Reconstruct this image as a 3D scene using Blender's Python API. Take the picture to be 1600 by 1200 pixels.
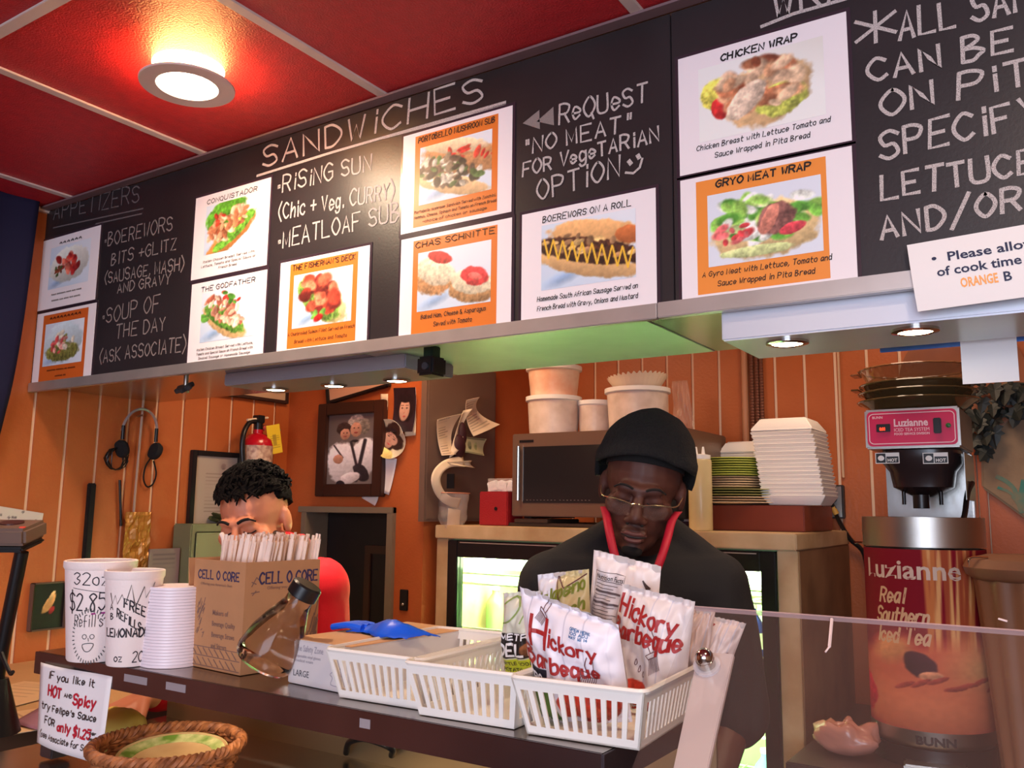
import bpy, bmesh, math, random
import numpy as np
from mathutils import Vector, Matrix, Euler, noise as mnoise

for _o in list(bpy.data.objects):
    bpy.data.objects.remove(_o)
SC = bpy.context.scene
COL = SC.collection
PI = math.pi
random.seed(7)
rng = np.random.RandomState(11)

# ------------------------------------------------------------------ camera
FPX = 1355.0
CAM = Vector((0, 0, 1.45))
YAW, PITCH, ROLL = math.radians(33.09), math.radians(8.18), math.radians(0.66)
_f = Vector((-math.sin(YAW) * math.cos(PITCH), math.cos(YAW) * math.cos(PITCH), math.sin(PITCH)))
_r0 = Vector((math.cos(YAW), math.sin(YAW), 0))
_u0 = _r0.cross(_f)
_r = _r0 * math.cos(ROLL) + _u0 * math.sin(ROLL)
_u = -_r0 * math.sin(ROLL) + _u0 * math.cos(ROLL)
cam_d = bpy.data.cameras.new('camera')
cam_d.sensor_fit = 'HORIZONTAL'
cam_d.sensor_width = 36.0
cam_d.lens = FPX / 1600 * 36.0
cam_d.clip_start = 0.02
cam = bpy.data.objects.new('camera', cam_d)
COL.objects.link(cam)
M = Matrix((_r, _u, -_f)).transposed().to_4x4()
M.translation = CAM
cam.matrix_world = M
SC.camera = cam

# ------------------------------------------------------------------ world, lights, exposure
SC.view_settings.view_transform = 'Standard'
SC.view_settings.look = 'None'
SC.view_settings.exposure = 0.62
SC.view_settings.gamma = 1.0
SC.view_settings.use_curve_mapping = False
wd = bpy.data.worlds.new('daylight')
SC.world = wd
wd.use_nodes = True
_b = wd.node_tree.nodes['Background']
_b.inputs[0].default_value = (0.62, 0.74, 1.0, 1)
_b.inputs[1].default_value = 1.0


def area(name, loc, target, size, power, color, size_y=None, shape='RECTANGLE'):
    l = bpy.data.lights.new(name, 'AREA')
    l.shape = shape
    l.size = size
    if shape in ('RECTANGLE', 'ELLIPSE'):
        l.size_y = size_y or size
    l.energy = power
    l.color = color
    o = bpy.data.objects.new(name, l)
    COL.objects.link(o)
    o.location = loc
    d = Vector(target) - Vector(loc)
    o.rotation_euler = d.to_track_quat('-Z', 'Y').to_euler()
    return o


def point(name, loc, power, color, r=0.03):
    l = bpy.data.lights.new(name, 'POINT')
    l.energy = power
    l.color = color
    l.shadow_soft_size = r
    o = bpy.data.objects.new(name, l)
    COL.objects.link(o)
    o.location = loc
    return o


# daylight through the shop window behind the camera
area('window_daylight', (0.75, -2.45, 1.5), (-0.3, 1.5, 1.3), 2.0, 66, (0.76, 0.84, 1.0), 1.7)
# recessed lamps of the customer side (outside the frame) and the kitchen ceiling panel
WARM = (1.0, 0.72, 0.45)
area('customer_lamp', (0.25, 0.35, 2.31), (0.25, 0.6, 0), 0.15, 6, WARM, shape='DISK')
area('customer_lamp_far', (-0.9, -0.9, 2.31), (-0.9, -0.9, 0), 0.15, 2.5, WARM, shape='DISK')
area('kitchen_lamp', (-1.7, 2.0, 2.31), (-1.7, 2.0, 0), 0.4, 6.5, (1.0, 0.70, 0.42))
area('kitchen_lamp_right', (-0.4, 2.35, 2.31), (-0.4, 2.3, 0), 0.4, 4.5, (1.0, 0.72, 0.50))


# ------------------------------------------------------------------ helpers
def P(px, py, ax, val):
    """point where the sight line of a photo pixel meets the plane axis=val (surveying helper)"""
    d = _f + _r * ((px - 800) / FPX) + _u * ((600 - py) / FPX)
    i = 'XYZ'.index(ax)
    return CAM + d * ((val - CAM[i]) / d[i])


def Pd(px, py, w):
    d = _f + _r * ((px - 800) / FPX) + _u * ((600 - py) / FPX)
    return CAM + d * w


def lin(c):
    return tuple((x / 12.92 if x <= 0.04045 else ((x + 0.055) / 1.055) ** 2.4) for x in [v / 255.0 for v in c])


MATS = {}


def mat(name, rgb, rough=0.6, metal=0.0, bump=0.0, bscale=60, mott=0.0, mscale=8, rgb2=None, emit=None, estr=0,
        trans=0.0, ior=1.45, alpha=1.0, vcol=False, stretch=None, spec=0.5, coat=0.0, sub=0.0):
    if name in MATS:
        return MATS[name]
    m = bpy.data.materials.new(name)
    m.use_nodes = True
    nt = m.node_tree
    b = nt.nodes['Principled BSDF']
    c = lin(rgb) + (1,)
    b.inputs['Base Color'].default_value = c
    b.inputs['Roughness'].default_value = rough
    b.inputs['Metallic'].default_value = metal
    b.inputs['IOR'].default_value = ior
    b.inputs['Specular IOR Level'].default_value = spec
    b.inputs['Transmission Weight'].default_value = trans
    b.inputs['Alpha'].default_value = alpha
    b.inputs['Coat Weight'].default_value = coat
    b.inputs['Subsurface Weight'].default_value = sub
    if emit:
        b.inputs['Emission Color'].default_value = lin(emit) + (1,)
        b.inputs['Emission Strength'].default_value = estr
    tc = None
    if bump or mott or rgb2:
        tc = nt.nodes.new('ShaderNodeTexCoord')
        mp = nt.nodes.new('ShaderNodeMapping')
        nt.links.new(tc.outputs['Object'], mp.inputs[0])
        if stretch:
            mp.inputs['Scale'].default_value = stretch
    if mott or rgb2:
        n = nt.nodes.new('ShaderNodeTexNoise')
        n.inputs['Scale'].default_value = mscale
        n.inputs['Detail'].default_value = 6
        nt.links.new(mp.outputs[0], n.inputs['Vector'])
        r = nt.nodes.new('ShaderNodeValToRGB')
        r.color_ramp.elements[0].position = 0.35
        r.color_ramp.elements[1].position = 0.65
        c2 = lin(rgb2) if rgb2 else tuple(max(0, x * (1 - mott)) for x in c[:3])
        r.color_ramp.elements[0].color = tuple(c2) + (1,)
        r.color_ramp.elements[1].color = c
        nt.links.new(n.outputs['Fac'], r.inputs[0])
        nt.links.new(r.outputs[0], b.inputs['Base Color'])
    if bump:
        n = nt.nodes.new('ShaderNodeTexNoise')
        n.inputs['Scale'].default_value = bscale
        n.inputs['Detail'].default_value = 4
        nt.links.new(mp.outputs[0], n.inputs['Vector'])
        bp = nt.nodes.new('ShaderNodeBump')
        bp.inputs['Strength'].default_value = bump
        bp.inputs['Distance'].default_value = 0.004
        nt.links.new(n.outputs['Fac'], bp.inputs['Height'])
        nt.links.new(bp.outputs[0], b.inputs['Normal'])
    if vcol:
        a = nt.nodes.new('ShaderNodeVertexColor')
        a.layer_name = 'Col'
        nt.links.new(a.outputs[0], b.inputs['Base Color'])
    MATS[name] = m
    return m


class MB:
    def __init__(s):
        s.v = []
        s.f = []
        s.c = []      # optional per-vertex colours (linear)

    def add(s, vs, fs):
        o = len(s.v)
        s.v += [tuple(p) for p in vs]
        s.f += [tuple(i + o for i in f) for f in fs]
        return s

    def box(s, x0, x1, y0, y1, z0, z1, m=None):
        vs = [Vector((x, y, z)) for z in (z0, z1) for y in (y0, y1) for x in (x0, x1)]
        if m:
            vs = [m @ p for p in vs]
        return s.add(vs, [(0, 2, 3, 1), (4, 5, 7, 6), (0, 1, 5, 4), (2, 6, 7, 3), (0, 4, 6, 2), (1, 3, 7, 5)])

    def lathe(s, prof, c=(0, 0, 0), n=24, m=None, closed=False):
        """profile of (r, z) turned about z through c"""
        vs = []
        for r, z in prof:
            for k in range(n):
                a = 2 * PI * k / n
                vs.append(Vector((r * math.cos(a), r * math.sin(a), z)))
        m = m or Matrix.Identity(4)
        vs = [m @ p + Vector(c) for p in vs]
        fs = []
        L = len(prof)
        for i in range(L - 1 + (1 if closed else 0)):
            j = (i + 1) % L
            for k in range(n):
                q = (k + 1) % n
                fs.append((i * n + k, i * n + q, j * n + q, j * n + k))
        if not closed:
            if prof[0][0] > 1e-6:
                fs.append(tuple(range(n))[::-1])
            if prof[-1][0] > 1e-6:
                fs.append(tuple((L - 1) * n + k for k in range(n)))
        return s.add(vs, fs)

    def rod(s, a, b, r0, r1=None, n=12):
        a = Vector(a)
        b = Vector(b)
        r1 = r0 if r1 is None else r1
        d = b - a
        q = d.to_track_quat('Z', 'Y').to_matrix().to_4x4()
        return s.lathe([(r0, 0), (r1, d.length)], a, n, q)

    def tube(s, pts, r, n=8, closed=False):
        pts = [Vector(p) for p in pts]
        L = len(pts)
        vs = []
        up = None
        for i, p in enumerate(pts):
            a = pts[i - 1] if (i or closed) else pts[0]
            b = pts[(i + 1) % L] if (i < L - 1 or closed) else pts[-1]
            t = (b - a)
            if t.length < 1e-9:
                t = Vector((0, 0, 1))
            t.normalize()
            if up is None:
                up = Vector((0, 0, 1)) if abs(t.z) < 0.9 else Vector((1, 0, 0))
            x = t.cross(up)
            if x.length < 1e-6:
                x = t.cross(Vector((0.3, 1, 0.2)))
            x.normalize()
            up = x.cross(t).normalized()
            rr = r[i] if isinstance(r, (list, tuple)) else r
            for k in range(n):
                an = 2 * PI * k / n
                vs.append(p + (x * math.cos(an) + up * math.sin(an)) * rr)
        fs = []
        for i in range(L if closed else L - 1):
            j = (i + 1) % L
            for k in range(n):
                q = (k + 1) % n
                fs.append((i * n + k, j * n + k, j * n + q, i * n + q))
        if not closed:
            fs.append(tuple(range(n)))
            fs.append(tuple((L - 1) * n + k for k in range(n))[::-1])
        return s.add(vs, fs)

    def ball(s, c, r, n=14, m=None):
        r = r if isinstance(r, (tuple, list)) else (r, r, r)
        h = n // 2 + 1
        vs = []
        for i in range(h + 1):
            th = PI * i / h
            for k in range(n):
                a = 2 * PI * k / n
                p = Vector((r[0] * math.sin(th) * math.cos(a), r[1] * math.sin(th) * math.sin(a), r[2] * math.cos(th)))
                vs.append((m @ p if m else p) + Vector(c))
        fs = []
        for i in range(h):
            for k in range(n):
                q = (k + 1) % n
                fs.append((i * n + k, (i + 1) * n + k, (i + 1) * n + q, i * n + q))
        return s.add(vs, fs)

    def capsule(s, a, b, r0, r1, n=12):
        a = Vector(a)
        b = Vector(b)
        d = b - a
        L = max(d.length, 1e-5)
        q = d.to_track_quat('Z', 'Y').to_matrix().to_4x4()
        prof = [(r0 * math.sin(t), -r0 * math.cos(t)) for t in [0.001, .4, .8, 1.2, 1.57]]
        prof += [(r1 * math.cos(t), L + r1 * math.sin(t)) for t in [0, .4, .8, 1.2, 1.569]]
        return s.lathe(prof, a, n, q)

    def prism(s, outline, d, m=None):
        """outline: 2D points in local xy, extruded from z=0 to z=d, then placed by m"""
        n = len(outline)
        vs = [Vector((x, y, 0)) for x, y in outline] + [Vector((x, y, d)) for x, y in outline]
        if m:
            vs = [m @ p for p in vs]
        fs = [tuple(range(n))[::-1], tuple(range(n, 2 * n))] + [(i, (i + 1) % n, n + (i + 1) % n, n + i) for i in range(n)]
        return s.add(vs, fs)

    def grid(s, fn, nu, nv):
        vs = [fn(i / (nu - 1), j / (nv - 1)) for j in range(nv) for i in range(nu)]
        fs = [(j * nu + i, j * nu + i + 1, (j + 1) * nu + i + 1, (j + 1) * nu + i) for j in range(nv - 1) for i in range(nu - 1)]
        return s.add(vs, fs)

    def sheet(s, fn, nu, nv, t):
        """curved sheet of real thickness t (fn returns a point)"""
        n = nu * nv
        ps = [[Vector(fn(i / (nu - 1), j / (nv - 1))) for i in range(nu)] for j in range(nv)]
        back = []
        for j in range(nv):
            for i in range(nu):
                du = ps[j][min(i + 1, nu - 1)] - ps[j][max(i - 1, 0)]
                dv = ps[min(j + 1, nv - 1)][i] - ps[max(j - 1, 0)][i]
                nn = du.cross(dv)
                nn = nn.normalized() if nn.length > 1e-12 else Vector((0, 0, 1))
                back.append(ps[j][i] - nn * t)
        vs = [p for row in ps for p in row] + back
        fs = []
        for j in range(nv - 1):
            for i in range(nu - 1):
                a = j * nu + i
                fs.append((a, a + 1, a + nu + 1, a + nu))
                fs.append((n + a, n + a + nu, n + a + nu + 1, n + a + 1))
        for i in range(nu - 1):
            fs.append((i, n + i, n + i + 1, i + 1))
            a = (nv - 1) * nu + i
            fs.append((a, a + 1, n + a + 1, n + a))
        for j in range(nv - 1):
            a = j * nu
            fs.append((a, a + nu, n + a + nu, n + a))
            a = j * nu + nu - 1
            fs.append((a, n + a, n + a + nu, a + nu))
        return s.add(vs, fs)

    def build(s, name, m, parent=None, smooth=False, bevel=0.0, loc=None, world=False, cols=None):
        me = bpy.data.meshes.new(name)
        vs = s.v
        if world:
            if parent is not None:
                iv = WM[parent.name].inverted()
                vs = [iv @ Vector(p) for p in vs]
            elif loc is not None:
                L = Vector(loc)
                vs = [Vector(p) - L for p in vs]
        me.from_pydata([tuple(p) for p in vs], [], s.f)
        me.update()
        me.materials.append(m)
        if cols is not None:
            at = me.color_attributes.new('Col', 'FLOAT_COLOR', 'POINT')
            a = np.ones((len(vs), 4), dtype=np.float32)
            a[:, :3] = cols
            at.data.foreach_set('color', a.ravel())
        o = bpy.data.objects.new(name, me)
        COL.objects.link(o)
        if parent is not None:
            o.parent = parent
            WM[o.name] = WM[parent.name].copy()
        else:
            if loc is not None:
                o.location = loc
            WM[o.name] = Matrix.Translation(loc) if loc is not None else Matrix.Identity(4)
        if bevel:
            bm = bmesh.new()
            bm.from_mesh(me)
            es = [e for e in bm.edges if len(e.link_faces) == 2 and e.calc_face_angle(0) > 0.6]
            bmesh.ops.bevel(bm, geom=es, offset=bevel, segments=2, affect='EDGES', clamp_overlap=True)
            bm.to_mesh(me)
            bm.free()
        if smooth:
            for p in me.polygons:
                p.use_smooth = True
            if smooth != 'all':
                me.set_sharp_from_angle(angle=0.75)
        return o


WM = {}


def thing(name, loc, label, cat, group=None, rz=0.0, rot=None):
    o = bpy.data.objects.new(name, None)
    o.empty_display_size = 0.05
    COL.objects.link(o)
    o.location = loc
    o.rotation_euler = rot or (0, 0, rz)
    WM[o.name] = Matrix.Translation(loc) @ Euler(rot or (0, 0, rz)).to_matrix().to_4x4()
    tag(o, label, cat, group)
    return o


def tag(o, label=None, cat=None, group=None, kind=None):
    if label: o['label'] = label
    if cat: o['category'] = cat
    if group: o['group'] = group
    if kind: o['kind'] = kind
    return o


def struct(o):
    o['kind'] = 'structure'
    return o


def sroot(name, loc=(0, 0, 0)):
    o = bpy.data.objects.new(name, None)
    o.empty_display_size = 0.05
    COL.objects.link(o)
    o.location = loc
    WM[o.name] = Matrix.Translation(loc)
    o['kind'] = 'structure'
    return o


def inst(o, parent, loc, rot=None, scale=None):
    """a linked copy of a part"""
    c = o.copy()
    COL.objects.link(c)
    c.parent = parent
    c.location = loc
    if rot: c.rotation_euler = rot
    if scale: c.scale = scale
    return c


def dup(root, loc, rot=None, label=None):
    r = root.copy()
    COL.objects.link(r)
    r.location = loc
    if rot is not None: r.rotation_euler = rot
    if label: r['label'] = label
    WM[r.name] = Matrix.Translation(loc) @ Euler(rot or (0, 0, 0)).to_matrix().to_4x4()
    for ch in list(root.children):
        c = ch.copy()
        COL.objects.link(c)
        c.parent = r
        for g in list(ch.children):
            d = g.copy()
            COL.objects.link(d)
            d.parent = c
    return r


def ordinal(i, n):
    k = n - 1 - i
    w = ['topmost', 'second from the top', 'third from the top', 'fourth from the top', 'fifth from the top', 'sixth from the top', 'seventh from the top', 'eighth from the top', 'ninth from the top']
    b = ['lowest', 'second from the bottom', 'third from the bottom', 'fourth from the bottom', 'fifth from the bottom', 'sixth from the bottom', 'seventh from the bottom', 'eighth from the bottom', 'ninth from the bottom', '10th from the bottom', '11th from the bottom', '12th from the bottom', '13th from the bottom', '14th from the bottom']
    return (w[k] if k < min(len(w), (n + 1) // 2) else b[i] if i < len(b) else '%dth from the top' % (k + 1)) + ' of the '


# ------------------------------------------------------------------ stroke lettering
G = {
    'A': '00 26 40|12 32', 'B': '00 06|~06 26 35 24 03|~03 23 42 31 20 00', 'C': '~45 26 04 02 20 41',
    'D': '00 06|~06 26 44 42 20 00', 'E': '46 06 00 40|03 33', 'F': '46 06 00|03 33', 'G': '~45 26 04 02 20 41|41 43 23',
    'H': '00 06|40 46|03 43', 'I': '10 16', 'J': '~36 31 20 01', 'K': '00 06|46 03 40', 'L': '06 00 40', 'M': '00 06 21 46 40',
    'N': '00 06 40 46', 'O': '~26 04 02 20 42 44 26', 'P': '00 06|~06 26 45 33 03', 'Q': '~26 04 02 20 42 44 26|31 4z',
    'R': '00 06|~06 26 45 33 03|23 40', 'S': '~45 26 05 13 33 41 20 01', 'T': '06 46|26 20', 'U': '~06 01 20 41 46',
    'V': '06 20 46', 'W': '06 10 24 30 46', 'X': '00 46|06 40', 'Y': '06 23 46|23 20', 'Z': '06 46 00 40',
    'a': '~34 14 02 10 32|34 30', 'b': '06 00|~03 24 33 31 20 00', 'c': '~33 24 03 01 20 31', 'd': '~33 14 02 10 31|36 30',
    'e': '~02 32 33 14 02 10 31', 'f': '~36 26 15 10|03 33', 'g': '~33 14 02 10 31|~34 3z 1y 0z', 'h': '06 00|~02 24 33 30',
    'i': '14 10|16 15', 'j': '~24 2z 0y|26 25', 'k': '06 00|34 02 30', 'l': '16 10', 'm': '04 00|~03 14 23 20|~23 34 43 40',
    'n': '04 00|~03 24 33 30', 'o': '~24 03 01 20 31 33 24', 'p': '04 0y|~03 24 33 31 10 01', 'q': '~33 14 02 10 31|34 3y',
    'r': '04 00|~02 14 34', 's': '~33 14 03 22 31 10 01', 't': '16 11 20 30|04 34', 'u': '~04 01 10 31|34 30', 'v': '04 20 44',
    'w': '04 10 22 30 44', 'x': '04 30|34 00', 'y': '04 20|44 1y', 'z': '04 34 00 30',
    '0': '~26 04 02 20 42 44 26', '1': '10 16', '2': '~05 26 45 33 00|00 40', '3': '~05 26 45 23 42 20 01', '4': '30 36 02 42',
    '5': '46 06 04|~04 34 42 20 01', '6': '~45 26 03 01 20 41 33 02', '7': '06 46 10', '8': '~26 05 14 32 30 10 12 34 45 26',
    '9': '~34 14 05 26 35 34 20', '.': '10 11', ',': '11 0z', '(': '~27 04 02 2z', ')': '~07 24 22 0z', '/': '0z 47',
    '+': '01 01|21 25|03 43', '&': '~40 05 26 15 01 20 42', ':': '11 12|14 15', "'": '16 14', '"': '16 14|26 24', '-': '03 33',
    '$': '~45 26 05 13 33 41 20 01|27 2z', '!': '16 12|10 11', '\u2022': '12 13 23 22 12', '*': '20 26|05 41|01 45', '?': '~05 26 44 22 21',
    '~': '~01 13 11 24 31 33 40', '%': '00 46', '=': '02 42|04 44',
}


def _gy(c):
    return {'z': -1, 'y': -2}.get(c, None) if c in 'zy' else int(c)


def catmull(pts, n=4):
    out = []
    P0 = [pts[0]] + list(pts) + [pts[-1]]
    if pts[0] == pts[-1]:
        P0[0] = pts[-2]
        P0[-1] = pts[1]
    for i in range(1, len(P0) - 2):
        a, b, c, d = P0[i - 1], P0[i], P0[i + 1], P0[i + 2]
        for k in range(n):
            t = k / n
            out.append(tuple(0.5 * ((2 * b[j]) + (-a[j] + c[j]) * t + (2 * a[j] - 5 * b[j] + 4 * c[j] - d[j]) * t * t + (-a[j] + 3 * b[j] - 3 * c[j] + d[j]) * t ** 3) for j in range(len(b))))
    out.append(tuple(pts[-1]))
    return out


def strokes(text, jit=0.0, gap=0.28, serif=False, rnd=None):
    """polylines with cap height 1, and total width"""
    rnd = rnd or random.Random(len(text) * 7 + 3)
    x = 0.0
    out = []
    for ch in text:
        if ch == ' ':
            x += 0.5
            continue
        g = G.get(ch)
        if g is None:
            x += 0.4
            continue
        pls = []
        mx = 0
        for st in g.split('|'):
            sm = st.startswith('~')
            pts = [(int(t[0]) / 6.0, _gy(t[1]) / 6.0) for t in st.lstrip('~').split()]
            if len(pts) > 1 and pts[0] == pts[1] and len(pts) == 2:
                continue
            mx = max(mx, max(p[0] for p in pts))
            if serif and not sm:
                e = 0.09
                for p, q in ((pts[0], pts[1]), (pts[-1], pts[-2])):
                    if abs(p[1] - q[1]) > 0.3:
                        pls.append([(p[0] - e, p[1]), (p[0] + e, p[1])])
            pls.append(catmull(pts, 4) if sm else pts)
        sc = 1 + rnd.uniform(-jit, jit)
        dy = rnd.uniform(-jit, jit) * 0.5
        sh = rnd.uniform(-jit, jit)
        for pl in pls:
            out.append([(x + (p[0] + sh * p[1]) * sc, p[1] * sc + dy) for p in pl])
        x += mx * sc + gap
    return out, max(x - gap, 0.01)


RK = [0]


def ribbon(mb, pts, w, fmap):
    """flat stroke of width w along 2D pts; fmap(u,v)->3D"""
    n = len(pts)
    if n < 2: return
    L = []
    R_ = []
    for i in range(n):
        a = pts[max(i - 1, 0)]
        b = pts[min(i + 1, n - 1)]
        dx, dy = b[0] - a[0], b[1] - a[1]
        l = math.hypot(dx, dy) or 1
        nx, ny = -dy / l * w / 2, dx / l * w / 2
        ex = ey = 0
        if i == 0: ex, ey = -dx / l * w * .3, -dy / l * w * .3
        if i == n - 1: ex, ey = dx / l * w * .3, dy / l * w * .3
        L.append(fmap(pts[i][0] + nx + ex, pts[i][1] + ny + ey))
        R_.append(fmap(pts[i][0] - nx + ex, pts[i][1] - ny + ey))
    # every stroke lies a hair above the one before, as chalk or ink does where lines cross
    RK[0] += 1
    nn_ = (Vector(L[min(1, n - 1)]) - Vector(L[0])).cross(Vector(R_[0]) - Vector(L[0]))
    if nn_.length > 1e-12:
        nn_.normalize()
        if nn_.dot(CAM - Vector(L[0])) < 0 and abs(L[0].z) > .5: nn_ = -nn_
        lf_ = nn_ * (.00004 * (RK[0] % 9))
        L = [p + lf_ for p in L]
        R_ = [p + lf_ for p in R_]
    mb.add(L + R_, [(i, n + i, n + i + 1, i + 1) for i in range(n - 1)])


def write(mb, text, x0, y0, cap, fmap, w=None, width=None, jit=0.04, slope=0.0, serif=False, slant=0.0, gap=0.28):
    """stroke text; baseline start (x0,y0); cap height; optional forced total width"""
    st, W = strokes(text, jit, serif=serif, gap=gap)
    sx = (width / W) if width else cap
    w = w or cap * 0.1
    for pl in st:
        pts = [(x0 + p[0] * sx + p[1] * cap * slant, y0 + p[1] * cap + slope * p[0] * sx) for p in pl]
        # densify long segments so that they follow curved surfaces
        q = [pts[0]]
        for a, b in zip(pts, pts[1:]):
            d = math.hypot(b[0] - a[0], b[1] - a[1])
            k = max(1, int(d / max(cap * 0.6, 1e-4)))
            for i in range(1, k + 1):
                q.append((a[0] + (b[0] - a[0]) * i / k, a[1] + (b[1] - a[1]) * i / k))
        ribbon(mb, q, w, fmap)
    return W * sx


def typeset(mb, text, x0, y0, size, fmap, width=None, bold=0.0, shear=0.0):
    """filled built-in typeface mapped onto a surface"""
    cu = bpy.data.curves.new('type', 'FONT')
    cu.body = text
    cu.size = 1.0
    cu.offset = bold
    cu.shear = shear
    cu.resolution_u = 2
    ob = bpy.data.objects.new('type', cu)
    COL.objects.link(ob)
    dg = bpy.context.evaluated_depsgraph_get()
    me = bpy.data.meshes.new_from_object(ob.evaluated_get(dg))
    vs = [v.co.copy() for v in me.vertices]
    fs = [tuple(p.vertices) for p in me.polygons]
    bpy.data.objects.remove(ob)
    bpy.data.curves.remove(cu)
    bpy.data.meshes.remove(me)
    if not vs: return
    mnx = min(v.x for v in vs)
    mxx = max(v.x for v in vs)
    sx = size if not width else width / (mxx - mnx)
    mb.add([fmap(x0 + (v.x - mnx) * sx, y0 + v.y * size) for v in vs], fs)


# ------------------------------------------------------------------ painter for flat prints
def vnoise(h, w, s, seed=0, oct=3):
    r = np.random.RandomState(seed)
    out = np.zeros((h, w))
    amp = 1.0
    tot = 0
    for o in range(oct):
        gh, gw = max(2, int(h / s) + 2), max(2, int(w / s) + 2)
        g = r.rand(gh, gw)
        y = np.linspace(0, gh - 1.001, h)
        x = np.linspace(0, gw - 1.001, w)
        yi, xi = y.astype(int), x.astype(int)
        fy, fx = (y - yi)[:, None], (x - xi)[None, :]
        fy = fy * fy * (3 - 2 * fy)
        fx = fx * fx * (3 - 2 * fx)
        v = g[yi][:, xi] * (1 - fy) * (1 - fx) + g[yi + 1][:, xi] * fy * (1 - fx) + g[yi][:, xi + 1] * (1 - fy) * fx + g[yi + 1][:, xi + 1] * fy * fx
        out += v * amp
        tot += amp
        amp *= 0.55
        s = max(s / 2.1, 1.3)
    return out / tot


class Paint:
    """origin lower left, unit = canvas height"""

    def __init__(s, w, h, bg, seed=1, xr=None):
        s.w, s.h = w, h
        s.a = np.ones((h, w, 3)) * np.array(bg, float)
        s.Y, s.X = np.mgrid[0:h, 0:w]
        s.X = s.X / (h - 1.0) if xr is None else s.X / (w - 1.0) * xr
        s.Y = s.Y / (h - 1.0)
        s.seed = seed
        s.r = np.random.RandomState(seed)
        s.nz = vnoise(h, w, 9, seed)
        s.nf = vnoise(h, w, 4.5, seed + 5, 3)

    def ell(s, x, y, rx, ry, ang=0, col=(200, 200, 200), edge=0.12, tex=0.25, shade=0.25, wob=0.25):
        c, q = math.cos(math.radians(ang)), math.sin(math.radians(ang))
        dx, dy = s.X - x, s.Y - y
        u = (dx * c + dy * q) / rx
        v = (-dx * q + dy * c) / ry
        d = np.sqrt(u * u + v * v) + (s.nz - 0.5) * wob
        m = np.clip((1 - d) / edge, 0, 1)[..., None]
        sh = 1 + shade * (v * 0.8 - u * 0.2) + tex * (s.nf - 0.5) * 2
        colr = np.array(col, float) * np.clip(sh, 0.2, 1.6)[..., None]
        s.a = s.a * (1 - m) + colr * m
        return s

    def scatter(s, x, y, rx, ry, ang, n, size, cols, asp=0.6, **k):
        c, q = math.cos(math.radians(ang)), math.sin(math.radians(ang))
        for i in range(n):
            t = s.r.rand() * 2 * PI
            rr = math.sqrt(s.r.rand())
            u, v = rr * math.cos(t) * rx, rr * math.sin(t) * ry
            col = cols[s.r.randint(len(cols))]
            j = 1 + (s.r.rand() - .5) * .3
            z = size * (0.6 + 0.8 * s.r.rand())
            s.ell(x + u * c - v * q, y + u * q + v * c, z, z * asp, s.r.rand() * 180, tuple(min(255, cc * j) for cc in col), edge=0.35, **k)
        return s

    def rect(s, x0, x1, y0, y1, col):
        m = (s.X >= x0) & (s.X <= x1) & (s.Y >= y0) & (s.Y <= y1)
        s.a[m] = col
        return s

    def line(s, x0, y0, x1, y1, w, col):
        dx, dy = x1 - x0, y1 - y0
        L2 = dx * dx + dy * dy
        t = np.clip(((s.X - x0) * dx + (s.Y - y0) * dy) / L2, 0, 1)
        d = np.hypot(s.X - x0 - t * dx, s.Y - y0 - t * dy)
        m = np.clip((w - d) / (w * .5), 0, 1)[..., None]
        s.a = s.a * (1 - m) + np.array(col, float) * m
        return s

    def grad(s, col, x0, y0, x1, y1, k=1.0):
        dx, dy = x1 - x0, y1 - y0
        t = np.clip(((s.X - x0) * dx + (s.Y - y0) * dy) / (dx * dx + dy * dy), 0, 1)[..., None] * k
        s.a = s.a * (1 - t) + np.array(col, float) * t
        return s

    def lin(s):
        a = np.clip(s.a, 0, 255) / 255.0
        return np.where(a <= 0.04045, a / 12.92, ((a + 0.055) / 1.055) ** 2.4).reshape(-1, 3)


def print_sheet(name, paint, fmap, parent, m=None, world=True):
    """flat print: a fine grid carrying the painted colours; fmap(u,v) with u,v in 0..1"""
    mb = MB()
    mb.grid(fmap, paint.w, paint.h)
    return mb.build(name, m or M_PRINT, parent, world=world, cols=paint.lin(), smooth='all')


# ------------------------------------------------------------------ materials
M_PRINT = mat('printed_paper', (255, 255, 255), 0.45, vcol=True)
M_PRINTM = mat('printed_matte', (255, 255, 255), 0.8, vcol=True, spec=0.3)
M_CEIL = mat('ceiling_red', (190, 38, 46), 0.42, bump=0.55, bscale=240, mott=0.18, mscale=40)
M_BAR = mat('ceiling_bar', (214, 196, 190), 0.45, mott=0.12, mscale=12)
M_ORANGE = mat('orange_plank', (186, 102, 52), 0.42, bump=0.25, bscale=90, rgb2=(170, 86, 40), mscale=3)
M_ORANGEP = mat('orange_wall', (188, 98, 50), 0.5, bump=0.2, bscale=120, rgb2=(172, 84, 38), mscale=3)
M_GROOVE = mat('groove_cream', (236, 206, 176), 0.6)
M_BOARD = mat('chalkboard', (46, 40, 43), 0.38, mott=0.25, mscale=4, bump=0.05, bscale=200)
M_STEEL = mat('stainless', (190, 186, 180), 0.24, 1.0, bump=0.06, bscale=30, stretch=(1, 1, 1))
M_STEELB = mat('brushed_steel', (176, 172, 166), 0.34, 1.0, bump=0.1, bscale=60, stretch=(1, 30, 30))
M_ALU = mat('aluminium_strip', (200, 192, 188), 0.38, 0.7, mott=0.15, mscale=9)
M_BLACK = mat('black_plastic', (18, 17, 19), 0.35)
M_BLACKM = mat('black_matte', (14, 13, 14), 0.8)
M_WHITEP = mat('white_plastic', (238, 234, 226), 0.35)
M_PAPER = mat('white_paper', (236, 232, 232), 0.7)
M_PAPERC = mat('cream_paper', (226, 206, 178), 0.75, mott=0.08, mscale=20)
M_INK = mat('black_ink', (24, 20, 24), 0.6)
M_INKR = mat('red_ink', (190, 24, 50), 0.6)
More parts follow.
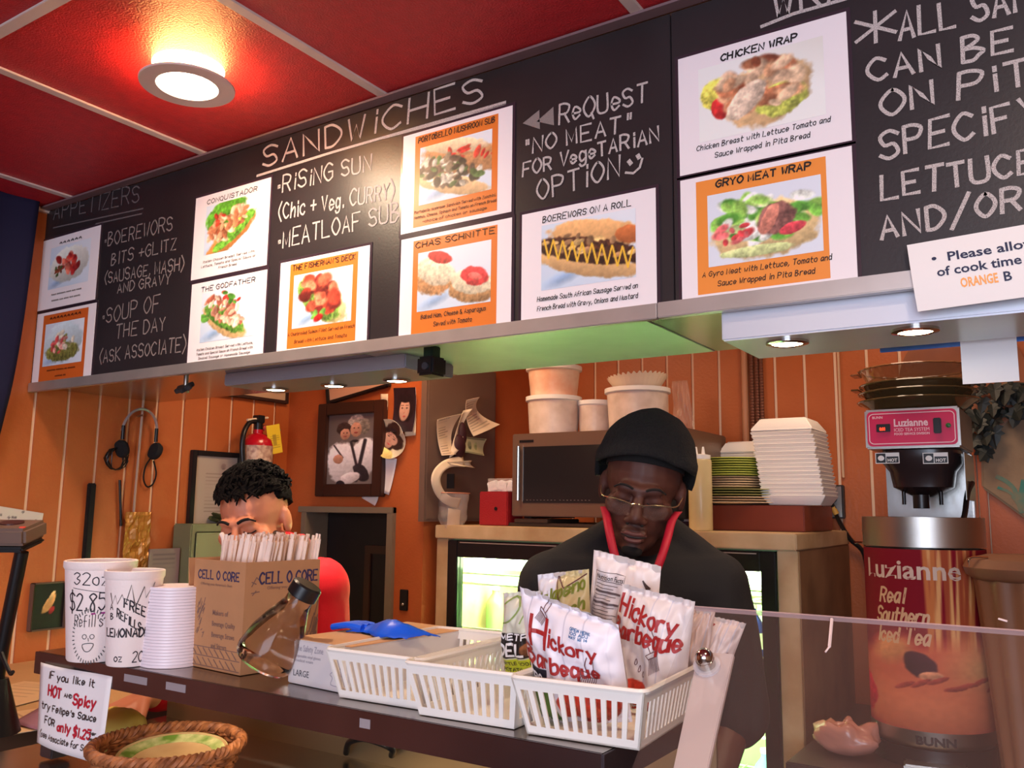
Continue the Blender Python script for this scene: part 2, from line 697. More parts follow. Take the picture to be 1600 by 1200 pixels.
M_CREAM = mat('worn_cream_laminate', (212, 184, 142), 0.5, rgb2=(176, 142, 100), mscale=6, bump=0.1)
M_FOAM = mat('white_foam', (240, 232, 222), 0.6, bump=0.1, bscale=200)
M_CARD = mat('kraft_cardboard', (186, 134, 92), 0.75, mott=0.07, mscale=20)
M_GLASS = mat('clear_glass', (255, 255, 255), 0.02, trans=1.0, ior=1.1)
M_DWOOD = mat('dark_wood', (62, 34, 24), 0.4, mott=0.3, mscale=5, stretch=(1, 12, 1))
M_RED = mat('red_plastic', (188, 20, 34), 0.35)
# ------------------------------------------------------------------ the setting
XL, YB, YP, XR, ZC = -2.57, 3.03, 2.35, 2.2, 2.334
BY = 1.35      # chalkboard plane
fl = MB().box(XL - .1, XR + .1, -2.6, YB + .1, -0.06, 0).build('floor', mat('floor_brown', (96, 70, 56), 0.5, mott=.2))
struct(fl)

ceil = sroot('ceiling')
struct(MB().box(XL - .1, XR + .1, -2.6, YB + .1, ZC + .02, ZC + .08).build('ceiling_deck', M_CEIL, ceil))
tile0 = None
gx = [-1.805 + 0.6 * k for k in range(-1, 7)]
xs = [XL] + [g for g in gx if XL + .05 < g < XR] + [XR]
ys = [YB - 0.0, 2.55, 1.95, 1.35, 0.75, 0.15, -0.45, -1.05, -1.65, -2.25, -2.6]
for i in range(len(xs) - 1):
    for j in range(len(ys) - 1):
        x0, x1, y0, y1 = xs[i], xs[i + 1], ys[j + 1], ys[j]
        w, h = x1 - x0 - .012, y1 - y0 - .012
        if tile0 is None or abs(w - .588) > .01 or abs(h - .588) > .01:
            t = MB().box(-w / 2, w / 2, -h / 2, h / 2, 0, .018).build('tile', M_CEIL, ceil)
            t.location = ((x0 + x1) / 2, (y0 + y1) / 2, ZC)
            if abs(w - .588) < .01 and abs(h - .588) < .01: tile0 = t
        else:
            inst(tile0, ceil, ((x0 + x1) / 2, (y0 + y1) / 2, ZC))
for x in xs[1:-1]:
    MB().box(x - .012, x + .012, -2.6, YB, ZC - .004, ZC + .001).build('grid_bar', M_BAR, ceil, bevel=.001)
for y in ys[1:-1]:
    MB().box(XL, XR, y - .012, y + .012, ZC - .0045, ZC + .0005).build('grid_bar', M_BAR, ceil, bevel=.001)
MB().box(XL, XR, BY - .03, BY - .004, ZC - .009, ZC - .004).build('grid_bar', mat('dark_angle', (120, 96, 100), .5), ceil)
MB().box(XL, XL + .014, -2.6, BY, ZC - .016, ZC - .004).build('grid_bar', M_BAR, ceil)

# left wall: cream backing in the grooves, painted planks proud of it
wl = sroot('wall_left')
MB().box(XL - .1, XL - .006, -2.6, YP + .7, 0, ZC + .02).build('backing', M_GROOVE, wl)
pw = 0.1016
pl = MB().box(-.006, 0, -(pw - .0095) / 2, (pw - .0095) / 2, 0, ZC).build('plank', M_ORANGE, wl, bevel=.0012)
y = 1.365 - pw * 3 + pw / 2
pl.location = (XL, y, 0)
while y + pw < YP - .02:
    y += pw
    inst(pl, wl, (XL, y, 0))
e0 = y + pw / 2 + .004
MB().box(XL - .006, XL, e0, YP, 0, ZC).build('plank', M_ORANGE, wl)
e1 = 1.365 - pw * 3 - .004
MB().box(XL - .006, XL, -2.6, e1, 0, ZC).build('panel', M_ORANGE, wl)

# photo wall: a block that stands forward of the back wall; the doorway is in it
XRET = -1.885
wp = sroot('wall_inner')
DX0, DX1, DZ = -2.455, -2.03, 1.428
MB().box(XL, DX0, YP, YP + .09, 0, ZC).box(DX0, DX1, YP, YP + .09, DZ, ZC).box(DX1, XRET, YP, YP + .09, 0, ZC).build('panel', M_ORANGEP, wp)
MB().box(XL - .05, XRET - .022, YP + .60, YP + .66, 0, ZC).build('dark_back', mat('closet_dark', (40, 26, 22), .8), wp)
wr = sroot('wall_return')
MB().box(XRET - .02, XRET, YP + .0905, YB, 1.39, ZC).build('panel', M_ORANGEP, wr)
MB().box(XRET - .02, XRET + .0005, YP + .0905, YB, 0, 1.389).build('panel', mat('paint_glow_yellow', (206, 160, 24), .5, mott=.1), wr)  # orange-yellow paint with the cooler's greenish glow put into its colour
d1 = sroot('door_1')
mc = mat('grey_casing', (132, 118, 100), .5, mott=.1)
cs = .022
MB().box(DX0 - cs * .2, DX0 + cs, YP - .018, YP + .1, 0, DZ).build('casing', mc, d1, bevel=.002)
MB().box(DX1 - cs * .3, DX1 + cs, YP - .018, YP + .1, 0, DZ + cs).build('casing', mc, d1, bevel=.002)
MB().box(DX0 - cs, DX1 + cs * 1.0, YP - .019, YP + .1, DZ, DZ + cs).build('casing', mc, d1, bevel=.002)
MB().box(DX0 + .02, DX1 - .01, YP + .1, YP + .14, 0.01, DZ).build('door_leaf', mat('door_dark', (38, 30, 30), .45, mott=.2), d1, bevel=.002)
MB().box(DX0 + .22, DX1 - .03, YP + .092, YP + .1, 1.28, 1.31).box(DX0 + .22, DX0 + .25, YP + .092, YP + .1, .4, 1.28).build('frame_rail', mat('door_rail', (72, 48, 34), .5), d1, bevel=.002)
lk = P(632, 935, 'Y', YP)
MB().box(lk.x - .018, lk.x + .018, YP - .006, YP, lk.z - .04, lk.z + .03).build('latch_plate', M_BLACK, d1, bevel=.002)
MB().ball((lk.x, YP - .008, lk.z - .02), .006).build('latch_screw', M_STEEL, d1, smooth=True)

# back wall of planks
wb = sroot('wall_back')
MB().box(XRET - .02, XR + .1, YB + .006, YB + .1, 0, ZC + .02).build('backing', M_GROOVE, wb)
x = -1.582 - pw * 3 + pw / 2
pb = MB().box(-(pw - .0095) / 2, (pw - .0095) / 2, 0, .006, 0, ZC).build('plank', M_ORANGE, wb, bevel=.0012)
pb.location = (x, YB, 0)
while x + pw < -.27:
    x += pw
    inst(pb, wb, (x, YB, 0))
MB().box(-.285, -.262, YB - .012, YB + .006, 0, ZC).build('trim_strip', M_ORANGEP, wb, bevel=.003)
MB().box(-.258, -.236, YB - .014, YB + .006, 0, ZC).build('trim_strip', M_ORANGEP, wb, bevel=.003)
MB().box(-.233, XR, YB, YB + .006, 0, ZC).build('panel', M_ORANGEP, wb)

wri = MB().box(XR, XR + .1, -2.6, YB + .1, 0, ZC + .02).build('wall_right', mat('wall_plain', (196, 150, 110), .7))
struct(wri)
wf = sroot('wall_front')
mw = MATS['wall_plain']
MB().box(XL - .1, -1.1, -2.7, -2.6, 0, ZC + .02).build('panel', mw, wf)
MB().box(1.9, XR + .1, -2.7, -2.6, 0, ZC + .02).build('panel', mw, wf)
MB().box(-1.1, 1.9, -2.7, -2.6, 0, .55).build('panel', mw, wf)
MB().box(-1.1, 1.9, -2.7, -2.6, 2.25, ZC + .02).build('panel', mw, wf)

# ------------------------------------------------------------------ soffit with the menu board
so = sroot('trim_soffit')
SX1 = 1.4
SYB = 1.77
MB().box(XL + .001, SX1, BY + .012, SYB, 1.80, ZC).build('soffit_body', M_ORANGEP, so)
MB().box(XL + .001, -1.326, BY + .004, SYB + .004, 1.789, 1.80).build('underside_sheet', M_STEEL, so, bevel=.001)
MB().box(-1.324, -.636, BY + .004, SYB + .004, 1.789, 1.80).build('green_lit_sheet', mat('steel_green_reflection', (200, 210, 200), .38, .75, mott=.14, mscale=7, bump=.05), so, bevel=.001)  # green cast of the cooler light put into the metal's colour
MB().box(-.634, SX1, BY + .004, SYB + .004, 1.790, 1.80).build('underside_sheet', M_STEEL, so, bevel=.001)

mbd = thing('menu_board', (XL, BY, 1.79), 'long black chalkboard menu above the counter, chalk lists and taped posters on it', 'menu board')
F0 = BY - .002
MB().box(XL + .002, -.553, BY - .002, BY + .011, 1.80, ZC - .010).build('board_panel', M_BOARD, mbd, world=True, bevel=.001)
MB().box(-.551, SX1, BY - .002, BY + .011, 1.80, ZC - .010).build('board_panel', M_BOARD, mbd, world=True, bevel=.001)
MB().box(XL + .002, -.581, BY - .012, BY + .004, 1.772, 1.799).build('ledge_strip', M_ALU, mbd, world=True, bevel=.0015)
MB().box(-.579, SX1, BY - .014, BY + .004, 1.772, 1.799).build('ledge_strip', M_ALU, mbd, world=True, bevel=.0015)

mchalk = bpy.data.materials.new('chalk')
mchalk.use_nodes = True
nt = mchalk.node_tree
b = nt.nodes['Principled BSDF']
b.inputs['Roughness'].default_value = .9
tc = nt.nodes.new('ShaderNodeTexCoord')
n = nt.nodes.new('ShaderNodeTexNoise')
n.inputs['Scale'].default_value = 700
n.inputs['Detail'].default_value = 2
r = nt.nodes.new('ShaderNodeValToRGB')
r.color_ramp.elements[0].position = .30
r.color_ramp.elements[1].position = .56
r.color_ramp.elements[0].color = lin((112, 102, 102)) + (1,)
r.color_ramp.elements[1].color = lin((200, 190, 188)) + (1,)
nt.links.new(tc.outputs['Object'], n.inputs['Vector'])
nt.links.new(n.outputs['Fac'], r.inputs[0])
nt.links.new(r.outputs[0], b.inputs['Base Color'])
mchalk2 = mchalk.copy()
mchalk2.name = 'faint_chalk'
rr = [q for q in mchalk2.node_tree.nodes if q.type == 'VALTORGB'][0]
rr.color_ramp.elements[1].color = lin((112, 100, 102)) + (1,)
rr.color_ramp.elements[0].color = lin((50, 44, 47)) + (1,)
mchalk3 = mchalk.copy()
mchalk3.name = 'medium_chalk'
rr = [q for q in mchalk3.node_tree.nodes if q.type == 'VALTORGB'][0]
rr.color_ramp.elements[1].color = lin((138, 126, 124)) + (1,)


def bmap(u, v):
    return Vector((u, F0 - .0008, v))


def chalk(text, a, b, cap, w=.0042, name='chalk_lettering', m=None, jit=.07):
    p, q = P(a[0], a[1], 'Y', F0), P(b[0], b[1], 'Y', F0)
    top = P(a[0], a[1] - cap, 'Y', F0)
    mb = MB()
    W = q.x - p.x
    write(mb, text, p.x, p.z, (top.z - p.z) * .84, bmap, w=w, width=W, jit=jit, slope=(q.z - p.z) / W)
    return mb.build(name, m or mchalk, mbd, world=True)


def chalk_line(pts, w=.004, m=None, name='chalk_underline'):
    mb = MB()
    q = [P(x, y, 'Y', F0) for x, y in pts]
    ribbon(mb, [(p.x, p.z) for p in q], w, bmap)
    return mb.build(name, m or mchalk, mbd, world=True)


chalk('APPETIZERS', (84, 343), (217, 316), 28, m=mchalk2)
chalk_line([(84, 356), (224, 326)], m=mchalk2)
chalk_line([(150, 350), (222, 334)], m=mchalk2)
for t, a, b, c in [('\u2022BOEREWORS', (162, 386), (269, 360), 24), ('BITS +GLITZ', (174, 415), (275, 389), 21),
                   ('(SAUSAGE, MASH)', (164, 443), (287, 421), 20), ('AND GRAVY', (184, 458), (266, 443), 17),
                   ('\u2022SOUP OF', (158, 507), (249, 486), 28), ('THE DAY', (181, 529), (258, 515), 24),
                   ('(ASK ASSOCIATE)', (156, 567), (290, 548), 23)]:
    chalk(t, a, b, c, w=.0040, m=mchalk3)
chalk('SANDWiCHES', (411, 262), (754, 158), 38, w=.0058)
chalk_line([(402, 275), (520, 238), (790, 160)], w=.006)
chalk_line([(600, 216), (790, 165)], w=.004)
chalk('\u2022RiSiNG SUN', (432, 303), (580, 265), 29)
chalk('(Chic + Veg. CURRY)', (436, 343), (616, 309), 27)
chalk('\u2022MEATLOAF SUB', (433, 389), (624, 344), 30)
for k in range(2):
    mb = MB()
    xx = 817 + k * 22
    pts = [P(xx, 193 - k * 3, 'Y', F0), P(xx + 26, 172 - k * 5, 'Y', F0), P(xx + 27, 202 - k * 6, 'Y', F0)]
    mb.add([bmap(p.x, p.z) for p in pts], [(0, 2, 1)])
    mb.build('chalk_arrow', mchalk3, mbd, world=True)
chalk('ReQUeST', (874, 194), (1011, 158), 34)
chalk('"NO MEAT"', (820, 242), (985, 204), 28)
chalk('FOR VegeTARiAN', (817, 276), (1030, 220), 25)
chalk('OPTiON', (841, 313), (968, 276), 38)
chalk_line([(983, 252), (986, 256)], w=.008)
chalk_line([(997, 243), (999, 247)], w=.008)
chalk_line([(978, 270), (990, 271), (1000, 262), (1004, 248)], w=.0045)
chalk('WRAPS', (1209, 28), (1420, -30), 48, w=.0058)
chalk_line([(1190, 42), (1240, 22), (1345, -8)], w=.006)
chalk('*', (1338, 74), (1400, 58), 56, w=.0058)
chalk('ALL SANDWICHES', (1406, 62), (1860, -48), 50, w=.0058)
chalk('CAN BE', (1359, 128), (1582, 80), 42, w=.0058)
chalk('ON PiTA', (1378, 182), (1660, 118), 43, w=.0058)
chalk('SPECiFY', (1376, 250), (1622, 190), 48, w=.0058)
chalk('LETTUCE', (1378, 312), (1618, 268), 42, w=.0058)
chalk('AND/OR', (1378, 374), (1594, 328), 42, w=.0058)


# ------------------------------------------------------------------ posters
def food_art(kind, w=110, h=92):
    s = kind * 13 + 5
    p = Paint(w, h, (196, 214, 236), s, xr=1.22)
    p.grad((236, 240, 246), 0, 0, 1.0, 1.0, .8)
    p.ell(.3, .15, .35, .12, 20, (150, 178, 214), edge=.8, tex=.05)
    br = (222, 182, 128)
    p.X = (p.X - .60) / 1.22 + .60
    p.Y = (p.Y - .50) / 1.14 + .48
    if kind in (1,):          # shrimp plate
        p.ell(.6, .5, .5, .38, 10, (214, 214, 206), edge=.1, tex=.05)
        p.scatter(.6, .52, .16, .34, 70, 26, .09, [(190, 60, 50), (216, 110, 90), (160, 40, 40)])
        p.scatter(.35, .4, .1, .1, 0, 10, .06, [(70, 90, 50), (120, 60, 40)])
    elif kind == 2:
        p.ell(.6, .5, .52, .42, 10, (190, 206, 214), edge=.1, tex=.05)
        p.ell(.6, .3, .45, .2, 0, (120, 120, 60), tex=.5)
        p.scatter(.6, .5, .3, .2, 30, 26, .09, [(206, 80, 80), (226, 150, 140), (220, 210, 190), (120, 120, 70)])
    elif kind == 3:           # conquistador
        p.ell(.5, .72, .42, .26, 25, (92, 160, 50), tex=.4)
        p.ell(.62, .3, .55, .2, 35, (190, 128, 70), tex=.15)
        p.ell(.68, .36, .5, .13, 38, (110, 176, 60), tex=.5)
        p.scatter(.55, .52, .42, .2, 35, 70, .09, [(216, 170, 130), (190, 120, 84), (232, 200, 168), (150, 84, 56)], asp=.5)
        p.scatter(.35, .62, .15, .1, 35, 4, .09, [(206, 70, 50)])
    elif kind == 4:           # godfather
        p.ell(.55, .35, .52, .2, -35, br, tex=.15)
        p.ell(.55, .42, .48, .17, -35, (96, 146, 56), tex=.5)
        p.scatter(.55, .56, .42, .17, -35, 60, .09, [(222, 176, 150), (206, 140, 116), (236, 206, 182), (170, 96, 76)], asp=.5)
        p.scatter(.7, .75, .25, .06, -30, 8, .07, [(206, 60, 50), (80, 140, 50)])
        p.scatter(.15, .5, .1, .08, 0, 6, .07, [(90, 150, 60)])
    elif kind == 5:           # fisherman's deck
        p.ell(.62, .45, .55, .27, -45, (214, 190, 140), tex=.12)
        p.ell(.56, .46, .5, .24, -45, (120, 160, 70), tex=.5)
        p.scatter(.55, .55, .36, .24, -45, 34, .12, [(206, 96, 70), (180, 66, 48), (226, 130, 96), (120, 40, 36)], asp=.75)
        p.scatter(.6, .2, .15, .05, 0, 5, .08, [(200, 40, 40), (110, 170, 70)])
    elif kind == 6:           # portobello
        p.ell(.7, .62, .62, .26, -18, (190, 140, 96), tex=.2)
        p.ell(.6, .82, .5, .12, -14, (236, 214, 176), tex=.1)
        p.scatter(.7, .68, .5, .07, -16, 10, .1, [(196, 50, 44), (210, 70, 54)], asp=.4)
        p.ell(.55, .26, .6, .14, -22, (220, 186, 140), tex=.1)
        p.scatter(.5, .46, .5, .2, -20, 90, .075, [(214, 212, 198), (96, 80, 66), (150, 134, 110), (66, 60, 50), (92, 120, 70), (200, 196, 180)], asp=.6)
    elif kind == 7:           # two open halves
        p.ell(.32, .52, .34, .27, -30, (206, 150, 100), tex=.3)
        p.ell(.36, .6, .32, .2, -30, (232, 216, 186), tex=.2)
        p.ell(.42, .8, .19, .09, -25, (214, 56, 50), tex=.3)
        p.ell(.86, .28, .36, .22, -15, (186, 140, 92), tex=.3)
        p.ell(.86, .36, .32, .18, -18, (228, 214, 182), tex=.2)
        p.ell(.9, .44, .2, .14, -25, (218, 60, 62), tex=.3)
        p.ell(.9, .44, .1, .05, -25, (236, 110, 100), tex=.3)
    elif kind == 8:           # boerewors roll
        p.ell(.7, .68, .56, .2, -14, (222, 170, 112), tex=.1)
        p.ell(1.05, .6, .16, .12, -20, (196, 110, 60), tex=.1)
        p.ell(.62, .3, .62, .16, -20, (216, 172, 118), tex=.1)
        p.ell(.62, .48, .66, .17, -19, (66, 36, 26), tex=.6)
        p.scatter(.62, .54, .5, .12, -19, 30, .06, [(206, 170, 110), (92, 52, 34), (160, 120, 84)])
        for k in range(9):
            x0 = .14 + k * .105
            yy = .66 - k * .035
            p.line(x0, yy + .06, x0 + .05, yy - .2, .014, (240, 190, 60))
            p.line(x0 + .05, yy - .2, x0 + .1, yy + .04, .012, (240, 190, 60))
    elif kind == 9:           # chicken wrap
        p.a[:] = (240, 240, 238)
        p.grad((222, 216, 206), .9, .5, 1.2, .9, .7)
        p.ell(.66, .45, .42, .36, 50, (216, 176, 128), tex=.15)
        p.ell(.3, .55, .18, .22, 20, (216, 206, 90), tex=.4)
        p.ell(.78, .34, .22, .2, 40, (190, 196, 90), tex=.4)
        p.ell(.28, .38, .07, .14, 10, (206, 50, 50), tex=.3)
        p.scatter(.6, .55, .3, .3, 50, 46, .11, [(216, 160, 120), (190, 120, 84), (232, 196, 160), (150, 80, 54), (222, 184, 150)], asp=.6)
        p.ell(.5, .42, .26, .12, 55, (226, 200, 176), tex=.3)
    elif kind == 10:          # gyro wrap
        p.a[:] = (222, 228, 240)
        p.ell(.62, .4, .52, .36, 0, (228, 196, 140), tex=.15)
        p.scatter(.62, .55, .46, .26, 0, 70, .1, [(120, 184, 70), (150, 200, 90), (86, 150, 54), (232, 236, 226), (206, 226, 150)], asp=.6)
        p.scatter(.32, .42, .16, .12, 0, 10, .08, [(206, 66, 70), (226, 110, 110)])
        p.ell(.72, .5, .2, .17, 60, (140, 92, 84), tex=.4)
        p.ell(.66, .5, .07, .19, -20, (206, 130, 110), tex=.3)
        p.ell(.86, .36, .13, .07, 20, (206, 70, 80), tex=.3)
        p.ell(.55, .16, .34, .07, 0, (206, 216, 150), tex=.3)
    return p


POST = [
    ('~~~~~~', [(68, 376), (157, 353), (149, 468), (59, 486)], None, ['~~~~ ~~~~~~~ ~~~~ ~~~ ~~~~', '~~~~~~ ~~~ ~~~~ ~~~ ~~~~~'], 'dim poster of a reddish starter, upper left corner of the chalkboard'),
    ('~~~~~~~~~', [(57, 491), (149, 474), (143, 592), (51, 604)], (206, 96, 34), ['~~~~~~~ ~~~~~~ ~~ ~~~~~~', '~~~~~~ ~~'], 'dim orange poster of a dip plate, lower left corner of the chalkboard'),
    ('CONQUISTADOR', [(305, 309), (423, 279), (417, 415), (300, 437)], None, ['Italian Chicken Breast Served with', 'Lettuce, Tomato and Special Sauce on', 'French Bread'], 'white menu poster titled CONQUISTADOR with a chicken sandwich'),
    ('THE GODFATHER', [(300, 444), (417, 422), (411, 559), (292, 574)], None, ['Italian Chicken Breast Served with Lettuce,', 'Tomato and Special Sauce on French Bread with', 'Smoked Sausage or Homemade Sausage'], 'white menu poster titled THE GODFATHER, directly under CONQUISTADOR'),
    ("THE FISHERMAN'S DECK", [(437, 411), (576, 384), (575, 536), (434, 553)], (222, 120, 44), ['A Charbroiled Salmon Fillet Served on French', 'Bread with Lettuce and Tomato'], "orange menu poster titled THE FISHERMAN'S DECK with salmon chunks"),
    ('PORTOBELLO MUSHROOM SUB', [(629, 212), (800, 167), (800, 331), (628, 366)], (222, 120, 44), ['Portobello Mushroom Sandwich Served with Zucchini,', 'Hummus, Cheese, Spinach and Tomato on French Bread', '-choice of chicken or sausage'], 'orange menu poster titled PORTOBELLO MUSHROOM SUB'),
    ('CHAS SCHNITTE', [(625, 375), (801, 340), (797, 510), (625, 531)], (222, 120, 44), ['Baked Ham, Cheese & Asparagus', 'Seved with Tomato'], 'orange menu poster titled CHAS SCHNITTE with two open halves'),
    ('BOEREWORS ON A ROLL', [(815, 337), (1024, 292), (1027, 478), (815, 506)], None, ['Homemade South African Sausage Served on', 'French Bread with Gravy, Onions and Mustard'], 'white menu poster titled BOEREWORS ON A ROLL, mustard striped sausage'),
    ('CHICKEN WRAP', [(1060, 94), (1324, 16), (1329, 219), (1062, 276)], None, ['Chicken Breast with Lettuce Tomato and', 'Sauce Wrapped in Pita Bread'], 'big white menu poster titled CHICKEN WRAP at upper right'),
    ('GRYO MEAT WRAP', [(1063, 285), (1331, 225), (1340, 437), (1066, 473)], (236, 144, 62), ['A Gyro Meat with Lettuce, Tomato and', 'Sauce Wrapped in Pita Bread'], 'big orange bordered menu poster titled GRYO MEAT WRAP'),
]
M_LAM = mat('laminate_edge', (58, 44, 54), .25)
M_PAPERG = mat('glossy_paper', (240, 232, 236), 0.35)
POSC = {}
for i, (ti, cr, oc, cap, lab) in enumerate(POST):
    q = [P(x, y, 'Y', BY - .004) for x, y in cr]
    x0 = (q[0].x + q[3].x) / 2
    x1 = (q[1].x + q[2].x) / 2
    z1 = (q[0].z + q[1].z) / 2
    z0 = (q[2].z + q[3].z) / 2
    yb = BY - .0022
    t = thing('menu_poster', ((x0 + x1) / 2, yb, z0), lab, 'poster', 'menu posters on the chalkboard')
    e = .006
    MB().box(x0 - e, x1 + e, yb - .0012, yb, z0 - e, z1 + e).build('laminate', M_LAM, t, world=True)
    MB().box(x0, x1, yb - .002, yb - .0011, z0, z1).build('paper', M_PAPERG, t, world=True)
    W, H = x1 - x0, z1 - z0
    ys_ = yb - .0022
    if i < 8 and oc is None:
        ph = (x0 + .16 * W, x0 + .86 * W, z0 + .27 * H, z0 + .86 * H)
    else:
        ph = (x0 + .17 * W, x0 + .83 * W, z0 + .25 * H, z0 + .83 * H)
    if i == 8: ph = (x0 + .13 * W, x0 + .87 * W, z0 + .24 * H, z0 + .86 * H)
    if oc:
        m_ = mat('poster_orange_%d%d' % oc[:2], oc, .4)
        bx = (.12, .88) if i not in (9,) else (.1, .86)
        MB().add([Vector((x0 + bx[0] * W, ys_, z0 + .04 * H)), Vector((x0 + bx[1] * W, ys_, z0 + .04 * H)), Vector((x0 + bx[1] * W, ys_, z0 + .96 * H)), Vector((x0 + bx[0] * W, ys_, z0 + .96 * H))], [(0, 1, 2, 3)]).build('colour_border', m_, t, world=True)
    art = food_art(i + 1, 128, int(128 * (ph[3] - ph[2]) / (ph[1] - ph[0])))
    print_sheet('photo_print', art, lambda u, v: Vector((ph[0] + (ph[1] - ph[0]) * u, ys_ - .0003, ph[2] + (ph[3] - ph[2]) * v)), t)
    mb = MB()
    fm = lambda u, v: Vector((u, ys_ - .0008, v))
    tw = min(.74, .047 * len(ti) + .1) * W
    if i in (4, 5): tw = .70 * W
    if i == 7: tw = .66 * W
    if i == 8: tw = .45 * W
    if i == 9: tw = .55 * W
    cx = (x0 + x1) / 2
    write(mb, ti, cx - tw / 2, z0 + (.885 if oc or i < 8 else .88) * H - .0, .055 * H, fm, w=.0018 if i < 8 else .0028, width=tw, jit=.06, slant=.1)
    mb.build('title', M_INK, t, world=True)
    mb = MB()
    nl = len(cap)
    for k, l in enumerate(cap):
        lw = min(.74, .020 * len(l)) * W
        if i >= 8: lw = min(.78, .0205 * len(l)) * W
        hh = .036 * H if nl == 2 else .028 * H
        if i >= 6: hh = .042 * H
        write(mb, l, cx - lw / 2, z0 + (.175 - (.085 if nl < 3 else .052) * k) * H, hh, fm, w=.0009 if i < 6 else .0013, width=lw, jit=.05, slant=.15)
    mb.build('caption', M_INK, t, world=True)
# ------------------------------------------------------------------ ceiling light
lc = P(293, 133, 'Z', ZC - .042)
t = thing('ceiling_light', (lc.x, lc.y, ZC), 'round glowing ceiling light with flat white ring on the red ceiling', 'ceiling light')
mring = mat('light_ring', (206, 186, 178), .5)
mlens = mat('lamp_lens', (255, 236, 210), .5, emit=(255, 226, 190), estr=14)
R0 = .092
MB().lathe([(R0, 0), (R0 + .001, .004), (.066, .010), (.060, .006), (.060, 0)], (0, 0, -.046), 48, closed=True).build('ring', mring, t, smooth=True)
MB().lathe([(.0605, 0), (.0605, .004), (.02, .0045), (0.001, .0045)][::1], (0, 0, -.044), 40).build('lens', mlens, t, smooth=True)
MB().lathe([(.066, 0), (.070, .030)], (0, 0, -.034), 32).build('lamp_holder', mat('bulb_glow', (255, 220, 180), .5, emit=(255, 190, 110), estr=34), t, smooth=True)
area('ceiling_light_lamp', (lc.x, lc.y, ZC - .052), (lc.x, lc.y, 0), .12, 6.0, (1.0, .76, .52), shape='DISK')

# ------------------------------------------------------------------ light bars under the soffit
M_BARL = mat('light_bar_grey', (150, 146, 156), .35, .3)
M_BARW = mat('light_bar_white', (216, 220, 232), .3, .2)
M_LED = mat('puck_lamp', (255, 240, 214), .5, emit=(255, 226, 180), estr=30)
M_CHROME = mat('chrome', (190, 186, 180), .12, 1.0)


def light_bar(x0, x1, y0, y1, z0, pucks, label, m, cx):
    t = thing('light_bar', ((x0 + x1) / 2, y0, z0), label, 'light fixture', 'slim light bars under the chalkboard')
    MB().box(x0, x1, y0, y1, z0, 1.789).build('housing', m, t, world=True, bevel=.003)
    for p in pucks:
        q = P(p[0], p[1], 'Z', z0)
        c = (q.x, q.y, z0 - .004)
        r_ = MB().lathe([(.034, .0045), (.034, 0), (.026, -.002), (.024, .0035)], c, 28, closed=True).build('puck_rim', M_CHROME, t, world=True, smooth=True)
        MB().lathe([(.0238, .0), (.0238, .0035)], c, 28).build('puck_lens', M_LED, t, world=True, smooth=True)
        l = bpy.data.lights.new('puck_light', 'SPOT')
        l.energy = 3.2
        l.color = (1.0, .80, .56)
        l.spot_size = 2.2
        l.spot_blend = .8
        l.shadow_soft_size = .02
        o = bpy.data.objects.new('puck_light', l)
        COL.objects.link(o)
        o.location = (q.x, q.y, z0 - .012)


light_bar(-1.845, -1.235, 1.46, 1.64, 1.757, [(431, 607), (522, 601), (620, 593)], 'grey light bar with three small round lamps, at left under the board', M_BARL, 0)
light_bar(-.478, SX1 - .1, 1.365, 1.56, 1.727, [(1230, 534), (1430, 515)], 'pale light bar with two round lamps, at right under the board', M_BARW, 0)

# steel tray hanging deeper, daylight reflection painted blue on its lip, and two papers
a = P(1376, 521, 'Y', 1.6)
t = thing('metal_tray', (-.275, 1.6, 1.727), 'steel tray edge with painted blue daylight reflection, below the right light bar', 'tray')
MB().box(-.276, SX1 - .2, 1.6, 1.602, 1.727, 1.762).build('front_lip', mat('steel_daylight_blue', (92, 128, 196), .25, .6, mott=.3, mscale=14), t, world=True, bevel=.0008)
MB().box(-.276, SX1 - .2, 1.6, 1.76, 1.762, 1.764).build('tray_sheet', M_STEEL, t, world=True)
q0, q1 = P(1500, 532, 'Y', 1.595), P(1593, 595, 'Y', 1.595)
pp = MB()
pp.sheet(lambda u, v: (q0.x + (q1.x - q0.x) * u, 1.595 + .002 * math.sin(u * 3), q1.z + (q0.z + .002 - q1.z) * v), 8, 8, .0006)
tag(pp.build('blank_note', M_PAPER, None, world=True, loc=(q0.x, 1.595, q1.z)), 'blank white paper hanging below the metal tray', 'paper')

# the "please allow" notice
t = thing('paper_notice', tuple(P(1434, 487, 'Y', BY - .016)), 'white paper notice with bold print taped over the lower right board edge', 'notice')
Yn = BY - .018
c0, c1, c3 = P(1434, 487, 'Y', Yn), P(1417, 383, 'Y', Yn), P(1600, 351, 'Y', Yn)
ux = Vector((c3.x - c1.x, 0, c3.z - c1.z)).normalized()
uz = Vector((c1.x - c0.x, 0, c1.z - c0.z))
Hn = uz.length
uz.normalize()
fm = lambda u, v: c0 + ux * u + uz * v + Vector((0, -.0006 - .004 * math.sin(max(v, 0) / Hn * PI) , 0))
MB().sheet(lambda u, v: fm(u * .28, v * Hn) + Vector((0, .0006, 0)), 24, 10, .0006).build('sheet', M_PAPER, t, world=True)
mb = MB()
ZZ = Hn / 112.0
typeset(mb, '\u2022  Please allow', .029, Hn - .034, .0185, fm, width=.130, bold=.02)
typeset(mb, 'of cook time', .033, Hn - .0545, .0185, fm, width=.104, bold=.02)
mb.build('bold_print', mat('navy_ink', (34, 40, 74), .6), t, world=True)
mb = MB()
typeset(mb, 'B', .113, Hn - .075, .0185, fm, bold=.02)
mb.build('bold_print', MATS['navy_ink'], t, world=True)
mb = MB()
typeset(mb, 'ORANGE', .060, Hn - .075, .0185, fm, width=.046, bold=.03)
